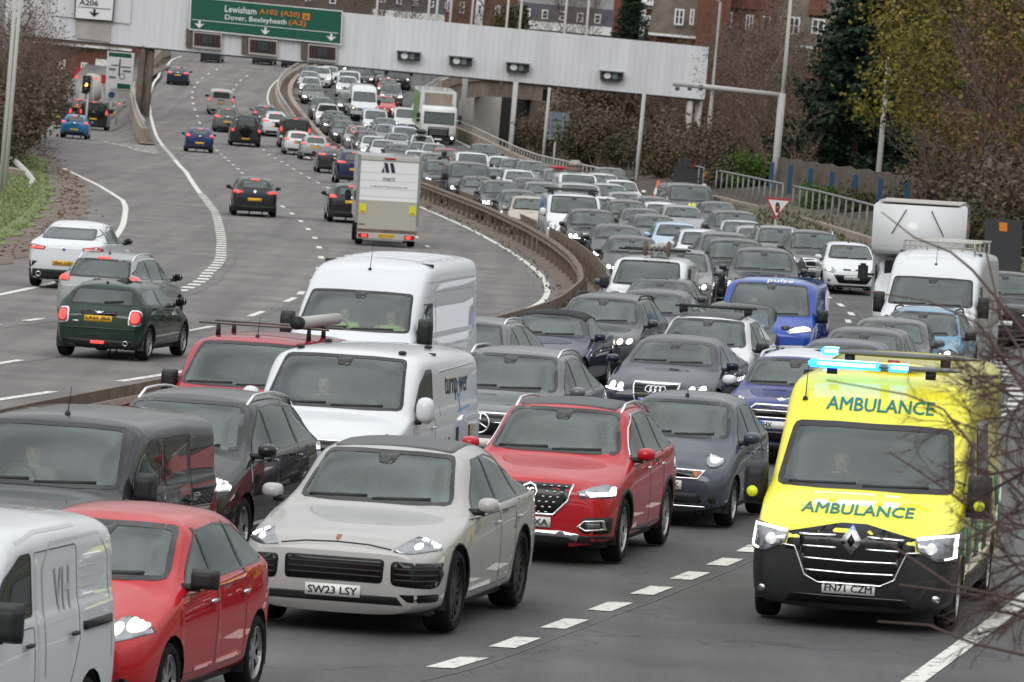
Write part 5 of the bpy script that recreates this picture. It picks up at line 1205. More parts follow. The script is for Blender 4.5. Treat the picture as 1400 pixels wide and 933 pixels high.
def front_generic(S,style='a',lit='lamp_lit',chrome=True,badge=True):
    w=S['W']/2; n=S['nz']; F=[]
    if style=='a':   # swept lamps, slim grille, wide lower mouth
        F.append(headlight([(.50*w,n-.10),(.58*w,n-.15),(.93*w,n-.13),(.97*w,n+.03),(.86*w,n+.06),(.56*w,n-.02)],[((.74*w,n-.065),.055),((.60*w,n-.085),.035)],lit))
        F+= [('grille','gloss_black','f',[(-.44*w,n-.06),(.44*w,n-.06),(.38*w,n-.17),(-.38*w,n-.17)],{'round':.03,'kids':([('grille_bar','chrome',strip([(-.4*w,n-.115),(.4*w,n-.115)],.018))] if chrome else [])+([('badge','chrome',circ((0,n-.10),.055))] if badge else [])}),
             ('air_intake','plastic','f',[(-.62*w,.40),(.62*w,.40),(.52*w,.25),(-.52*w,.25)],{'round':.04}),
             ('fog_lamp','lamp_glass','f',circ((.76*w,.37),.05),{'mirror':1})]
    if style=='b':   # upright grille
        F.append(headlight([(.46*w,n-.03),(.48*w,n-.16),(.90*w,n-.15),(.96*w,n-.0),(.80*w,n+.03)],[((.66*w,n-.09),.06),((.83*w,n-.08),.045)],lit,drl=[(.5*w,n-.15),(.88*w,n-.14)]))
        F+= [('grille','gloss_black','f',[(-.40*w,n-.0),(.40*w,n-.0),(.33*w,n-.26),(-.33*w,n-.26)],{'round':.04,'kids':([('grille_frame','chrome',strip([(-.40*w,n-.0),(.40*w,n-.0),(.33*w,n-.26),(-.33*w,n-.26),(-.40*w,n-.0)],.018))]+[('grille_bar','chrome',strip([(-.36*w,n-z),(.36*w,n-z)],.012)) for z in (.07,.13,.19)] if chrome else [])+([('badge','chrome',circ((0,n-.12),.06))] if badge else [])}),
             ('air_intake','plastic','f',[(-.80*w,.42),(.80*w,.42),(.62*w,.24),(-.62*w,.24)],{'round':.05}),
             ('fog_lamp','lamp_glass','f',[(.66*w,.38),(.8*w,.40),(.78*w,.32),(.66*w,.32)],{'mirror':1,'off':.012})]
    if style=='v':
        S['bumpers']=[(-.5,.62,.50,'plastic','bumper')]   # van: tall lamps, grille between, dark bumper
        F.append(headlight([(.60*w,n-.12),(.66*w,n-.26),(.95*w,n-.22),(.98*w,n+.10),(.84*w,n+.08),(.62*w,n-.04)],[((.80*w,n-.08),.065)],lit))
        F+= [('grille','gloss_black','f',[(-.55*w,n-.06),(.55*w,n-.06),(.50*w,n-.24),(-.50*w,n-.24)],{'round':.04,'kids':[('grille_bar','chrome',strip([(-.5*w,n-.15),(.5*w,n-.15)],.02))]+([('badge','chrome',circ((0,n-.13),.07,.05))] if badge else [])}),
             ('air_intake','gloss_black','f',[(-.5*w,.42),(.5*w,.42),(.45*w,.27),(-.45*w,.27)],{}),
             ('fog_lamp','lamp_glass','f',circ((.80*w,.38),.05),{'mirror':1,'off':.014})]
    return F
def rear_generic(S,lit='tail_lit',plate_z=None,style='h'):
    w=S['W']/2; z=S['rbz']
    R=[]
    if style=='h': P=[(.62*w,z-.10),(.95*w,z-.12),(.97*w,z+.06),(.88*w,z+.08),(.66*w,z+.0)]
    elif style=='wide': P=[(.46*w,z-.12),(.95*w,z-.14),(.97*w,z-.0),(.80*w,z+.0),(.48*w,z-.05)]
    elif style=='tall': P=[(.80*w,z-.30),(.95*w,z-.30),(.95*w,z+.16),(.86*w,z+.16)]
    R.append(('tail_lamp','tail_red','r',P,{'mirror':1,'round':.03,'kids':[('tail_light',lit,[(.8*a+.2*(sum(q[0] for q in P)/len(P)),.6*b+.4*(sum(q[1] for q in P)/len(P))) for a,b in P])]}))
    R+= [('tailgate_handle','plastic','r',[(-.3*w,z-.12),(.3*w,z-.12),(.3*w,z-.17),(-.3*w,z-.17)],{'off':.012}),
         ('rear_bumper','plastic','r',[(-.95*w,.42),(.95*w,.42),(.9*w,.24),(-.9*w,.24)],{'round':.05,'grid':.09}),
         ('badge','chrome','r',circ((0,z-.06),.045),{'off':.012}),
         ('brake_light',lit,'r',strip([(-.14,S['rz']-.03),(.14,S['rz']-.03)],.03),{'off':.01})]
    return R
PROTO={}
def reg(key,S,name): PROTO[key]=[S,name,None,False]
def D(S,a,b,c,z0=None,z1=None):
    """two doors between x=a..b..c"""
    zb=S.get('zb',.19); z0=z0 or zb+.15; z1=z1 or S['hz']-.05
    R=S['wr']+.12; rx=S['axles'][1]
    d1=[(a,z0),(b-.012,z0),(b-.012,z1),(a,z1-.01)]
    d2=[(b+.012,z0),(min(c,rx-R+.05),z0),(rx-R+.08,R+.10),(c,z1-.12),(c,z1),(b+.012,z1)]
    return [d1,d2]
# small hatchback
S=spec('hatch'); w=S['W']/2
S.update(front=[headlight([(.56*w,.66),(.66*w,.60),(.95*w,.66),(.98*w,.84),(.90*w,.86),(.66*w,.76)],[((.80*w,.72),.06)],'lamp_warm','lamp_glass'),
 ('grille','gloss_black','f',[(-.36*w,.735),(.36*w,.735),(.32*w,.69),(-.32*w,.69)],{'round':.02,'kids':[('badge','chrome',circ((0,.715),.07,.03))]}),
 ('air_intake','gloss_black','f',[(-.66*w,.56),(.66*w,.56),(.48*w,.32),(-.48*w,.32)],{'round':.05}),('fog_lamp','lamp_glass','f',circ((.80*w,.40),.05),{'mirror':1}),
 ('bumper_lip','plastic','f',[(-.8*w,.27),(.8*w,.27),(.74*w,.21),(-.74*w,.21)],{})],fpz=.49,aerial=(2.0,0,.22),doors=D(S,S['cowl']+.02,2.05,2.95),flank=pillars(S,[2.02,2.86]))
reg('hatch',S,'hatchback_car')
S=spec('golf'); S.update(front=front_generic(S,'a'),fpz=.44,doors=D(S,S['cowl']+.05,2.2,3.15),flank=pillars(S,[2.17,3.0])); reg('golf',S,'hatchback_car')
S=spec('golf',nz=.70); S.update(front=front_generic(S,'b','lamp_lit'),fpz=.40,flank=pillars(S,[2.17,3.0])); reg('golfb',S,'hatchback_car')
S=spec('saloon'); S.update(front=front_generic(S,'b'),fpz=.40,doors=D(S,S['cowl']+.05,2.38,3.4),flank=pillars(S,[2.35,3.25])); reg('saloon',S,'saloon_car')
S=spec('saloon',W=1.80); S.update(front=front_generic(S,'a','lamp_lit'),fpz=.44,flank=pillars(S,[2.35,3.25])); reg('saloonb',S,'saloon_car')
S=spec('estate'); S.update(front=front_generic(S,'b'),fpz=.42,rails=(2.2,4.1,.56,'chrome'),flank=pillars(S,[2.35,3.25])); reg('estate',S,'estate_car')
S=spec('suv'); S.update(front=front_generic(S,'a'),fpz=.55,rails=(2.0,3.8,.60,'plastic'),flank=cladding(S)+pillars(S,[2.15,3.1]),doors=D(S,S['cowl']+.05,2.18,3.1)); reg('suv',S,'suv_car')
S=spec('suv',nz=.90); S.update(front=front_generic(S,'b'),fpz=.52,flank=cladding(S)+pillars(S,[2.15,3.1]),doors=D(S,S['cowl']+.05,2.18,3.1)); reg('suvb',S,'suv_car')
S=spec('bigsuv'); S.update(front=front_generic(S,'b',chrome=False),fpz=.56,flank=cladding(S)+pillars(S,[2.3,3.3]),doors=D(S,S['cowl']+.05,2.3,3.35)); reg('bigsuv',S,'suv_car')
S=spec('mpv'); S.update(front=front_generic(S,'a'),fpz=.46,flank=pillars(S,[2.2,3.25])); reg('mpv',S,'people_carrier')
S=spec('smallvan'); S.update(front=front_generic(S,'v','lamp_warm'),fpz=.55,mmat='plastic',msize=(.13,.2,.24),camera_pod=False); reg('smallvan',S,'small_van')
S=spec('midvan'); S.update(front=front_generic(S,'v'),fpz=.58,mmat='plastic',msize=(.13,.22,.30)); reg('midvan',S,'panel_van')
S=spec('bigvan'); S.update(front=front_generic(S,'v','lamp_warm'),fpz=.55,mmat='plastic',msize=(.14,.22,.38)); reg('bigvan',S,'panel_van')
# cars seen from behind
S=spec('golf',backglass='privacy_glass'); S.update(front=front_generic(S,'a'),rear=rear_generic(S),rplate=.78,fplate=0); reg('r_golf',S,'hatchback_car')
S=spec('hatch'); S.update(rear=rear_generic(S),rplate=.55,fplate=0,roofspoiler=1); reg('r_hatch',S,'hatchback_car')
S=spec('saloon'); S.update(rear=rear_generic(S,style='wide'),rplate=.80,fplate=0); reg('r_saloon',S,'saloon_car')
S=spec('suv'); S.update(rear=rear_generic(S,style='wide')+cladding(S)*0,flank=cladding(S),rplate=.72,fplate=0,rails=(2.0,3.8,.6,'plastic')); reg('r_suv',S,'suv_car')
S=spec('smallvan',back=[(-.60,1.22),(.60,1.22),(.55,1.62),(-.55,1.62)]); S.update(rear=rear_generic(S,style='tall'),rplate=.85,fplate=0,mmat='plastic'); reg('r_smallvan',S,'small_van')
S=spec('midvan',back=[(-.72,1.30),(.72,1.30),(.68,1.78),(-.68,1.78)]); S.update(rear=rear_generic(S,style='tall'),rplate=.75,fplate=0,mmat='plastic',msize=(.13,.22,.30)); reg('r_midvan',S,'panel_van')

# ------------------------------------------------------------------ the individual vehicles near the camera
GREEN=(.0,.16,.085)
def ring(c,r,w,n=20,rz=None): 
    P=circ(c,r,rz,n); return strip(P+[P[0]],w)
def star(c,r): return [('star',  'chrome',ring(c,r,.02),{}) ]+[('star','chrome',strip([c,(c[0]+r*sin(a),c[1]+r*cos(a))],.022),{}) for a in (0,2*pi/3,4*pi/3)]
# --- ambulance
S=spec('bigvan',L=6.0,W=2.05,H=2.46,nz=.98,hz=1.28,cowl=.92,wtop=1.62,wtz=1.97,rise=2.1,wsy=(.885,.80),wr=.35,wb=3.7,fw=.98)
w=S['W']/2
def amb_extra(root,S,h):
    w=S['W']/2
    ptext(root,h,'AMBULANCE','f',0.03,2.115,1.08,.125,('satin'),(.0,.17,.10),.006,.0)
    ptext(root,h,'AMBULANCE','f',0.0,1.145,1.10,.085,('satin'),(.0,.17,.10),.006,.0)
    L=S['L']
    # chequered flank
    for ax in 'lR':
        for r in range(2):
            for k in range(9):
                if (k+r)%2: continue
                x0=1.25+k*.5; z0=.62+r*.36
                if r==0 and (x0+.5>S['axles'][1]-.45 and x0<S['axles'][1]+.45): continue
                obj('green_panel',h.patch([(x0,z0),(x0+.5,z0),(x0+.5,z0+.36),(x0,z0+.36)],ax,.004,.2),'satin',root,color=GREEN)
        obj('green_panel',h.patch([(.62,.78),(1.0,.72),(1.0,1.02),(.66,1.0)],ax,.005,.1),'satin',root,color=GREEN)
        obj('saloon_window',h.patch(rpoly([(2.6,1.35),(3.9,1.35),(3.9,1.95),(2.6,1.95)],.06),ax,.006,.2),'frit',root)
    # front light bar
    for nm,xf,z,wd in (('light_bar',1.98,2.50,1.56),('rear_light_bar',3.6,2.56,1.7)):
        bm=bmesh.new(); soft(bm,(L/2-xf,0,z),(.17,wd,.06),2); bar=obj('light_bar',bm,'satin',root,color=(.10,.11,.13))
        for y0,y1,mt in ((-.74*wd/1.56,.0,'blue_led'),(.06,.28,'blue_led')) if nm=='light_bar' else ((-.80,-.62,'blue_led'),):
            bm=bmesh.new(); box(bm,(L/2-xf,(y0+y1)/2,z),(.19,y1-y0,.078),bev=.02); b_=obj('blue_light',bm,mt,bar)
            bm=bmesh.new(); box(bm,(L/2-xf+.097,(y0+y1)/2+.02,z+.004),(.012,(y1-y0)*.80,.034),bev=.004); box(bm,(L/2-xf+.01,(y0+y1)/2+.02,z+.041),(.10,(y1-y0)*.80,.008),bev=.002); obj('lamp_tube',bm,'white_led',b_)
        for y in (-.5,.5): bm=bmesh.new(); box(bm,(L/2-xf,y,z-.06),(.08,.1,.08)); obj('light_bar_foot',bm,'plastic',bar)
        if nm=='light_bar':
            bm=bmesh.new(); soft(bm,(L/2-2.75,.05,2.49),(.5,.62,.07),2); obj('roof_vent',bm,'paint',root)
            bm=bmesh.new(); box(bm,(L/2-2.7,.05,2.535),(.05,.12,.02)); obj('vent_lamp',bm,'tail_red',root)
    for sg in (1,-1):
        bm=bmesh.new(); p=Vector((L/2-1.2+.078,sg*(w*.98+.13),1.22)); lathe(bm,[(.055,-.01),(.055,.008),(0,.010)],20,'z'); bmesh.ops.rotate(bm,cent=(0,0,0),matrix=Matrix.Rotation(pi/2,3,'Y'),verts=bm.verts); bmesh.ops.translate(bm,vec=p,verts=bm.verts); obj('reflector',bm,'satin',root,color=(.75,.85,.02))
    # papers on the dashboard
    for y,x,s,c in ((.0,.0,(.1,.3,.015),(.05,.45,.15)),(.45,-.02,(.1,.33,.02),(.7,.72,.7)),(.72,0,(.1,.2,.07),(.06,.55,.12))):
        bm=bmesh.new(); box(bm,(L/2-S['cowl']-.22+x,y,1.30),s); obj('dashboard_paper',bm,'cloth',root,color=c)
    bm=bmesh.new(); box(bm,(L/2-1.85,.28,1.82),(.02,.2,.22)); obj('notice',bm,'satin',root,color=(.5,.55,.4))
S.update(front=[
 ('grille_surround','plastic','f',[(-.62*w,.76),(.62*w,.76),(.60*w,.93),(.20*w,.955),(.12*w,1.03),(-.12*w,1.03),(-.20*w,.955),(-.60*w,.93)],{'grid':.08}),
 ('grille','gloss_black','f',[(-.50*w,.92),(-.16*w,.94),(.16*w,.94),(.50*w,.92),(.47*w,.70),(.40*w,.50),(.30*w,.46),(-.30*w,.46),(-.40*w,.50),(-.47*w,.70)],{'off':.012,'kids':[
   ('grille_bar','chrome',strip([(-.50*w,.905),(-.15*w,.915)],.02)),('grille_bar','chrome',strip([(.50*w,.905),(.15*w,.915)],.02)),
   ('grille_bar','chrome',strip([(-.46*w,.80),(-.14*w,.80)],.018)),('grille_bar','chrome',strip([(.14*w,.80),(.46*w,.80)],.018)),
   ('grille_bar','chrome',strip([(-.44*w,.685),(0,.675),(.44*w,.685)],.018)),('grille_bar','chrome',strip([(-.42*w,.57),(0,.56),(.42*w,.57)],.018)),
   ('grille_frame','chrome',strip([(-.66*w,.80),(-.54*w,.79),(-.50*w,.70),(-.43*w,.52),(-.30*w,.455),(.30*w,.455),(.43*w,.52),(.50*w,.70),(.54*w,.79),(.66*w,.80)],.015)),
   ('badge','chrome',[(0,1.0),(.11,.87),(0,.74),(-.11,.87)],{'off':.03,'grid':.2}),('badge_centre','gloss_black',[(0,.93),(.04,.87),(0,.81),(-.04,.87)],{'off':.045,'grid':.2})]}),
 ('headlight','lamp_glass','f',[(.60*w,.93),(.63*w,.82),(.80*w,.73),(.97*w,.72),(.99*w,.97),(.96*w,.99)],{'mirror':1,'off':.016,'grid':.045,'kids':[('running_light','lamp_lit',strip([(.62*w,.925),(.95*w,.96),(.955*w,.76),(.88*w,.745)],.016)),('lamp','lamp_dim',circ((.76*w,.84),.05))]}),
 ('air_intake','gloss_black','f',[(-.55*w,.34),(.55*w,.34),(.60*w,.26),(-.60*w,.26)],{'off':.014}),
 ('fog_lamp','chrome','f',circ((.83*w,.36),.035),{'mirror':1,'off':.014})],
 fptext='FN71 CZM',fpz=.41,mmat='plastic',msize=(.14,.23,.40),mirror=(1.2,w*.98,1.30),aerial=(1.85,-.74,.35),seatx=1.12,camera_pod=False,frit=.055)
S['extra']=amb_extra; S['wrap']=.95; S['bumpers']=[(-.5,.70,.79,'plastic','bumper'),(.70,5.2,.30,'plastic','sill')]; S['flank']=[('sill_trim','plastic','s',[(1.5,.26),(4.2,.26),(4.2,.50),(1.5,.50)],{})]; reg('ambulance',S,'ambulance')
# --- pale grey coupe SUV
S=spec('coupesuv',fw=.94,nz=.86,hz=1.08,wb=2.9,wsy=(.74,.62),W=1.99); w=S['W']/2
def grey_roof(col): 
    def f(root,S,h): obj('roof_panel',h.patch(rpoly([(S['wtop']+.02,-S['rw'][0][1]*.84),(S['rtop']+.05,-S['rw'][0][1]*.80),(S['rtop']+.05,S['rw'][0][1]*.80),(S['wtop']+.02,S['rw'][0][1]*.84)],.08),'t',.004,.12),'satin',root,color=col)
    return f
S.update(front=[
 ('headlight','lamp_glass','f',rpoly([(.52*w,.785),(.70*w,.765),(.93*w,.80),(.985*w,.93),(.90*w,.985),(.74*w,.95)],.05),{'mirror':1,'grid':.04,'kids':[('lamp','lamp_lit',circ((.74*w,.83),.03,.022)),('lamp','lamp_lit',circ((.87*w,.84),.03,.022)),('lamp','lamp_lit',circ((.77*w,.895),.03,.022)),('lamp','lamp_lit',circ((.89*w,.905),.03,.022))]}),
 ('grille','gloss_black','f',[(-.47*w,.71),(.47*w,.71),(.46*w,.49),(-.46*w,.49)],{'round':.04,'kids':[('grille_bar','plastic',strip([(-.45*w,z),(.45*w,z)],.016)) for z in (.55,.60,.65)]}),
 ('air_intake','gloss_black','f',[(.53*w,.70),(.96*w,.69),(.93*w,.46),(.54*w,.48)],{'mirror':1,'round':.05,'kids':[('intake_bar','plastic',strip([(.56*w,z),(.92*w,z)],.018)) for z in (.53,.58,.63)]}),
 ('lower_grille','plastic','f',[(-.60*w,.375),(.60*w,.375),(.66*w,.30),(-.66*w,.30)],{}),('air_intake','gloss_black','f',[(.62*w,.40),(.93*w,.41),(.92*w,.335),(.70*w,.335)],{'mirror':1,'round':.02}),
 ('badge','amber_dark','f',[(-.022,.895),(.022,.895),(.02,.865),(0,.85),(-.02,.865)],{'grid':.2})],
 fptext='SW23 LSY',fpz=.40,flank=pillars(S,[2.72,3.62])+[('wheel_lip','plastic','s',arch(S['axles'][0],S['wr'],.055,.012),{'grid':.2}),('wheel_lip','plastic','s',arch(S['axles'][1],S['wr'],.055,.012),{'grid':.2})],
 doors=D(S,S['cowl']+.02,2.72,3.7),rim='multi',rimmat='dark_alloy',rimf=.76,ww=.27,extra=grey_roof((.055,.058,.062)),handlez=.93,seams=[('f',[(-.52*w,.80),(-.3*w,.83),(0,.84),(.3*w,.83),(.52*w,.80)])])
mat('amber_dark',(.32,.12,.03),.3); reg('coupesuv',S,'suv_car')
# --- red SUV
S=spec('suv',L=4.57,W=1.88,H=1.68,fw=.92,wb=2.72,nz=.88,hz=1.10,cowl=1.22,wtop=1.98,wsy=(.73,.605),wr=.36); w=S['W']/2
def mg_extra(root,S,h):
    grey_roof((.035,.04,.045))(root,S,h)
    bm=bmesh.new()
    for i in range(11):
        for j in range(6):
            y=(-.40+.08*i+(.04 if j%2 else 0))*w; z=.84-.055*j
            if abs(y)>(.46-.05*j)*w or (abs(y)<.12 and z>.68): continue
            p,n=h.hit('f',y,z); box(bm,p+n*.014,(.01,.03,.014))
    obj('grille_studs',bm,'chrome',root)
    ptext(root,h,'MG','f',0,.775,.11,.07,'chrome',None,.034,name='badge')
S.update(front=[
 ('headlight','lamp_glass','f',[(.55*w,.80),(.60*w,.735),(.95*w,.745),(.985*w,.90),(.94*w,.905),(.70*w,.85)],{'mirror':1,'grid':.045,'kids':[('lamp','lamp_lit',[(.66*w,.80),(.72*w,.755),(.93*w,.765),(.955*w,.86),(.90*w,.86),(.88*w,.80),(.74*w,.79)]),]}),
 ('grille','gloss_black','f',[(-.50*w,.87),(.50*w,.87),(.46*w,.70),(.30*w,.54),(-.30*w,.54),(-.46*w,.70)],{'round':.05,'kids':[('grille_frame','chrome',strip([(-.50*w,.87),(-.46*w,.70),(-.30*w,.54),(.30*w,.54),(.46*w,.70),(.50*w,.87)],.022)),('badge','chrome',ring((0,.775),.085,.02,8)),]}),
 ('fog_housing','plastic','f',[(.58*w,.42),(.66*w,.53),(.94*w,.54),(.93*w,.36),(.66*w,.36)],{'mirror':1,'round':.03,'kids':[('fog_frame','chrome',strip([(.60*w,.43),(.67*w,.49),(.86*w,.50),(.88*w,.41),(.68*w,.39),(.60*w,.43)],.02)),('fog_lamp','lamp_glass',[(.68*w,.47),(.83*w,.475),(.84*w,.425),(.70*w,.415)])]}),
 ('bumper_lip','plastic','f',[(-.92*w,.34),(-.5*w,.33),(.5*w,.33),(.92*w,.34),(.92*w,.20),(-.92*w,.20)],{'grid':.06,'off':.012}),('skid_plate','chrome','f',[(-.62*w,.345),(-.40*w,.37),(.40*w,.37),(.62*w,.345),(.58*w,.26),(.45*w,.31),(-.45*w,.31),(-.58*w,.26)],{'off':.014})],
 fptext='SXA',fptw=.2,fptdx=.13,fpz=.455,rails=(2.05,3.9,.60,'chrome'),flank=cladding(S,.05,.34)+pillars(S,[2.32,3.2]),doors=D(S,S['cowl']+.05,2.35,3.25),extra=mg_extra,handlemat='chrome',handlez=.98)
S['flank']+=[('window_trim','chrome','s',strip([(1.56,1.14),(1.9,1.42),(2.25,1.555),(2.8,1.575),(3.5,1.53),(3.85,1.40),(4.0,1.25)],.018),{'off':.006,'grid':.1})]
reg('redsuv',S,'suv_car')
# --- dark grey little hatchback with round lamps
S=spec('hatch',L=3.72,W=1.66,H=1.54,fw=.74,wb=2.43,nz=.74,hz=1.0,cowl=.88,wtop=1.55,rtop=3.1,rz=1.46,rb=3.58,rbz=1.02,wr=.295,wsy=(.64,.56)); w=S['W']/2
S.update(front=[('headlight','lamp_glass','f',circ((.72*w,.85),.115,.12),{'mirror':1,'grid':.04,'off':.018,'kids':[('lamp','lamp_dim',circ((.72*w,.845),.08,.085))]}),
 ('grille','gloss_black','f',[(.10*w,.70),(.62*w,.69),(.54*w,.60),(.14*w,.60)],{'mirror':1,'kids':[('grille_frame','chrome',strip([(.10*w,.70),(.62*w,.69),(.54*w,.60),(.14*w,.60),(.10*w,.70)],.015)),('lamp','amber_dark',[(.46*w,.685),(.60*w,.68),(.54*w,.61),(.46*w,.615)])]}),
 ('air_intake','plastic','f',[(-.58*w,.43),(.58*w,.43),(.62*w,.31),(-.62*w,.31)],{'round':.04}),('bumper_strip','chrome','f',strip([(-.66*w,.26),(.66*w,.26)],.02),{}),('fog_lamp','plastic','f',circ((.76*w,.36),.045),{'mirror':1})],
 fptext='GK',fptw=.13,fptdx=.165,fpz=.515,aerial=(1.62,0,.12),doors=D(S,.95,1.95,2.7),flank=pillars(S,[1.92,2.7]),seams=[('f',[(-.6*w,.80),(-.3*w,.86),(0,.80)])][:0],camera_pod=False,rim='seven')
reg('micra',S,'hatchback_car')
# --- red mini MPV
S=spec('hatch',L=4.1,W=1.72,H=1.54,fw=.84,wb=2.6,nz=.76,hz=1.02,cowl=1.05,wtop=1.86,rtop=3.5,rz=1.46,rb=3.95,rbz=1.05,wr=.315,wsy=(.66,.56)); w=S['W']/2
S.update(front=[('headlight','lamp_glass','f',[(.50*w,.70),(.62*w,.66),(.93*w,.73),(.985*w,.92),(.93*w,.95),(.66*w,.85)],{'mirror':1,'grid':.04,'round':.03,'kids':[('lamp','lamp_warm',circ((.80*w,.80),.075,.06)),('lamp','lamp_warm',circ((.66*w,.76),.04))]}),
 ('grille','gloss_black','f',[(-.42*w,.70),(.42*w,.70),(.34*w,.58),(-.34*w,.58)],{'round':.03}),('air_intake','plastic','f',[(-.6*w,.42),(.6*w,.42),(.5*w,.28),(-.5*w,.28)],{'round':.04}),('fog_lamp','gloss_black','f',circ((.78*w,.36),.055),{'mirror':1})],
 fpz=.50,mmat='plastic',doors=D(S,1.1,2.1,3.0),flank=pillars(S,[2.07,2.95]),handlemat='chrome',wr=.315,rim='seven',fptw=.4)
reg('note',S,'hatchback_car')
# --- boxy leisure van (black / red)
def berlingo(**k):
    S=spec('smallvan',L=4.38,W=1.82,H=1.83,nz=.90,hz=1.16,cowl=1.05,wtop=1.80,wsy=(.77,.66),**k); w=S['W']/2
    S.update(front=[headlight([(.60*w,.88),(.68*w,.74),(.95*w,.78),(.98*w,1.02),(.86*w,1.02)],[((.80*w,.88),.06)],'lamp_dim','lamp_glass'),
     ('grille','gloss_black','f',[(-.55*w,.86),(.55*w,.86),(.5*w,.72),(-.5*w,.72)],{'round':.03,'kids':[('grille_bar','chrome',strip([(-.6*w,.83),(-.12*w,.80),(0,.86),(.12*w,.80),(.6*w,.83)],.024)),('grille_bar','chrome',strip([(-.6*w,.77),(-.12*w,.74),(0,.80),(.12*w,.74),(.6*w,.77)],.024))]}),
     ],fpz=.56,mmat='plastic',msize=(.13,.2,.26),aerial=(2.0,0,.26),camera_pod=False,bulk=None,bumpers=[(-.5,.6,.46,'plastic','bumper')],
     doors=[[(1.15,.32),(2.25,.32),(2.25,1.12),(1.15,1.10)],[(2.30,.32),(2.92,.32),(3.10,.6),(3.32,.85),(3.32,1.62),(2.30,1.62)]],handlemat='plastic',handlez=1.0)
    return S
S=berlingo(); S['side2']=[[(2.42,1.18),(3.22,1.18),(3.22,1.60),(2.42,1.60)]]; S['flank']=[('door_rail','plastic','s',[(3.36,1.06),(4.2,1.06),(4.2,1.10),(3.36,1.10)],{'off':.012})]; S['side']=[(1.33,1.19),(1.64,1.48),(2.0,1.62),(2.24,1.62),(2.24,1.19)]; reg('berlingo',S,'small_van')
S=berlingo(); S['side']=[(1.33,1.19),(1.64,1.48),(2.0,1.62),(2.24,1.62),(2.24,1.19)]
def rack_extra(root,S,h):
    L=S['L']
    for x in (2.3,3.1):
        bm=bmesh.new(); tube(bm,[(L/2-x,-.86,1.94),(L/2-x,.86,1.94)],.015,8); b=obj('roof_bar',bm,'satin',root,color=(.12,.11,.1))
        bm=bmesh.new()
        for y in (-.6,.6): tube(bm,[(L/2-x,y,1.78),(L/2-x,y,1.94)],[.035,.025],6)
        obj('roof_bar_foot',bm,'plastic',b)
S['extra']=rack_extra; reg('berlingo_rack',S,'small_van')
S=berlingo(); S['side']=[(1.33,1.19),(1.64,1.48),(2.0,1.62),(2.24,1.62),(2.24,1.19)]
def vh_extra(root,S,h):
    ptext(root,h,'VH','l',2.95,1.33,.36,.30,'satin',(.47,.47,.49),.004,.0)
    for k in range(4): obj('lettering',h.patch([(3.35,1.44-.07*k),(3.75,1.44-.07*k),(3.75,1.455-.07*k),(3.35,1.455-.07*k)],'l',.003,.2,False),'satin',root,color=(.60,.60,.61))
    obj('panel_groove',h.patch(strip([(2.5,.75),(2.5,1.5),(2.7,1.66),(3.9,1.66),(4.1,1.5),(4.15,.75)],.02),'l',.003,.15,False),'satin',root,color=(.47,.47,.49))
    obj('panel_groove',h.patch(strip([(2.0,1.70),(2.5,1.745),(3.4,1.74)],.02),'l',.003,.15,False),'satin',root,color=(.47,.47,.49))
S['extra']=vh_extra; S['flank']=[('door_rail','plastic','s',[(3.4,1.0),(4.1,1.0),(4.1,1.06),(3.4,1.06)],{'off':.02})]; reg('whitevan_corner',S,'small_van')
# --- black people carrier
S=spec('mpv',L=4.66,W=1.88,H=1.68,nz=.82,hz=1.08); w=S['W']/2
S.update(front=[('headlight','lamp_glass','f',[(.52*w,.78),(.60*w,.72),(.93*w,.76),(.985*w,.97),(.90*w,.96),(.62*w,.86)],{'mirror':1,'grid':.04,'kids':[('lamp','lamp_lit',strip([(.6*w,.765),(.92*w,.80),(.95*w,.93)],.035)),('lamp','lamp_dim',circ((.78*w,.85),.055))]}),
 ('grille','gloss_black','f',[(-.45*w,.80),(.45*w,.80),(.4*w,.66),(-.4*w,.66)],{'round':.03,'kids':[('grille_bar','chrome',strip([(-.44*w,.75),(.44*w,.75)],.03))]}),('air_intake','plastic','f',[(-.7*w,.46),(.7*w,.46),(.6*w,.28),(-.6*w,.28)],{'round':.04})],
 fpz=.5,rails=(2.0,4.1,.60,'chrome'),doors=D(S,1.15,2.25,3.3),flank=pillars(S,[2.22,3.25]),mmat='paint',camera_pod=False,handlez=1.0); reg('zafira',S,'people_carrier')
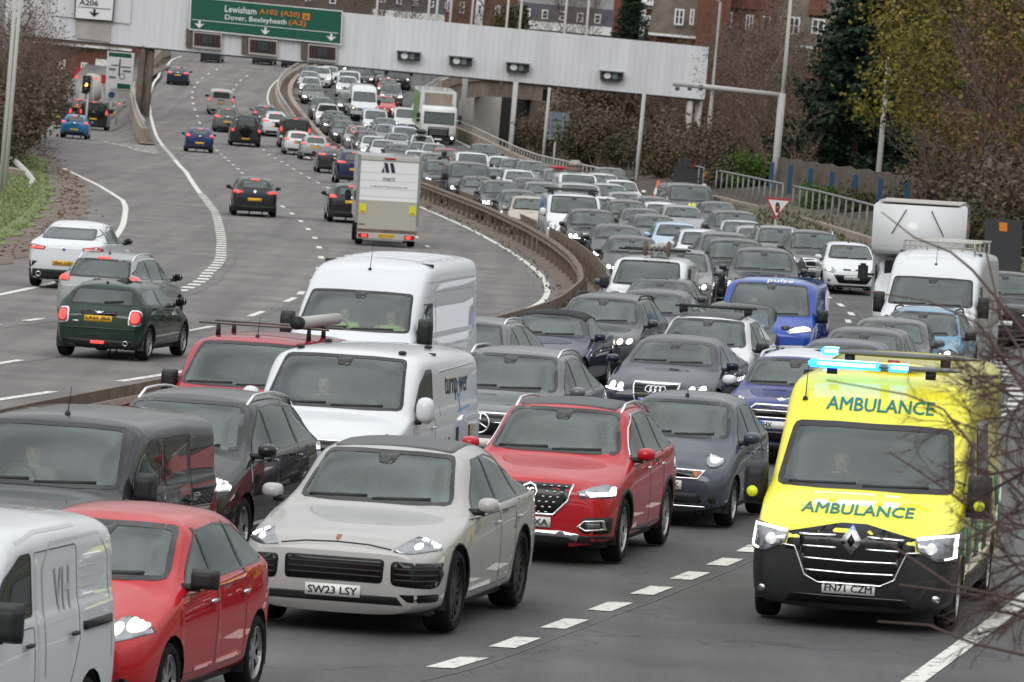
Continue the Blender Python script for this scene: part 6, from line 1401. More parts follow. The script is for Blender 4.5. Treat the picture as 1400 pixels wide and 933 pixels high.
# --- white sign-written van
S=spec('midvan',L=5.05,W=1.99,H=1.98,nz=1.0,hz=1.26,cowl=1.0,wtop=1.72,wsy=(.83,.73)); w=S['W']/2
def tp_extra(root,S,h):
    ptext(root,h,'turnp wer','l',3.6,1.50,1.30,.30,'satin',(.012,.012,.02),.004,.0)
    obj('lettering',h.patch(ring((3.72,1.475),.085,.035),'l',.005,.1,False),'satin',root,color=(.02,.25,.55))
    obj('lettering',h.patch(strip([(3.72,1.36),(3.72,1.22)],.035),'l',.005,.1,False),'satin',root,color=(.02,.25,.55))
    obj('lettering',h.patch([(3.6,1.20),(4.3,1.24),(4.3,1.265),(3.6,1.225)],'l',.004,.2,False),'satin',root,color=(.10,.40,.62))
    ptext(root,h,'0208 - 41 42','l',2.75,.86,.75,.13,'satin',(.02,.02,.03),.004); ptext(root,h,'turnpower.co.uk','l',2.75,.66,.75,.08,'satin',(.04,.34,.55),.004)
    for x0,x1,c in ((3.45,3.62,(.01,.01,.012)),(4.2,4.3,(.02,.02,.02)),(4.3,4.5,(.45,.33,.18))): obj('graphic_panel',h.patch([(x0,.55),(x1,.55),(x1,1.02),(x0,1.02)],'l',.004,.2,False),'satin',root,color=c)
    ptext(root,h,'Ford','f',0,.90,.15,.06,'chrome',None,.035,name='badge_text')
    for y in (-.62,.62):
        for x in (1.9,3.3): 
            p,n=h.hit('t',x,y); bm=bmesh.new(); soft(bm,p+Vector((0,0,.02)),(.16,.1,.05),1); obj('roof_mount',bm,'plastic',root)
S.update(front=[('headlight','lamp_dark','f',[(.42*w,.985),(.52*w,.915),(.90*w,.93),(.985*w,1.08),(.94*w,1.10),(.66*w,1.02)],{'mirror':1,'grid':.045,'kids':[('lamp','lamp_lit',[(.62*w,.965),(.66*w,.94),(.88*w,.95),(.93*w,1.05),(.88*w,1.05),(.74*w,1.0)]),('running_light','lamp_lit',strip([(.43*w,.975),(.62*w,1.0)],.014))]}),
 ('grille','gloss_black','f',[(-.52*w,.985),(.52*w,.985),(.46*w,.70),(-.46*w,.70)],{'round':.04,'kids':[('grille_frame','chrome',strip([(-.50*w,.975),(.50*w,.975)],.016)),('badge','chrome',circ((0,.90),.115,.055)),('badge_field','plate_ink',circ((0,.90),.10,.045),{'off':.024})]+[('grille_bar','plastic',strip([(-.48*w,z),(.48*w,z)],.014)) for z in (.76,.81)]}),
 ('bumper','plastic','f',[(-1.0*w,.50),(1.0*w,.50),(.96*w,.22),(-.96*w,.22)],{'grid':.06,'off':.01})],fpz=.56,msize=(.14,.22,.32),extra=tp_extra,side=[(1.30,1.30),(1.62,1.62),(1.95,1.76),(2.25,1.76),(2.25,1.22),(1.6,1.22)],
 doors=[[(1.15,.35),(2.32,.35),(2.32,1.18),(1.15,1.2)]],flank=[('panel_groove',('satin',(.5,.5,.52)),'s',strip([(2.6,1.2),(2.6,1.72),(4.7,1.76),(4.8,1.3),(4.7,1.14)],.02),{'off':.003,'grid':.2})],handlez=1.08)
reg('signvan',S,'panel_van')
# --- tall white van
S=spec('bigvan',L=5.9,W=2.05,H=2.5,nz=1.05,hz=1.36,cowl=.86,wtop=1.56,wtz=2.03,wsy=(.88,.80)); w=S['W']/2
def tall_extra(root,S,h):
    for x in (2.6,3.2,3.8,4.4,5.0): obj('roof_rib',h.patch([(x,-.7),(x+.08,-.7),(x+.08,.7),(x,.7)],'t',.02,.2),'paint',root)
    obj('panel_groove',h.patch(strip([(1.9,2.16),(5.6,2.20)],.03),'l',.002,.2,False),'satin',root,color=(.42,.43,.45))
    obj('panel_groove',h.patch(strip([(2.5,1.2),(2.5,2.02),(5.4,2.04),(5.5,1.9),(5.5,1.2)],.025),'l',.002,.2,False),'satin',root,color=(.40,.41,.43))
S.update(front=front_generic(S,'v'),fpz=.55,mmat='plastic',msize=(.14,.22,.40),extra=tall_extra,aerial=(1.95,.0,.42),camera_pod=True); reg('tallvan',S,'panel_van')
# --- the tall van with a lattice rack
S=spec('bigvan',L=5.9,W=2.0,H=2.6,nz=1.05,hz=1.42,cowl=.9,wtop=1.5,wtz=2.06,wsy=(.86,.80)); 
def rack2(root,S,h):
    L=S['L']; bm=bmesh.new()
    for y in (-.72,.72):
        tube(bm,[(L/2-2.2,y,2.74),(L/2-5.6,y,2.74)],.022,6)
        for x in (2.3,3.3,4.3,5.3): tube(bm,[(L/2-x,y,2.5),(L/2-x,y,2.74)],.02,6)
    for x in (2.2,2.6,3.2,3.8,4.4,5.0,5.6): tube(bm,[(L/2-x,-.72,2.74),(L/2-x,.72,2.74)],.02,6)
    for k in range(7): tube(bm,[(L/2-2.15,-.72+.24*k,2.56),(L/2-2.15,-.72+.24*k,2.76)],.014,5)
    tube(bm,[(L/2-2.15,-.72,2.64),(L/2-2.15,.72,2.64)],.014,5)
    obj('ladder_rack',bm,'satin',root,color=(.42,.41,.38))
S.update(front=front_generic(S,'v','lamp_dim'),fpz=.55,mmat='plastic',msize=(.14,.22,.40),extra=rack2,aerial=(1.75,.0,.5)); reg('rackvan',S,'panel_van')
# --- grey electric SUV with a black panel nose
S=spec('suv',L=4.76,W=1.88,H=1.68,nz=.90,hz=1.1,cowl=1.25,wtop=2.02,wsy=(.74,.61)); w=S['W']/2
S.update(front=[headlight([(.52*w,.86),(.60*w,.76),(.95*w,.79),(.98*w,.93),(.9*w,.94)],[((.76*w,.84),.05)],'lamp_lit'),
 ('grille_panel','gloss_black','f',[(-.56*w,.89),(.56*w,.89),(.48*w,.60),(-.48*w,.60)],{'round':.05,'kids':[('grille_bar','chrome',strip([(-.54*w,.885),(.54*w,.885)],.016)),('grille_bar','chrome',strip([(-.5*w,.77),(-.17*w,.77)],.014)),('grille_bar','chrome',strip([(.17*w,.77),(.5*w,.77)],.014))]+star((0,.75),.125)}),
 ('air_intake','plastic','f',[(-.8*w,.42),(.8*w,.42),(.66*w,.24),(-.66*w,.24)],{'round':.05})],fptext='HX7',fptw=.2,fptdx=-.12,fpz=.50,rails=(2.1,4.0,.60,'chrome'),flank=cladding(S,.05,.34)+pillars(S,[2.35,3.3]),doors=D(S,1.3,2.38,3.4))
reg('eqsuv',S,'suv_car')
# --- navy saloon with the four-ring grille
S=spec('saloon',L=4.7,W=1.83,H=1.43,nz=.70,hz=.96); w=S['W']/2
S.update(front=[headlight([(.50*w,.70),(.55*w,.60),(.94*w,.62),(.98*w,.74),(.84*w,.755)],[((.62*w,.665),.045),((.78*w,.67),.05)],'lamp_lit',drl=[(.56*w,.605),(.92*w,.625)]),
 ('grille','gloss_black','f',[(-.40*w,.745),(.40*w,.745),(.36*w,.50),(.26*w,.28),(-.26*w,.28),(-.36*w,.50)],{'round':.04,'kids':[('grille_frame','chrome',strip([(-.40*w,.745),(.40*w,.745),(.36*w,.50),(.26*w,.28),(-.26*w,.28),(-.36*w,.50),(-.40*w,.745)],.022))]+[('grille_bar','plastic',strip([(-.36*w,z),(.36*w,z)],.016)) for z in (.55,.60,.65,.70)]+[('rings','chrome',ring((x,.645),.05,.014)) for x in (-.111,-.037,.037,.111)]}),
 ('air_intake','plastic','f',[(.46*w,.42),(.88*w,.44),(.86*w,.28),(.5*w,.28)],{'mirror':1,'round':.04,'kids':[('fog_lamp','lamp_glass',circ((.72*w,.35),.045))]})],fpz=.45,fpblue=True,fptext='',doors=D(S,1.38,2.4,3.4),flank=pillars(S,[2.37,3.3]))
reg('audi',S,'saloon_car')
# --- white SUV with black bars
S=spec('suv',L=4.5,W=1.84,H=1.64,nz=.88,hz=1.08,wsy=(.72,.60)); w=S['W']/2
def bars(root,S,h):
    L=S['L']
    for x in (2.3,2.75):
        bm=bmesh.new(); box(bm,(L/2-x,0,S['H']+.10),(.07,1.34,.03),bev=.01); b=obj('roof_bar',bm,'plastic',root)
        bm=bmesh.new()
        for y in (-.56,.56): box(bm,(L/2-x,y,S['H']+.04),(.09,.07,.12),bev=.015)
        obj('roof_bar_foot',bm,'plastic',b)
    grey_roof((.03,.032,.035))(root,S,h)
S.update(front=[('headlight','lamp_dark','f',[(.46*w,.80),(.60*w,.74),(.95*w,.78),(.985*w,.95),(.92*w,.95),(.66*w,.84)],{'mirror':1,'grid':.045,'kids':[('lamp','lamp_lit',strip([(.47*w,.80),(.68*w,.83),(.93*w,.93)],.03)),('lamp','lamp_dim',circ((.80*w,.82),.05))]}),
 ('grille','gloss_black','f',[(-.46*w,.82),(.46*w,.82),(.40*w,.58),(-.40*w,.58)],{'round':.05,'kids':[('grille_bar','chrome',strip([(-.42*w,z),(.42*w,z)],.012)) for z in (.64,.69,.74)]}),
 ('fog_housing','plastic','f',[(.60*w,.30),(.62*w,.44),(.80*w,.56),(.96*w,.58),(.95*w,.32)],{'mirror':1,'round':.04}),('bumper_lip','plastic','f',[(-.9*w,.28),(.9*w,.28),(.86*w,.20),(-.86*w,.20)],{'grid':.06,'off':.012}),('skid_plate','chrome','f',strip([(-.7*w,.305),(.7*w,.305)],.03),{'off':.012})],fpz=.47,mmat='plastic',flank=cladding(S,.05,.34)+pillars(S,[2.2,3.1]),doors=D(S,1.2,2.22,3.15),extra=bars)
reg('peugeot',S,'suv_car')
# --- dark SUV with kidney grille
S=spec('suv',L=4.45,W=1.84,H=1.60,nz=.86,hz=1.06,wsy=(.72,.60)); w=S['W']/2
kg=lambda s:[(s*.03*w,.80),(s*.30*w,.81),(s*.34*w,.72),(s*.27*w,.58),(s*.05*w,.58)]
S.update(front=[headlight([(.46*w,.82),(.50*w,.72),(.90*w,.75),(.97*w,.88),(.84*w,.89)],[((.66*w,.80),.05),((.82*w,.81),.045)],'lamp_warm'),
 ('grille','gloss_black','f',kg(1),{'mirror':1,'kids':[('grille_frame','chrome',strip(kg(1)+kg(1)[:1],.024))]}),('badge','chrome',  'f',circ((0,.88),.042),{}),('air_intake','plastic','f',[(-.85*w,.44),(.85*w,.44),(.7*w,.24),(-.7*w,.24)],{'round':.05})],fpz=.46,rails=(2.0,3.8,.60,'plastic'),flank=cladding(S,.05,.34)+pillars(S,[2.15,3.05]),doors=D(S,1.2,2.18,3.1),aerial=(2.0,.35,.35)); S['aerial']=None
reg('bmwsuv',S,'suv_car')
# --- navy soft-top
S=spec('saloon',L=4.36,W=1.75,H=1.41,nz=.68,hz=.95,cowl=1.36,wtop=2.0,rtop=3.0,rz=1.33,rb=3.55,rbz=1.02,wb=2.66,fw=.76); w=S['W']/2
kg2=lambda s:[(s*.03*w,.66),(s*.24*w,.665),(s*.28*w,.60),(s*.22*w,.50),(s*.05*w,.50)]
def softtop(root,S,h):
    r=S['rw'][0][1]; obj('soft_top',h.patch(rpoly([(S['wtop']-.04,-r*1.02),(3.5,-r*.98),(3.5,r*.98),(S['wtop']-.04,r*1.02)],.06),'t',.012,.1),'cloth',root,color=(.012,.012,.013))
S.update(front=[headlight([(.48*w,.62),(.60*w,.55),(.93*w,.60),(.98*w,.73),(.84*w,.74)],[((.62*w,.63),.05),((.80*w,.66),.055)],'lamp_warm','lamp_glass'),('grille','gloss_black','f',kg2(1),{'mirror':1,'kids':[('grille_frame','chrome',strip(kg2(1)+kg2(1)[:1],.02))]}),('air_intake','plastic','f',[(-.6*w,.42),(.6*w,.42),(.5*w,.25),(-.5*w,.25)],{'round':.04})],fpz=.42,extra=softtop,side=[(1.66,.97),(1.9,1.15),(2.12,1.27),(2.6,1.29),(2.95,1.22),(2.95,.99)],doors=[[(1.42,.32),(2.95,.32),(2.95,.9),(1.42,.9)]],camera_pod=False)
reg('cabrio',S,'convertible_car')
# --- blue crossover with white roof
S=spec('suv',L=4.1,W=1.79,H=1.56,nz=.88,hz=1.06,cowl=1.1,wtop=1.72,wsy=(.71,.61),fw=.78,wb=2.6,wr=.34,rtop=3.6,rb=3.98); w=S['W']/2
S.update(front=[('headlight','chrome','f',circ((.74*w,.86),.125,.12),{'mirror':1,'grid':.04,'off':.016,'kids':[('lamp','lamp_warm',circ((.74*w,.855),.085,.08))]}),
 ('grille','gloss_black','f',[(-.46*w,.80),(-.38*w,.86),(.38*w,.86),(.46*w,.80),(.38*w,.68),(-.38*w,.68)],{'round':.04,'kids':[('grille_frame','chrome',strip([(-.46*w,.80),(-.38*w,.86),(.38*w,.86),(.46*w,.80),(.38*w,.68),(-.38*w,.68),(-.46*w,.80)],.02)),('grille_bar','chrome',strip([(-.42*w,.78),(.42*w,.78)],.014))]}),
 ('badge','chrome','f',[(-.13,.975),(-.04,.96),(0,.975),(.04,.96),(.13,.975),(.04,.93),(-.04,.93)],{}),('air_intake','gloss_black','f',[(-.62*w,.50),(.62*w,.50),(.55*w,.34),(-.55*w,.34)],{'round':.04}),('bumper_lip','plastic','f',[(-.9*w,.32),(.9*w,.32),(.85*w,.20),(-.85*w,.20)],{'grid':.06,'off':.012})],
 fpz=.58,fptext='HX',fptw=.12,fptdx=-.14,fpblue=True,mmat='satin',flank=cladding(S,.06,.34)+pillars(S,[2.0,2.9]),doors=D(S,1.15,2.02,2.95),rails=(1.9,3.5,.58,'satin'),extra=lambda r,S,h:(grey_roof((.62,.64,.68))(r,S,h),[setattr(o,'color',(.62,.64,.68,1)) for o in r.children if o.name.startswith(('wing_mirror','roof_rail'))]))
reg('countryman',S,'suv_car')
# --- bright blue electric van
S=spec('midvan',L=4.3,W=1.98,H=1.92,nz=.98,hz=1.2,cowl=.82,wtop=1.66,wsy=(.83,.70)); w=S['W']/2
def buzz(root,S,h):
    ptext(root,h,'pulse','f',.15,1.875,.5,.07,'satin',(.8,.8,.85),.006)
    obj('roof_band',h.patch([(S['wtop']+.05,-.6),(S['wtop']+.9,-.6),(S['wtop']+.9,.6),(S['wtop']+.05,.6)],'t',.004,.15),'satin',root,color=(.22,.30,.52))
S.update(front=[('headlight','lamp_glass','f',[(.42*w,1.0),(.52*w,.92),(.93*w,.98),(.985*w,1.12),(.90*w,1.12),(.60*w,1.06)],{'mirror':1,'grid':.045,'kids':[('lamp','lamp_lit',[(.52*w,.99),(.56*w,.95),(.90*w,1.0),(.93*w,1.08),(.64*w,1.04)])]}),
 ('bumper','satin','f',[(-.62*w,.62),(.62*w,.62),(.58*w,.34),(-.58*w,.34)],{'round':.06}),('bumper','plastic','f',[(-1.0*w,.33),(1.0*w,.33),(.95*w,.2),(-.95*w,.2)],{'grid':.06,'off':.012}),('badge','chrome','f',ring((0,.95),.11,.02),{})],fpz=.72,extra=buzz,mmat='plastic',msize=(.14,.22,.24)); S['front'][1]=('honeycomb_grille',('satin',(.6,.6,.62)),'f',[(.30*w,.70),(.92*w,.72),(.90*w,.40),(.34*w,.40)],{'mirror':1,'round':.05,'kids':[('grille_cell','gloss_black',circ((.42*w+.13*i*w+(.065*w if j%2 else 0),.645-.062*j),.034,.02,6),{'grid':.2}) for i in range(4) for j in range(4) if not(j%2 and i==3)]}); reg('buzz',S,'electric_van')
# --- dark crossover with a chrome winged grille
S=spec('suv',L=4.6,W=1.87,H=1.70,nz=.88,hz=1.1); w=S['W']/2
S.update(front=[('headlight','lamp_glass','f',[(.55*w,.86),(.62*w,.74),(.93*w,.78),(.985*w,.98),(.86*w,.99)],{'mirror':1,'grid':.045,'round':.03,'kids':[('lamp','lamp_warm',circ((.78*w,.86),.07))]}),
 ('grille','gloss_black','f',[(-.46*w,.90),(.46*w,.90),(.34*w,.66),(-.34*w,.66)],{'round':.05,'kids':[('grille_frame','chrome',strip([(-.46*w,.89),(.46*w,.89),(.34*w,.66),(-.34*w,.66),(-.46*w,.89)],.022)),('grille_bar','chrome',strip([(-.42*w,.80),(-.1,.83),(0,.86),(.1,.83),(.42*w,.80)],.045)),('badge','chrome',circ((0,.83),.07))]}),
 ('bumper','plastic','f',[(-.96*w,.42),(.96*w,.42),(.9*w,.22),(-.9*w,.22)],{'grid':.06,'off':.012,'kids':[('skid_plate','chrome',strip([(-.6*w,.30),(.6*w,.30)],.03))]})],fptext='GL15 UMK',fpz=.56,rails=(2.0,3.9,.61,'chrome'),flank=cladding(S)+pillars(S,[2.2,3.15]),doors=D(S,1.2,2.22,3.2)); reg('antara',S,'suv_car')
# --- the Fiesta-like white hatch with its plate
S=dict(PROTO['hatch'][0]); S['fptext']='SG60 FSY'; S['doors']=[[(1.04,.34),(2.38,.34),(2.38,.92),(1.04,.90)]]; reg('whitehatch',S,'hatchback_car')
# --- light blue crossover
S=spec('suv',L=4.15,W=1.76,H=1.62,nz=.88,hz=1.08,fw=.85,wb=2.6,wr=.34); w=S['W']/2
S.update(front=front_generic(S,'a','lamp_lit',badge=False),fpz=.5,rails=(1.95,3.6,.58,'plastic'),flank=cladding(S)+pillars(S,[2.1,3.0]),doors=D(S,1.2,2.1,3.0),mmat='plastic',camera_pod=True); reg('aircross',S,'suv_car')
# ---- seen from behind
S=spec('hatch',L=3.84,W=1.73,H=1.41,fw=.76,wb=2.5,nz=.74,hz=.98,cowl=1.15,wtop=1.72,rtop=3.45,rz=1.34,rb=3.72,rbz=.97,wr=.305,wsy=(.66,.58)); w=S['W']/2
S.update(tailp=[(.15,.10),(.35,.0),(.6,0),(.9,.05),(1.4,.12)],rear=[('tail_lamp','chrome','r',rpoly([(.63*w,.63),(.89*w,.62),(.90*w,.90),(.66*w,.92)],.07),{'mirror':1,'off':.012,'grid':.04,'kids':[('tail_glass','tail_red',rpoly([(.66*w,.655),(.865*w,.645),(.875*w,.88),(.685*w,.895)],.06)),('tail_light','tail_lit',circ((.77*w,.77),.07,.09),{'off':.03})]}),
 ('tailgate_handle','gloss_black','r',[(-.40*w,.86),(.40*w,.86),(.38*w,.79),(-.38*w,.79)],{'off':.012,'round':.02}),('badge','chrome','r',[(-.10,.865),(-.03,.85),(0,.87),(.03,.85),(.10,.865),(.03,.82),(-.03,.82)],{'off':.02}),
 ('rear_bumper','plastic','r',[(-.92*w,.36),(.92*w,.36),(.86*w,.2),(-.86*w,.2)],{'grid':.09,'kids':[('fog_lamp','tail_lit',[(-.13,.335),(.13,.335),(.12,.285),(-.12,.285)])]}),('lettering','chrome','r',[(.42*w,.685),(.56*w,.685),(.56*w,.665),(.42*w,.665)],{'off':.004}),('exhaust_pipe','chrome','r',ring((-.60*w,.31),.04,.016),{'off':.02}),
 ('wiper','plastic','r',strip([(-.05,1.02),(-.40,1.05)],.03),{'off':.02}),('tail_crease','paint','r',strip([(-.95*w,.56),(.95*w,.56)],.02),{'off':.008,'grid':.1})],
 rplate=.735,rptext='LA66 JBA',fplate=0,back=[(-.60,.99),(.60,.99),(.52,1.27),(-.52,1.27)],backglass='glass',doors=[[(1.22,.32),(2.55,.32),(2.55,.9),(1.22,.9)]],aerial=(3.3,0,.06),mmat='gloss_black',side=[(1.40,1.0),(1.66,1.20),(1.95,1.28),(3.2,1.27),(3.42,1.16),(3.45,1.01)],flank=pillars(S,[2.55])+cladding(S,.05,.3),rim='five'); reg('mini',S,'hatchback_car')
S=spec('coupesuv',L=4.75,W=1.92,H=1.62,nz=.86,wr=.37,rtop=3.3,rb=4.45,rbz=1.16); w=S['W']/2
S.update(rear=[('tail_lamp','tail_red','r',[(.46*w,1.0),(.50*w,.92),(.95*w,.94),(.96*w,1.04),(.80*w,1.05)],{'mirror':1,'kids':[('tail_light','tail_lit',strip([(.54*w,.955),(.88*w,.965)],.025))]}),('rear_bumper','plastic','r',[(-.92*w,.46),(.92*w,.46),(.86*w,.22),(-.86*w,.22)],{'grid':.06,'off':.01}),('bumper_vent','gloss_black','r',[(.66*w,.64),(.90*w,.66),(.90*w,.48),(.80*w,.50)],{'mirror':1}),('exhaust_pipe','chrome','r',ring((.62*w,.34),.055,.02),{'mirror':1,'off':.02}),('badge','chrome','r',circ((0,.96),.045),{'off':.01}),('badge_field','plate_blue','r',circ((0,.96),.03),{'off':.016}),('lettering','chrome','r',[(-.66*w,.86),(-.54*w,.86),(-.54*w,.83),(-.66*w,.83)],{'off':.004})],
 rplate=.62,rptext='VE69 OZH',fplate=0,back=[(-.66,1.20),(.66,1.20),(.58,1.44),(-.58,1.44)],mmat='gloss_black',flank=pillars(S,[2.6,3.5])); reg('x4',S,'suv_car')
S=spec('mpv',L=4.35,W=1.80,H=1.56,nz=.78,hz=1.02,rtop=3.7,rz=1.49,rb=4.12,rbz=1.08,wb=2.67,fw=.86); w=S['W']/2
S.update(rear=rear_generic(S,'tail_lit'),rplate=.72,fplate=0,back=[(-.64,1.08),(.64,1.08),(.56,1.43),(-.56,1.43)],backglass='glass',rails=(2.0,3.6,.56,'chrome'),mmat='gloss_black',aerial=(3.3,0,.1),flank=pillars(S,[2.15,3.1])); reg('tourer',S,'people_carrier')
S=spec('hatch',L=4.0,W=1.75,H=1.48); w=S['W']/2
S.update(rear=[('tail_lamp','tail_red','r',[(.46*w,.93),(.60*w,.83),(.95*w,.84),(.96*w,.98),(.80*w,1.0)],{'mirror':1,'kids':[('tail_light','tail_lit',[(.6*w,.92),(.66*w,.88),(.9*w,.88),(.9*w,.95)])]}),('badge','chrome','r',circ((0,.93),.055),{'off':.012}),('rear_bumper','plastic','r',[(-.92*w,.40),(.92*w,.40),(.86*w,.22),(-.86*w,.22)],{'grid':.06,'off':.01}),('brake_light','tail_lit','r',strip([(-.16,1.37),(.16,1.37)],.03),{'off':.012})],rplate=.64,rptext='',fplate=0,flank=pillars(S,[2.1,2.95])); reg('corsa',S,'hatchback_car')
S=spec('bigsuv',L=4.6,W=2.0,H=1.95,hz=1.2,nz=1.0,rtop=4.45,rz=1.9,rb=4.55,rbz=1.25,wr=.41); w=S['W']/2
def spare(root,S,h):
    p,n=h.hit('r',.05,.98); bm=bmesh.new(); lathe(bm,[(0,-.22),(.25,-.22),(.36,-.19),(.385,-.1),(.385,.05),(.3,.08)],26,'y'); bmesh.ops.rotate(bm,cent=(0,0,0),matrix=Matrix.Rotation(-pi/2,3,'Z'),verts=bm.verts); bmesh.ops.translate(bm,vec=p+Vector((-.02,0,.02)),verts=bm.verts); bmesh.ops.recalc_face_normals(bm,faces=bm.faces[:]); obj('spare_wheel',bm,'gloss_black',root)
S.update(rear=[('tail_lamp','tail_red','r',[(.74*w,.92),(.92*w,.92),(.92*w,1.16),(.74*w,1.16)],{'mirror':1,'round':.02,'kids':[('tail_light','tail_lit',[(.76*w,.96),(.90*w,.96),(.90*w,1.08),(.76*w,1.08)])]}),('rear_bumper','plastic','r',[(-.95*w,.6),(.95*w,.6),(.9*w,.3),(-.9*w,.3)],{'grid':.06,'off':.012})],rplate=.5,fplate=0,extra=spare,flank=cladding(S)); reg('defender',S,'suv_car')
# ---- markings and loads on otherwise ordinary vehicles further back
S=spec('midvan'); S.update(front=front_generic(S,'v'),fpz=.58,mmat='plastic',msize=(.13,.22,.30),extra=lambda r,S,h:(ptext(r,h,'AE','f',-.02,1.17,.34,.12,'satin',(.75,.72,.02),.008,.03))); reg('aevan',S,'panel_van')
def custom_rack(root,S,h):
    L=S['L']
    for x in (1.9,2.9,3.9):
        bm=bmesh.new(); tube(bm,[(L/2-x,-.86,2.08),(L/2-x,.86,2.08)],.025,8); b=obj('roof_bar',bm,'plastic',root)
        bm=bmesh.new()
        for y in (-.7,.7): tube(bm,[(L/2-x,y,1.9),(L/2-x,y,2.08)],[.05,.03],6)
        obj('roof_bar_foot',bm,'plastic',b)
    for ax in ('R','l'): obj('graphic_panel',h.patch([(2.6,1.25),(4.2,1.25),(4.2,1.75),(2.6,1.75)],ax,.005,.3),'satin',root,color=(.02,.13,.32))
S=spec('midvan',L=5.0); S.update(front=[headlight([(.56*S['W']/2,.86),(.64*S['W']/2,.74),(.94*S['W']/2,.80),(.98*S['W']/2,1.08),(.86*S['W']/2,1.06)],[((.80*S['W']/2,.92),.075)],'lamp_dim','lamp_glass',drl=[(.58*S['W']/2,.87),(.66*S['W']/2,.76),(.92*S['W']/2,.82)])]+front_generic(S,'v')[1:],fpz=.5,mmat='paint',msize=(.13,.22,.28),extra=custom_rack); reg('customvan',S,'panel_van')
def van_load(root,S,h):
    L=S['L']
    for x in (1.95,3.0):
        bm=bmesh.new(); tube(bm,[(L/2-x,-.75,1.98),(L/2-x,.75,1.98)],.022,8); obj('roof_bar',bm,'plastic',root)
S=berlingo(); S['extra']=van_load; S['front'][0]=headlight([(.60*S['W']/2,.88),(.68*S['W']/2,.74),(.95*S['W']/2,.78),(.98*S['W']/2,1.02),(.86*S['W']/2,1.02)],[((.80*S['W']/2,.88),.06)],'lamp_warm','lamp_glass'); reg('barvan',S,'small_van')

# ------------------------------------------------------------------ lorries, motorcycles, people
def flatbox(name,c,s,m,parent,bev=.02,color=None):
    bm=bmesh.new(); box(bm,c,s,bev=bev); return obj(name,bm,m,parent,smooth=False,color=color)
def lorry_wheels(root,xs,R,tr,W=.28):
    for x in xs:
        for sg in (1,-1):
            t,r=wheel_meshes(R,W,.62,'steel','alloy'); o=bpy.data.objects.new('wheel',t); COL.objects.link(o); link(o,root); o.location=(x,sg*tr,R); o.rotation_euler=(0,0,0 if sg>0 else pi); q=bpy.data.objects.new('rim',r); COL.objects.link(q); link(q,o)
def box_lorry():
    t=bpy.data.objects.new('box_lorry',None); COL.objects.link(t); F=4.2
    b=flatbox('box_body',(-1.1,0,2.2),(6.4,2.5,2.65),'paint',t,.05); b.color=(.62,.64,.63,0)
    for sg in (1,-1): flatbox('green_side',(-1.2,sg*1.255,2.2),(5.9,.02,2.3),'satin',b,0,(.10,.26,.03))
    flatbox('front_panel',(2.115,0,2.95),(.03,1.9,.85),'concrete',b,.01); flatbox('front_panel_lower',(2.112,0,2.55),(.03,2.1,.3),'pale_concrete',b,.01); flatbox('chassis',(-.9,0,.75),(7.2,.9,.25),'black',t)
    bm=bmesh.new(); P=[(2.35,.5),(4.15,.5),(4.2,.9),(4.2,1.35),(4.02,2.28),(3.75,2.55),(2.35,2.6)]
    A=[bm.verts.new((x,1.18,z)) for x,z in P]; B=[bm.verts.new((x,-1.18,z)) for x,z in P]; bm.faces.new(A); bm.faces.new(B[::-1])
    for i in range(len(P)): bm.faces.new((A[i],B[i],B[(i+1)%len(P)],A[(i+1)%len(P)]))
    bmesh.ops.recalc_face_normals(bm,faces=bm.faces[:]); bmesh.ops.bevel(bm,geom=bm.edges[:],offset=.06,segments=3,affect='EDGES'); c=obj('cab',bm,'paint',t); c.color=(.66,.67,.66,0)
    def fp(name,y0,z0,y1,z1,m,d=.02,par=c,k=None):
        x=lambda z: 4.2 if z<1.35 else 4.2-(z-1.35)*.18/.93
        bm=bmesh.new(); vs=[bm.verts.new((x(z)+d,y,z)) for y,z in ((y0,z0),(y1,z0),(y1,z1),(y0,z1))]; bm.faces.new(vs); ws=[bm.verts.new(v.co-Vector((.05,0,0))) for v in vs]
        for i in range(4): bm.faces.new((vs[i],ws[i],ws[(i+1)%4],vs[(i+1)%4]))
        bmesh.ops.recalc_face_normals(bm,faces=bm.faces[:]); return obj(name,bm,m,par,smooth=False,color=k)
    fp('windscreen',-1.04,1.38,1.04,2.2,'frit',.015,t); fp('windscreen_glass',-.98,1.43,.98,2.14,'glass',.03,t)
    g=fp('grille',-.72,.55,.72,1.18,'gloss_black',.02)
    for z in (.68,.80,.92): fp('grille_bar',-.6,z,.6,z+.03,'steel',.045,g)
    fp('grille_bar',-.66,1.04,.66,1.14,'steel',.045,g)
    flatbox('bumper',(4.12,0,.42),(.3,2.36,.34),'plastic',t,.06)
    for sg in (1,-1):
        h_=flatbox('headlight',(4.26,sg*.92,.5),(.08,.36,.2),'lamp_dark',t,.03); bm=bmesh.new(); lathe(bm,[(0,0),(.085,0),(.08,-.02)],14,'y'); bmesh.ops.rotate(bm,cent=(0,0,0),matrix=Matrix.Rotation(pi/2,3,'Z'),verts=bm.verts); bmesh.ops.translate(bm,vec=(4.315,sg*.95,.5),verts=bm.verts); obj('lamp',bm,'lamp_lit' if sg>0 else 'lamp_dim',h_)
        flatbox('wing_mirror',(4.1,sg*1.42,1.9),(.12,.24,.34),'plastic',t,.04); flatbox('wing_mirror',(4.1,sg*1.42,1.55),(.12,.24,.24),'plastic',t,.04)
    lorry_wheels(t,(3.1,-2.6),.45,1.02); flatbox('number_plate',(4.285,0,.36),(.02,.52,.11),'plate_white',t,0)
    flatbox('hi_vis_jacket',(3.75,.42,1.62),(.25,.5,.5),'satin',t,.1,(.45,.75,.05)); return t
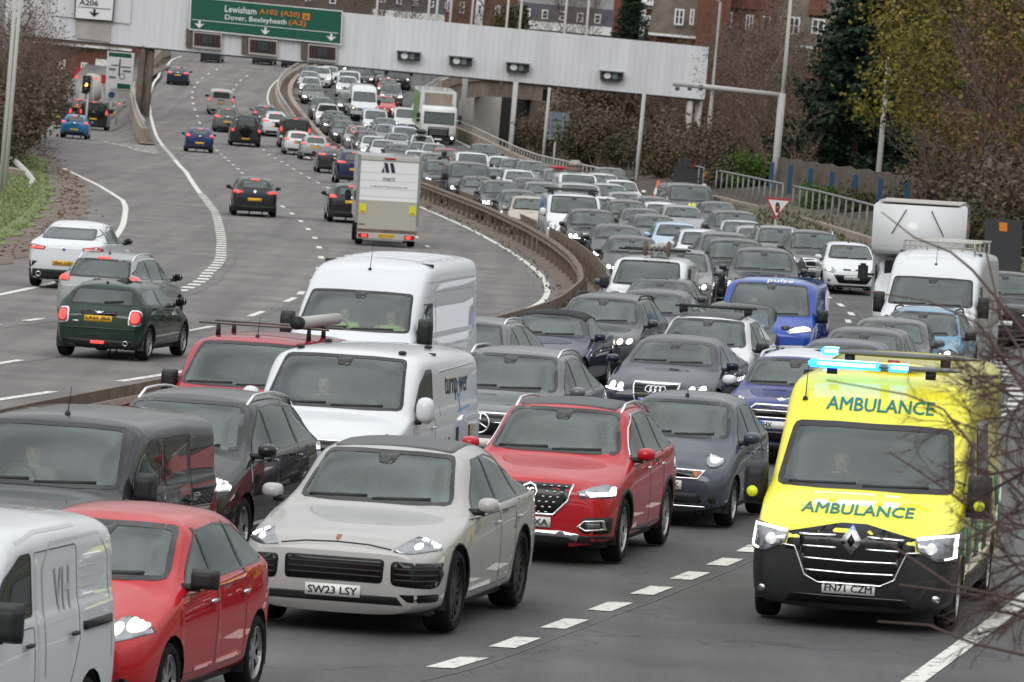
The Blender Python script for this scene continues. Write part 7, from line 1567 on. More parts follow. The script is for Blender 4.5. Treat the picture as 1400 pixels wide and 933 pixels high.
def luton_front():
    t=bpy.data.objects.new('box_van',None); COL.objects.link(t)
    bm=bmesh.new(); P=[(-3.0,.75),(.9,.75),(.9,1.98),(2.08,2.03),(2.20,2.18),(2.15,3.2),(-3.0,3.25)]
    A=[bm.verts.new((x,1.08,z)) for x,z in P]; B=[bm.verts.new((x,-1.08,z)) for x,z in P]; bm.faces.new(A); bm.faces.new(B[::-1])
    for i in range(len(P)): bm.faces.new((A[i],B[i],B[(i+1)%len(P)],A[(i+1)%len(P)]))
    bmesh.ops.recalc_face_normals(bm,faces=bm.faces[:]); bmesh.ops.bevel(bm,geom=bm.edges[:],offset=.035,segments=2,affect='EDGES'); b=obj('box_body',bm,'paint',t); b.color=(.64,.65,.66,0)
    bm=bmesh.new(); box(bm,(-.5,0,3.265),(4.9,1.95,.03)); obj('roof_panel',bm,'pale_concrete',b,smooth=False)
    for sg in (1,-1): tb=bmesh.new(); tube(tb,[(2.168,sg*.30,3.1),(2.192,sg*.62,2.5)],.012,5); obj('strap',tb,'black',b)
    S=spec('bigvan',L=2.6,W=1.98,H=1.98,cowl=.8,wtop=1.45,rtop=2.4,rb=2.5,wb=1.2,wtz=1.9); S['axles']=(.95,); 
    h=Hull(S); par=bpy.data.objects.new('cab_tmp',None)
    me=h.bm; bmesh.ops.translate(me,vec=(1.7,0,0),verts=me.verts); o=obj('cab',me,'paint',t,free=False); o.color=(.55,.56,.58,0)
    bpy.data.objects.remove(par)
    flatbox('door_window',(1.55,-.955,1.5),(.7,.03,.5),'frit',t,.02); flatbox('door_window',(1.55,.955,1.5),(.7,.03,.5),'frit',t,.02); flatbox('windscreen',(1.93,0,1.62),(.05,1.5,.5),'frit',t,.02)
    for sg in (1,-1): flatbox('wing_mirror',(2.0,sg*1.25,1.55),(.14,.24,.42),'plastic',t,.05); flatbox('mirror_arm',(2.0,sg*1.08,1.5),(.06,.2,.06),'plastic',t,.01)
    flatbox('chassis',(-1,0,.62),(4.2,.9,.2),'black',t)
    for sg in (1,-1): flatbox('headlight',(2.86,sg*.78,.86),(.12,.26,.24),'lamp_glass',t,.04)
    lorry_wheels(t,(2.05,-1.6),.34,.86,.22); return t
def luton_rear():
    t=bpy.data.objects.new('box_van',None); COL.objects.link(t); X=-3.0
    b=flatbox('box_body',(-.6,0,1.92),(4.8,2.06,2.1),'paint',t,.03); b.color=(.58,.58,.56,0)
    for sg in (1,-1): flatbox('corner_post',(X-.02,sg*1.0,1.85),(.10,.10,2.25),'steel',b,.02)
    flatbox('header_rail',(X-.02,0,2.87),(.10,2.06,.16),'pole_grey',b,.02); flatbox('roof_marker',(X-.08,0,2.87),(.03,.36,.06),'tail_red',b,.01)
    s=flatbox('roller_shutter',(X-.02,0,2.13),(.05,1.9,1.30),'sign_white',b,.0)
    for k in range(4): flatbox('shutter_joint',(X-.046,0,1.62+.26*k),(.006,1.9,.012),'pole_grey',s,0)
    bm=bmesh.new()
    for y0 in (.10,-.09): 
        vs=[bm.verts.new((X-.056,y,z)) for y,z in ((y0+.10,2.74),(y0-.02,2.74),(y0-.10,2.42),(y0+.02,2.42))]; bm.faces.new(vs)
    vs=[bm.verts.new((X-.056,y,z)) for y,z in ((.27,2.42),(.17,2.42),(.19,2.62))]; bm.faces.new(vs); obj('logo',bm,'satin',s,smooth=False,color=(.022,.012,.045))
    def rt(tx,w,h,z,c):
        bm=fit_text(tx,w,h,.0)
        for v in bm.verts: v.co=Vector((X-.056,-v.co.x,z+v.co.y))
        obj('lettering',bm,'satin',s,smooth=False,color=c)
    rt('merit',.40,.15,2.22,(.03,.03,.04)); rt('THEMERITGROUP.CO.UK',1.25,.05,1.95,(.12,.12,.13))
    tl=flatbox('tail_lift',(X-.08,0,1.02),(.08,1.92,.95),'satin',t,.01,(.40,.385,.33))
    for sg in (1,-1): f=flatbox('warning_flag',(X-.13,sg*.82,1.22),(.01,.24,.30),'satin',tl,0,(.62,.60,.03)); flatbox('flag_text',(X-.136,sg*.82,1.12),(.006,.16,.03),'sign_red',f,0)
    flatbox('warning_label',(X-.13,.82,.70),(.01,.2,.03),'black',tl,0); flatbox('under_run_bar',(X-.05,0,.49),(.1,1.98,.14),'rail_brown',t,.02)
    p=flatbox('rear_bumper',(X-.06,0,.33),(.12,1.92,.22),'pole_grey',t,.02)
    for sg in (1,-1): l=flatbox('tail_lamp',(X-.13,sg*.76,.33),(.05,.34,.14),'tail_red',t,.02); flatbox('tail_light',(X-.16,sg*.72,.33),(.02,.16,.10),'tail_lit',l,.01)
    pl_=flatbox('number_plate',(X-.13,0,.35),(.02,.52,.12),'plate_yellow',t,0); bm=fit_text('BX17 FUH',.46,.075,.012)
    for v in bm.verts: v.co=Vector((X-.142,-v.co.x,.35+v.co.y))
    obj('characters',bm,'plate_ink',pl_,smooth=False)
    flatbox('chassis',(0,0,.62),(5,.9,.2),'black',t); lorry_wheels(t,(-2.0,1.9),.34,.86,.24); c=flatbox('cab',(2.3,0,1.1),(1.4,1.9,1.5),'paint',t,.2); c.color=(.6,.6,.6,0)
    for sg in (1,-1): flatbox('wing_mirror',(2.2,sg*1.18,1.5),(.12,.2,.36),'plastic',t,.04)
    return t
def mixer():
    t=bpy.data.objects.new('concrete_mixer',None); COL.objects.link(t)
    flatbox('chassis',(0,0,1.0),(7.5,1.0,.3),'dark_metal',t); flatbox('cab',(3.3,0,1.9),(1.8,2.3,2.0),'sign_white',t,.1)
    bm=bmesh.new(); lathe(bm,[(0,-2.6),(.6,-2.6),(.75,-2.4),(1.15,-.6),(1.15,.6),(.6,1.8),(0,1.9)],22,'z'); bmesh.ops.rotate(bm,cent=(0,0,0),matrix=Matrix.Rotation(pi/2-.22,3,'Y'),verts=bm.verts); bmesh.ops.translate(bm,vec=(-.2,0,2.25),verts=bm.verts); bmesh.ops.recalc_face_normals(bm,faces=bm.faces[:]); obj('drum',bm,'pale_concrete',t)
    flatbox('hopper',(-3.1,0,2.9),(.9,1.0,.7),'pale_concrete',t,.1); flatbox('chute',(-3.6,.2,1.75),(.35,.5,1.6),'pole_grey',t,.05)
    for sg in (1,-1):
        tb=bmesh.new(); tube(tb,[(-3.5,sg*.75,1.0),(-3.3,sg*.55,2.9)],.05,6); obj('frame',tb,'pole_grey',t); flatbox('mudguard',(-3.2,sg*1.0,1.1),(1.2,.5,.1),'sign_white',t,.03); flatbox('tail_lamp',(-3.82,sg*.9,.85),(.05,.36,.16),'tail_lit',t,.02); flatbox('work_lamp',(-3.4,sg*.8,3.1),(.1,.25,.2),'tail_lit',t,.03)
    flatbox('rear_beam',(-3.7,0,.82),(.15,2.3,.3),'dark_metal',t,.02); lorry_wheels(t,(-2.9,-1.7,2.9),.5,1.0,.3); return t
def skin_mesh(J,E,R,lvl=2,root=0):
    bm=bmesh.new(); vs=[bm.verts.new(p) for p in J]
    for a,b in E: bm.edges.new((vs[a],vs[b]))
    me=bpy.data.meshes.new('t'); bm.to_mesh(me); bm.free(); o=bpy.data.objects.new('t',me)
    md=o.modifiers.new('s','SKIN'); md.use_smooth_shade=True
    for i,sv in enumerate(me.skin_vertices[0].data):
        r=R[i]; sv.radius=r if isinstance(r,tuple) else (r,r); sv.use_root=(i==root)
    sb=o.modifiers.new('u','SUBSURF'); sb.levels=lvl; sb.render_levels=lvl
    return bake(o)
def mesh_obj(name,me,mats,parent,color=None):
    me.materials.clear()
    for m in ([mats] if isinstance(mats,str) else mats): me.materials.append(M[m])
    me.polygons.foreach_set('use_smooth',[True]*len(me.polygons)); o=bpy.data.objects.new(name,me); COL.objects.link(o); link(o,parent)
    if color: o.color=(*color,1)
    return o
def person_proto(kind):
    """seated figure, hips at the origin, facing +x; 'drive' holds a wheel, 'sit' rests its hands, 'ride' leans to handlebars"""
    t=bpy.data.objects.new('person',None); COL.objects.link(t); lean={'drive':-.10,'sit':-.14,'ride':.12}[kind]
    J=[];E=[];R=[]
    def add(p,r,par=None):
        J.append(p); R.append(r); i=len(J)-1
        if par is not None: E.append((par,i))
        return i
    hip=add((0,0,0),.15); waist=add((lean*.35,0,.20),(.14,.12),hip); chest=add((lean*.8,0,.40),(.17,.13),waist); neck=add((lean,0,.54),.055,chest); ch=add((lean+.02,0,.60),.06,neck); hd=add((lean+.03,0,.68),(.082,.092),ch); tp=add((lean+.02,0,.765),(.07,.08),hd); nose=add((lean+.125,0,.672),.016,hd)
    for sg in (1,-1): add((lean+.02,sg*.088,.675),.02,hd)
    ends={}
    for sg in (1,-1):
        sh=add((lean*.9,sg*.19,.46),.075,chest)
        hand={'drive':(.40,sg*.15,.34),'sit':(.32,sg*.12,.06),'ride':(.42,sg*.30,.30)}[kind]; el={'drive':(.14,sg*.27,.20),'sit':(.06,sg*.27,.18),'ride':(.16,sg*.36,.26)}[kind]
        e=add(el,.05,sh); w_=add((hand[0]-.07,hand[1],hand[2]-.01),.034,e); pm=add(hand,.036,w_)
        for k in range(4):
            y=hand[1]+sg*(-.028+.019*k); L=(.075,.085,.08,.06)[k]; f1=add((hand[0]+.045,y,hand[2]+.012),.0095,pm); f2=add((hand[0]+.045+L*.45,y,hand[2]-.012),.009,f1); add((hand[0]+.03+L*.4,y,hand[2]-.045),.008,f2)
        th=add((hand[0]+.01,hand[1]-sg*.045,hand[2]+.02),.011,pm); add((hand[0]+.045,hand[1]-sg*.055,hand[2]+.03),.009,th)
        k_={'ride':(.36,sg*.24,-.02)}.get(kind,(.44,sg*.14,.08)); kn=add(k_,.075,hip); an=add((k_[0]+(.30 if kind!='ride' else -.10),k_[1],-.32 if kind!='ride' else -.42),.045,kn); add((an and J[an][0]+.17,J[an][1],J[an][2]-.05),.04,an)
    mesh_obj('body',skin_mesh(J,E,R,2),'skin',t)
    # jacket and trousers follow the body
    J=[];E=[];R=[]; hip=add((0,0,-.02),.17); waist=add((lean*.35,0,.20),(.165,.145),hip); chest=add((lean*.8,0,.40),(.195,.155),waist); col=add((lean*.95,0,.50),.085,chest)
    for sg in (1,-1):
        sh=add((lean*.9,sg*.19,.46),.095,chest); hand={'drive':(.40,sg*.15,.34),'sit':(.32,sg*.12,.06),'ride':(.42,sg*.30,.30)}[kind]; el={'drive':(.14,sg*.27,.20),'sit':(.06,sg*.27,.18),'ride':(.16,sg*.36,.26)}[kind]; e=add(el,.066,sh); add((hand[0]-.08,hand[1],hand[2]-.01),.046,e)
    mesh_obj('jacket',skin_mesh(J,E,R,2),'cloth',t,(.03,.03,.035))
    J=[];E=[];R=[]; hip=add((0,0,-.02),.165)
    for sg in (1,-1):
        k_={'ride':(.36,sg*.24,-.02)}.get(kind,(.44,sg*.14,.08)); kn=add(k_,.09,hip); add((k_[0]+(.26 if kind!='ride' else -.09),k_[1],-.26 if kind!='ride' else -.36),.06,kn)
    mesh_obj('trousers',skin_mesh(J,E,R,2),'cloth',t,(.015,.017,.025))
    bm=bmesh.new(); c=Vector((lean+.005,0,.715))
    if kind=='ride':
        lathe(bm,[(.02,.155),(.09,.135),(.135,.06),(.145,-.02),(.125,-.11),(.10,-.135)],18,'z',c-Vector((0,0,.03))); o=obj('helmet',bm,'satin',t,color=(.6,.55,.55)); bm=bmesh.new(); box(bm,c+Vector((.125,0,-.02)),(.05,.17,.09),bev=.02); obj('visor',bm,'frit',o)
    else:
        lathe(bm,[(.01,.105),(.06,.09),(.092,.04),(.098,-.03),(.09,-.075)],16,'z',c)
        for v in bm.verts:
            if v.co.x>c.x+.045 and v.co.z<c.z+.03: v.co.x=c.x+.045
        obj('hair',bm,'cloth',t,color=(.03,.022,.016))
        bm=bmesh.new()
        for sg in (1,-1):
            bb=bmesh.new(); soft(bm,(lean+.112,sg*.034,.695),(.014,.026,.014),1); bb.free()
        soft(bm,(lean+.112,0,.632),(.012,.05,.012),1); e_=obj('face_features',bm,'cloth',t,color=(.10,.035,.03))
    return t
PERS={}
def person_at(kind,car,lx,ly,lz,label,jacket,hair=None,sc=.96,grp=None):
    if kind not in PERS: PERS[kind]=[person_proto(kind),False]
    pr=PERS[kind]; o=pr[0] if not pr[1] else copy_tree(pr[0]); pr[1]=True
    o.matrix_world=car.matrix_world@Matrix.Translation((lx,ly,lz))@Matrix.Scale(sc,4)
    tag(o,label,'person',grp)
    for c in CH[o.as_pointer()]:
        if c.name.startswith('jacket'): c.color=(*jacket,1)
        if hair and c.name.startswith(('hair','helmet')): c.color=(*hair,1)
    return o
def motorcycle():
    t=bpy.data.objects.new('motorcycle',None); COL.objects.link(t)
    for x in (.72,-.72):
        bm=bmesh.new(); lathe(bm,[(.20,-.05),(.29,-.06),(.315,0),(.29,.06),(.20,.05)],22,'y',(x,0,.315)); o=obj('wheel',bm,'tyre',t); bm=bmesh.new(); lathe(bm,[(.21,.03),(.05,.03),(.05,-.03),(.21,-.03)],16,'y',(x,0,.315)); obj('rim',bm,'dark_alloy',o)
    bm=bmesh.new(); soft(bm,(.05,0,.52),(.75,.34,.42),1); obj('engine',bm,'dark_metal',t); bm=bmesh.new(); soft(bm,(.15,0,.85),(.55,.32,.24),2); obj('fuel_tank',bm,'paint',t); bm=bmesh.new(); soft(bm,(-.42,0,.82),(.7,.30,.12),2); obj('saddle',bm,'plastic',t)
    bm=bmesh.new(); soft(bm,(.58,0,.92),(.34,.44,.42),2); f=obj('fairing',bm,'paint',t); bm=bmesh.new(); lathe(bm,[(0,0),(.09,0),(.085,-.03)],14,'y'); bmesh.ops.rotate(bm,cent=(0,0,0),matrix=Matrix.Rotation(pi/2,3,'Z'),verts=bm.verts); bmesh.ops.translate(bm,vec=(.80,0,.88),verts=bm.verts); obj('headlight',bm,'lamp_lit',t)
    bm=bmesh.new(); box(bm,(.62,0,1.2),(.02,.34,.3),bev=.01); obj('screen',bm,'glass',t); bm=bmesh.new(); tube(bm,[(.36,-.38,1.03),(.46,-.2,1.06),(.46,.2,1.06),(.36,.38,1.03)],.02,6); hb=obj('handlebar',bm,'plastic',t)
    for sg in (1,-1): bm=bmesh.new(); soft(bm,(.5,sg*.42,1.22),(.05,.16,.1),1); obj('mirror',bm,'plastic',hb); bm=bmesh.new(); tube(bm,[(.72,sg*.09,.32),(.5,sg*.1,.98)],.03,6); obj('fork',bm,'alloy',t); bm=bmesh.new(); soft(bm,(-.6,sg*.33,.72),(.5,.2,.34),1); obj('pannier',bm,'plastic',t)
    return t
CUSTOM=dict(box_lorry=box_lorry,luton_front=luton_front,luton_rear=luton_rear,mixer=mixer,motorcycle=motorcycle)

# ------------------------------------------------------------------ traffic
BLK=(.010,.010,.012); DGR=(.030,.032,.037); GRY=(.085,.09,.10); MGR=(.15,.16,.17); SIL=(.36,.37,.38); WHT=(.62,.64,.66); NAVY=(.010,.016,.045); BLUE=(.008,.035,.26); RED=(.42,.010,.018); BEI=(.36,.32,.265); LBL=(.36,.47,.60); PORG=(.40,.39,.38); BRO=(.06,.05,.045); YEL=(.84,.77,.055); BRG=(.004,.022,.014); SKY=(.10,.25,.40)
PLACED=[]
def put(key,col,anc,px,py,label,cat='car',metal=0.,grp='queue',yaw=0.,out=False,name=None):
    if key in CUSTOM:
        c=CUSTOM[key]
        if key not in PROTO: PROTO[key]=[None,key,c(),False]
    P=PROTO[key]; S=P[0]
    if P[2] is None: P[2]=build(S,P[1])
    root=P[2] if not P[3] else copy_tree(P[2]); P[3]=True
    if S: 
        L=S['L']; A={'r':(L/2-S['wtop'],0,pl(S['top'],S['wtop'])-.02),'b':(L/2,0,0),'rb':(-L/2,0,0),'rl':(-L/2,S['W']/2*.95,0),'rt':(L/2-S['rtop'],0,S['rz']),'g':(0,0,0)}[anc]
    else:
        L,hw={'box_lorry':(8.6,1.25),'luton_front':(6,1.08),'luton_rear':(6,1.05),'mixer':(8,1.2),'motorcycle':(2.1,.4)}[key]; A={'b':(4.25 if key=='box_lorry' else 2.95 if key=='luton_front' else L/2,0,0),'rb':(-3.1 if key=='luton_rear' else -3.8,0,0),'g':(0,0,0),'m':(.4,0,1.0)}[anc]
    q=gnd2(px,py,A[2]); Y=q.y
    for _ in range(3):
        s=slope(Y if not out else Y)*1.0; a=atan(s)+yaw
        f=Vector((sin(a),cos(a),0)); f=f if out else -f
        l=Vector((-f.y,f.x,0)); c=q-f*A[0]-l*A[1]; Y=c.y
    e=1.3; dz=lambda d:(gz(c.x+d.x*e,c.y+d.y*e)-gz(c.x-d.x*e,c.y-d.y*e))/(2*e)
    f3=Vector((f.x,f.y,dz(f))).normalized(); l3=Vector((l.x,l.y,dz(l))); u=f3.cross(l3).normalized(); l3=u.cross(f3)
    m=Matrix.Identity(4)
    for i in range(3): m[i][0]=f3[i]; m[i][1]=l3[i]; m[i][2]=u[i]
    m[0][3],m[1][3],m[2][3]=c.x,c.y,gz(c.x,c.y)+.012
    root.matrix_world=m
    if col is not None: paint(root,col,metal)
    tag(root,label,cat,{'queue':'traffic queuing in the oncoming carriageway','away':'traffic driving away on the left carriageway','slip':'traffic waiting on the slip road'}.get(grp,grp))
    if name: root.name=name
    PLACED.append((label,c,f,L,(S['W'] if S else 2*hw),root))
    return root
def gnd2(x,y,h):
    d=ray(x,y); t=20.
    while t<800:
        if d.z*t+CAM_H-h-gz(d.x*t,d.y*t)<=0: break
        t+=2
    lo,hi=t-2,t
    for _ in range(25):
        m=(lo+hi)/2
        if d.z*m+CAM_H-h-gz(d.x*m,d.y*m)>0: lo=m
        else: hi=m
    return Vector((d.x*hi,d.y*hi,0))
# --- nearest vehicles
amb=put('ambulance',YEL,'b',1156,864,'yellow ambulance with lit blue lights and green lettering','ambulance',yaw=-.03)
cay=put('coupesuv',PORG,'b',451,868,'pale grey coupe SUV with dark roof and plate SW23 LSY',metal=.1)
mg=put('redsuv',(.43,.006,.016),'b',717,771,'shiny red SUV with studded black grille and silver roof rails')
mic=put('micra',(.045,.058,.078),'b',899,721,'small dark grey hatchback with round bug eyed headlamps',metal=.3)
note=put('note',(.46,.008,.014),'r',160,711,'red hatchback with black mirrors and a lit headlamp behind the white van')
cor=put('whitevan_corner',WHT,'rl',152,1034,'white small van with faint VH letters cut by the lower left corner','van')
ber=put('berlingo',(.022,.023,.028),'r',91,578,'black boxy small van with tall windscreen at the left edge','van')
zaf=put('zafira',(.014,.014,.016),'r',268,547,'black people carrier with silver roof rails beside the black van','people carrier')
tur=put('signvan',WHT,'r',482,486,'white panel van lettered turnpower on its side','van')
red=put('berlingo_rack',(.36,.02,.04),'r',352,469,'faded red small van carrying roof bars and a grey tube','van')
tal=put('tallvan',(.61,.63,.66),'r',502,398,'tall plain white high roof van behind the red small van','van')
eqs=put('eqsuv',(.13,.135,.14),'r',707,485,'grey SUV with star badge on a black panel nose','car',.3)
put('estate',(.11,.115,.12),'r',645,442,'grey estate with silver rails partly hidden by the tall white van')
cab=put('cabrio',NAVY,'r',758,432,'navy convertible with a black fabric roof')
put('bmwsuv',(.04,.042,.05),'r',831,409,'dark grey SUV with twin kidney grilles behind the convertible',metal=.2)
aud=put('audi',(.008,.012,.032),'b',892,590,'dark navy saloon with a four ring grille and lit lamps')
peu=put('peugeot',(.62,.63,.64),'r',974,437,'white SUV with two black roof bars and a dark roof')
put('golf',(.02,.021,.024),'r',1016,419,'dark hatchback tight behind the white SUV with roof bars',metal=.2)
put('micra_far' if 0 else 'hatch',(.10,.10,.11),'r',1040,404,'grey small hatchback just in front of the bright blue van')
cou=put('countryman',(.012,.022,.16),'r',1095,492,'royal blue crossover with a white roof and round lamps')
buz=put('buzz',(.008,.055,.34),'r',1060,388,'bright blue electric van with a roof sign','van',yaw=-.05)
put('saloonb',(.018,.03,.06),'r',1158,472,'dark blue saloon roof just behind the royal blue crossover')
put('golfb',(.03,.03,.035),'r',1187,455,'dark hatchback between the dark blue roof and the grey saloon')
put('saloon',(.06,.063,.07),'r',1222,441,'dark grey saloon directly in front of the light blue crossover')
put('aircross',(.12,.27,.40),'r',1267,427,'light blue crossover with black roof rails under the ladder rack van')
rak=put('rackvan',WHT,'r',1281,380,'tall white van with a lattice ladder rack on its roof','van')
put('luton_front',None,'b',1244,468,'white box van with an overhanging load body above its dark cab','box van',name='box_van')
put('bigsuv',(.018,.018,.02),'r',1378,376,'black large SUV at the right edge behind the twigs')
fie=put('whitehatch',WHT,'b',1165,404,'white small hatchback with plate SG60 FSY on open road')
ant=put('antara',(.045,.043,.045),'r',1114,319,'dark grey crossover with a chrome winged grille beside the white hatchback')
# --- the middle of the queue
Q=[('bigsuv',DGR,'r',1048,344,'dark grey SUV right behind the bright blue van'),
('golfb',(.05,.05,.055),'r',1056,359,'charcoal hatchback whose headrests show above the bright blue van roof'),
('bigsuv',BLK,'r',1009,331,'black SUV with twin lit lamps beside open tarmac'),
('suvb',GRY,'r',994,322,'mid grey SUV alongside the black SUV with lit lamps'),
('golf',WHT,'r',962,318,'white hatchback with a dark lower grille beside the mid grey SUV'),
('saloon',LBL,'r',927,308,'pale blue saloon with a red badge in its grille'),
('saloonb',(.035,.036,.04),'r',896,297,'dark grey saloon tucked behind the pale blue saloon'),
('saloon',(.06,.06,.065),'r',878,288,'charcoal saloon second behind the pale blue saloon'),
('suvb',BLK,'r',812,290,'black angular SUV next to the white van with a roof rack'),
('saloon',(.012,.012,.015),'r',846,311,'black saloon with round lit lamps right behind the glossy black hatchback'),
('golf',(.008,.008,.01),'r',866,327,'glossy black hatchback behind the white van with bundled pipes'),
('barvan',WHT,'r',893,357,'small white van with bundled pipes on its roof','van'),
('suv',(.16,.165,.17),'r',934,346,'silver grey SUV to the right of the van with bundled pipes'),
('saloon',(.03,.045,.085),'r',880,369,'slate blue saloon with dark blue mirrors below the pipe van'),
('saloonb',(.028,.033,.042),'r',907,385,'blue black saloon diagonally ahead of the slate blue saloon'),
('golf',DGR,'r',897,402,'dark hatchback with bright running lights behind the four ring saloon'),
('customvan',WHT,'r',787,269,'white panel van with roof rack and blue side panel','van'),
('golf',BEI,'r',727,272,'beige hatchback beside the central barrier'),
('golfb',DGR,'r',711,263,'dark grey hatchback just behind the beige hatchback'),
('suvb',(.028,.028,.032),'r',687,250,'dark grey SUV third behind the beige hatchback by the barrier'),
('hatch',(.025,.025,.028),'r',655,244,'dark small hatchback nose beside the grey panel van'),
('midvan',(.055,.057,.062),'r',643,225,'dark grey panel van by the barrier with white ringed lamps','van'),
('suv',BLK,'r',603,222,'black SUV close behind the grey panel van at the barrier'),
('smallvan',WHT,'r',647,211,'white small van behind the dark grey panel van','van'),
('saloon',NAVY,'r',727,246,'navy saloon behind the dark grey hatchback'),
('golf',(.11,.115,.125),'r',742,252,'blue grey hatchback to the right of the navy saloon'),
('hatch',(.19,.2,.205),'r',682,232,'silver green small hatchback left of the white roofed estate'),
('estate',(.62,.63,.64),'r',711,235,'white roofed estate in the middle of the queue'),
('suv',(.14,.145,.155),'r',728,222,'grey SUV in front of the lamp column behind the white roofed estate'),
('golf',GRY,'r',704,219,'grey hatchback immediately left of the grey SUV by the lamp column'),
('golf',WHT,'r',686,216,'white hatchback with a very dark windscreen by the right parapet'),
('bigsuv',(.06,.075,.085),'r',664,199,'blue grey SUV touching the right parapet'),
('mpv',(.13,.13,.135),'r',766,234,'grey people carrier with a maroon roof sign'),
('smallvan',(.33,.335,.34),'r',794,254,'silver small van behind the white panel van with roof rack'),
('suv',(.40,.405,.41),'r',834,254,'silver SUV right of the silver small van'),
('smallvan',WHT,'r',792,240,'white van with heaped load on its roof','van'),
('mpv',(.55,.50,.50),'r',825,240,'pinkish white people carrier behind the silver SUV'),
('suvb',DGR,'r',837,232,'dark grey SUV last in line before the roadside railing'),
('golf',(.66,.67,.68),'r',851,249,'white hatchback showing only its bonnet beside the dark grey last SUV'),
('saloon',(.21,.22,.23),'r',857,266,'silver saloon in front of the silver SUV'),
('hatch',WHT,'r',826,272,'white small hatchback right of the white panel van with roof rack'),
('suv',BRO,'r',859,277,'brownish dark SUV ahead of the white small hatchback'),
('estate',(.05,.05,.055),'r',895,272,'dark grey estate with silver rails left of the dark van lettered yellow'),
('golfb',WHT,'r',908,280,'white hatchback ahead of the dark estate with silver rails'),
('saloon',(.23,.235,.24),'r',934,284,'silver saloon ahead of the dark van lettered yellow'),
('aevan',(.05,.052,.057),'r',945,255,'dark grey van with yellow letters on its bonnet','van'),
('saloonb',(.012,.012,.016),'r',984,279,'black low coupe with pale seats beside the dark lettered van'),
('bigsuv',(.035,.037,.04),'r',1008,292,'dark SUV behind the motorcyclist in the pale helmet'),
('golf',(.44,.45,.455),'r',1015,304,'pale silver hatchback ahead of the dark SUV by the motorcyclist'),
('saloon',(.27,.28,.29),'r',1037,313,'silver saloon between the pale silver hatchback and the grey SUV'),
('suv',(.17,.175,.18),'r',1068,313,'mid grey SUV left of the dark crossover with the winged grille'),
# --- the far end
('hatch',(.17,.17,.175),'r',593,211,'grey small hatchback above the lorry of the merit van right edge'),
('golf',WHT,'r',572,208,'white hatchback just over the roof of the merit box van'),
('hatch',RED,'r',611,205,'red small hatchback in front of the box lorry'),
('golf',(.33,.34,.35),'r',594,198,'silver hatchback directly under the box lorry bumper'),
('golfb',(.20,.205,.21),'r',576,196,'silver grey hatchback left of the silver hatchback under the lorry'),
('estate',(.68,.69,.70),'r',578,187,'white estate with a black roof box'),
('hatch',GRY,'r',562,182,'grey small hatchback behind the white estate with roof box'),
('saloonb',(.24,.245,.25),'r',545,184,'pale grey saloon two left of the white estate with roof box'),
('smallvan',(.55,.60,.70),'r',554,175,'white and pale blue small van left of the box lorry','van'),
('suvb',(.25,.255,.265),'r',530,172,'silver SUV in front of the pale green saloon'),
('saloon',(.16,.20,.19),'r',527,163,'pale green saloon behind the silver SUV'),
('smallvan',(.72,.73,.73),'r',556,150,'white small van half hidden by the green side of the lorry','van'),
('saloon',BLK,'r',546,199,'black saloon peeping over the left of the merit box van'),
('golf',(.45,.46,.47),'r',525,193,'pale silver hatchback behind the black saloon by the merit van'),
('golfb',(.52,.525,.53),'r',511,188,'off white hatchback with lit lamps above the merit van'),
('golf',(.05,.052,.056),'r',502,181,'dark hatchback right of the round speed sign'),
('suv',(.22,.225,.23),'r',489,174,'silver SUV directly behind the round speed sign'),
('golf',(.03,.034,.042),'r',471,167,'dark hatchback beside the parapet left of the speed sign'),
('hatch',(.07,.072,.078),'r',467,160,'charcoal hatchback behind the one beside the parapet'),
('suv',(.11,.10,.095),'r',458,154,'brown grey SUV with a black roof by the parapet'),
('suvb',(.66,.67,.68),'r',449,144,'white SUV between two grey SUVs by the parapet'),
('suv',(.10,.105,.11),'r',442,135,'grey SUV in the parapet lane behind the white SUV'),
('smallvan',WHT,'r',514,152,'white small van in mid road behind the motorcyclist','van'),
('bigvan',WHT,'r',499,126,'white high roof van with a dark bumper in mid road','van'),
('suvb',(.035,.03,.03),'r',478,129,'dark SUV half hidden behind the white high roof van'),
('golf',RED,'r',526,133,'red hatchback with lit lamps left of the box lorry'),
('suvb',(.05,.06,.065),'r',536,117,'dark grey SUV behind the red hatchback'),
('hatch',(.26,.02,.03),'r',531,109,'dull red hatchback behind the dark grey SUV near the gantry'),
('suvb',WHT,'r',476,106,'white SUV with a black grille under the gantry'),
('midvan',WHT,'r',478,99,'white panel van right behind the white SUV with black grille','van'),
('suv',(.02,.018,.018),'r',499,94,'black SUV under the gantry left of the large black van'),
('golf',(.03,.03,.034),'r',514,94,'dark hatchback under the gantry left of the large black van'),
('bigvan',(.018,.018,.02),'b',543,124,'large black van with a star grille under the gantry','van'),
('estate',(.045,.044,.045),'r',429,117,'dark grey estate in the parapet lane under the gantry'),
('suvb',WHT,'r',426,107,'white SUV behind the dark grey estate under the gantry'),
('golf',(.34,.34,.35),'r',424,99,'pale grey hatchback behind the white SUV at the parapet'),
('suv',(.12,.125,.13),'r',426,92,'grey SUV furthest back in the parapet lane'),
('suvb',(.6,.61,.62),'r',440,93,'white SUV in the second lane under the green sign'),
('golf',(.48,.485,.49),'r',451,92,'silver white hatchback in the second lane under the gantry edge'),
('suv',(.02,.02,.022),'b',460,106,'black SUV with lit lamps deepest under the gantry'),
]
bikes=[]
for q in Q: put(*q)
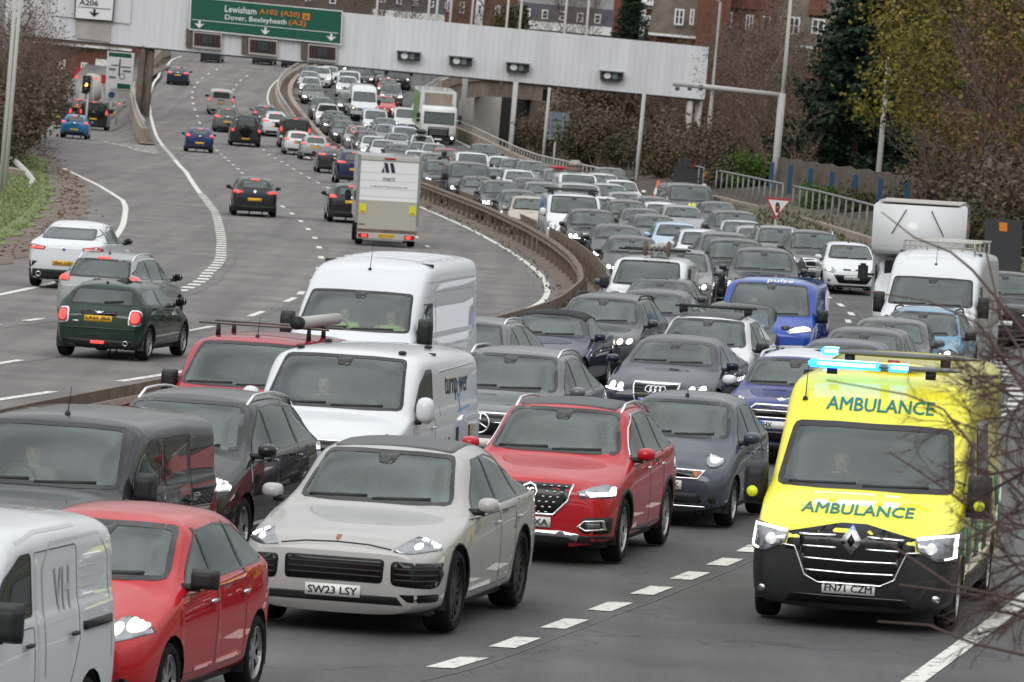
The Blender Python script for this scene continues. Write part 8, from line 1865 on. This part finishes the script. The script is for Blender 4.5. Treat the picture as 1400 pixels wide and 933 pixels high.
# --- driving away
mini=put('mini',BRG,'rb',131,492,'dark green hatchback with plate LA66 JBA driving away','car',.0,'away',out=True)
put('x4',WHT,'rb',84,396,'white coupe SUV with plate VE69 OZH driving away','car',0,'away',out=True)
put('tourer',(.30,.31,.31),'rt',146,352,'silver people carrier between the white SUV and the dark green hatchback','people carrier',.3,'away',out=True)
put('corsa',(.012,.012,.014),'rb',347,297,'black hatchback alone in the middle lane driving away','car',0,'away',out=True)
mer=put('luton_rear',None,'rb',527,338,'white box van with merit lettering driving away','box van',0,'away',out=True,name='box_van')
put('r_golf',BLK,'rb',480,306,'black hatchback hidden beside the left flank of the merit box van','car',0,'away',out=True)
put('r_hatch',(.014,.014,.016),'rb',472,456,'dark hatchback whose flank shows left of the tall white van','car',0,'away',out=True)
put('r_suv',(.012,.02,.06),'rb',484,253,'dark blue car passing behind the merit box van','car',0,'away',out=True)
put('r_saloon',(.03,.03,.034),'rb',456,238,'dark grey saloon with red lights behind the barrier bend','car',.2,'away',out=True)
put('r_golf',(.34,.35,.36),'rb',430,220,'silver hatchback in the right lane driving away','car',.2,'away',out=True)
put('r_golf',(.62,.62,.62),'rb',407,213,'white saloon backed hatch ahead of the silver hatchback','car',0,'away',out=True)
put('r_midvan',(.035,.035,.038),'rb',402,204,'dark panel van driving away by the concrete parapet','van',0,'away',out=True)
put('r_suv',WHT,'rb',376,188,'white SUV driving away left of the dark panel van','car',0,'away',out=True)
put('r_golf',(.05,.07,.09),'rb',362,174,'grey blue hatchback driving away beyond the white SUV','car',0,'away',out=True)
put('defender',BLK,'rb',335,201,'black off roader with a spare wheel on its tail','car',0,'away',out=True)
put('r_suv',(.12,.125,.13),'rb',310,182,'grey SUV driving away beyond the black off roader','car',.2,'away',out=True)
put('r_smallvan',(.55,.53,.51),'rb',301,158,'grubby white small van driving away on the far bend','van',0,'away',out=True)
put('r_hatch',(.010,.02,.10),'rb',272,209,'dark blue hatchback in the left lane beside the gore','car',0,'away',out=True)
put('r_saloon',(.010,.017,.06),'rb',242,117,'navy saloon in the left lane just short of the green sign','car',0,'away',out=True)
put('r_golf',(.02,.02,.024),'rb',286,86,'black hatchback passing beneath the green sign','car',0,'away',out=True)
put('r_suv',(.016,.016,.018),'rb',357,89,'black SUV beneath the middle lane signal','car',0,'away',out=True)
put('r_hatch',(.01,.016,.05),'rb',396,93,'navy hatchback beneath the right lane signal','car',0,'away',out=True)
# --- slip road
put('r_hatch',(.02,.16,.36),'rb',100,190,'bright blue hatchback braking on the slip road','car',0,'slip',out=True,yaw=.065)
put('r_midvan',(.03,.035,.042),'rb',76,175,'dark grey van waiting left on the slip road','van',0,'slip',out=True,yaw=.065)
put('r_midvan',(.010,.010,.011),'rb',126,178,'black van waiting right on the slip road','van',0,'slip',out=True,yaw=.06)
put('r_golf',(.25,.01,.015),'rb',104,160,'red hatchback squeezed between the two waiting vans','car',0,'slip',out=True,yaw=.065)
put('r_suv',(.18,.18,.185),'rb',164,165,'silver SUV braking beside the gore parapet','car',0,'slip',out=True,yaw=.065)
put('mixer',None,'rb',113,158,'pale concrete mixer lorry at the traffic signals','lorry',0,'slip',out=True,yaw=.06,name='concrete_mixer')
lor=put('box_lorry',None,'b',598,198,'white box lorry with green sides facing the camera','lorry',name='box_lorry')
# --- loads on roofs: separate things
def on(car,name,label,cat,lx,ly,lz,builder):
    t=thing(name,label,cat); t.matrix_world=car.matrix_world@Matrix.Translation((lx,ly,lz)); builder(t); return t
by={p[0]:p[5] for p in PLACED}
def tube_load(t):
    bm=bmesh.new(); tube(bm,[(.45,.0,.13),(-1.7,.0,.13)],.075,14); o=obj('tube',bm,'pole_grey',t); bm=bmesh.new(); lathe(bm,[(.0,-.02),(.085,-.02),(.085,.12)],14,'y'); bmesh.ops.rotate(bm,cent=(0,0,0),matrix=Matrix.Rotation(pi/2,3,'Z'),verts=bm.verts); bmesh.ops.translate(bm,vec=(.5,0,.13),verts=bm.verts); obj('end_cap',bm,'black',o)
on(red,'pipe_carrier','grey pipe carrier tube with black cap on the red van roof','pipe carrier',.0,.58,1.90,tube_load)
def pipes(t):
    bm=bmesh.new(); 
    for k in range(4): tube(bm,[(1.0,-.17+.11*k,.1),(-1.0,-.17+.11*k,.1)],.05,8)
    for k in range(3): tube(bm,[(1.0,-.11+.11*k,.2),(-1.0,-.11+.11*k,.2)],.05,8)
    obj('pipes',bm,'pale_concrete',t); bm=bmesh.new()
    for y in (-.26,.26): box(bm,(.9,y,.16),(.3,.08,.36),bev=.03)
    obj('brackets',bm,'rail_brown',t)
on(by['small white van with bundled pipes on its roof'],'pipe_bundle','bundle of pale pipes strapped to the small white van roof','pipes',-.75,.1,1.86,pipes)
def heap(t):
    bm=bmesh.new(); box(bm,(0,0,.12),(.9,.6,.2),bev=.03); obj('crate',bm,'rail_brown',t); bm=bmesh.new(); box(bm,(.05,.03,.36),(.7,.5,.3),bev=.08); obj('bundle',bm,'pale_concrete',t); bm=bmesh.new(); tube(bm,[(.5,-.4,.35),(.3,-.2,.2)],.035,6); obj('handle',bm,'rail_brown',t)
on(by['white van with heaped load on its roof'],'roof_load','heaped pale bundle and brown crate on a white van roof','load',-.3,-.1,1.84,heap)
def rbox(t): 
    bm=bmesh.new(); soft(bm,(0,0,.2),(1.5,.75,.34),2); obj('shell',bm,'plastic',t)
on(by['white estate with a black roof box'],'roof_box','black roof box on the white estate near the lorry','roof box',.1,-.1,1.48,rbox)
def rsign(t): 
    bm=bmesh.new(); soft(bm,(0,0,.06),(.2,.7,.16),2); obj('sign_shell',bm,'sign_red',t)
on(by['grey people carrier with a maroon roof sign'],'roof_sign','maroon roof sign on the grey people carrier','roof sign',.2,0,1.66,rsign)
# --- motorcycles and riders
for x,y,lb,jc,hc,pl_ in ((511,184,'dark motorcycle filtering left of the silver SUV',(.35,.38,.05),(.7,.68,.65),'rider in a dark and yellow jacket with white helmet'),(488,207,'dark motorcycle with a round lit lamp beside the parapet end',(.015,.015,.018),(.05,.05,.05),'rider in black with a black helmet beside the parapet end'),(964,311,'dark motorcycle filtering beside the pale blue saloon',(.02,.02,.024),(.62,.50,.50),'rider in black with a pale pink helmet by the pale blue saloon'),(607,254,'pale silver motorcycle squeezed beside the dark grey panel van',(.03,.03,.035),(.03,.03,.03),'rider in dark clothes on the pale silver motorcycle')):
    m_=put('motorcycle',(.03,.03,.034) if 'silver' not in lb[:12] else (.5,.5,.52),'b',x,y,lb,'motorcycle'); m_.name='motorcycle'
    bpy.context.view_layer.update(); person_at('ride',m_,-.28,0,.92,pl_,jc,hc,1.0,'motorcycle riders')
bpy.context.view_layer.update()
# --- drivers and passengers that show through the glass
def seat(car,key,side,label,jk,hair,kind=None):
    S=PROTO[key][0]; lx=S['L']/2-S['cowl']-S.get('seatx',1.18)-.02; kind=kind or ('drive' if side<0 else 'sit'); person_at(kind,car,lx,side*.36,S['dash']-.36,label,jk,hair,.93,'people inside the vehicles')
seat(cay,'coupesuv',-1,'driver of the pale grey coupe SUV in a dark jacket',(.05,.05,.06),(.06,.04,.03)); seat(cay,'coupesuv',1,'passenger in a pale blue top in the grey coupe SUV',(.30,.42,.52),(.10,.07,.05))
seat(mg,'redsuv',-1,'driver of the shiny red SUV in a dark top',(.03,.03,.035),(.25,.2,.15)); seat(mg,'redsuv',1,'passenger of the shiny red SUV in a grey top',(.14,.13,.13),(.05,.035,.03))
seat(mic,'micra',-1,'fair haired driver of the dark grey hatchback with round lamps',(.05,.06,.06),(.35,.25,.13)); seat(tur,'signvan',-1,'driver of the turnpower van in a dark top',(.05,.035,.03),(.04,.03,.02)); seat(amb,'ambulance',-1,'ambulance driver in a dark jacket with pale collar',(.012,.02,.018),(.12,.10,.08))
seat(ber,'berlingo',-1,'driver of the black small van in a pale grey top',(.22,.2,.18),(.05,.04,.03)); seat(tal,'tallvan',-1,'driver of the tall white van in a yellow hi vis vest',(.48,.72,.08),(.05,.04,.03)); seat(tal,'tallvan',1,'passenger of the tall white van in a yellow hi vis vest',(.48,.72,.08),(.06,.04,.03)); seat(buz,'buzz',-1,'driver of the bright blue van in a yellow hi vis vest',(.48,.75,.06),(.04,.03,.02))
seat(cou,'countryman',-1,'driver of the royal blue crossover in a dark coat',(.04,.04,.045),(.1,.07,.05)); seat(aud,'audi',-1,'driver of the navy four ring saloon in a grey top',(.15,.15,.15),(.05,.04,.03)); seat(note,'note',-1,'driver of the red hatchback in dark clothing',(.04,.04,.04),(.03,.02,.02)); seat(cab,'cabrio',1,'passenger of the navy convertible in a brown top',(.12,.09,.07),(.12,.08,.05))
bpy.data.scenes.remove(_tmp)
for _m in list(_tc.values())+list(_sc.values()):
    bpy.data.meshes.remove(_m)
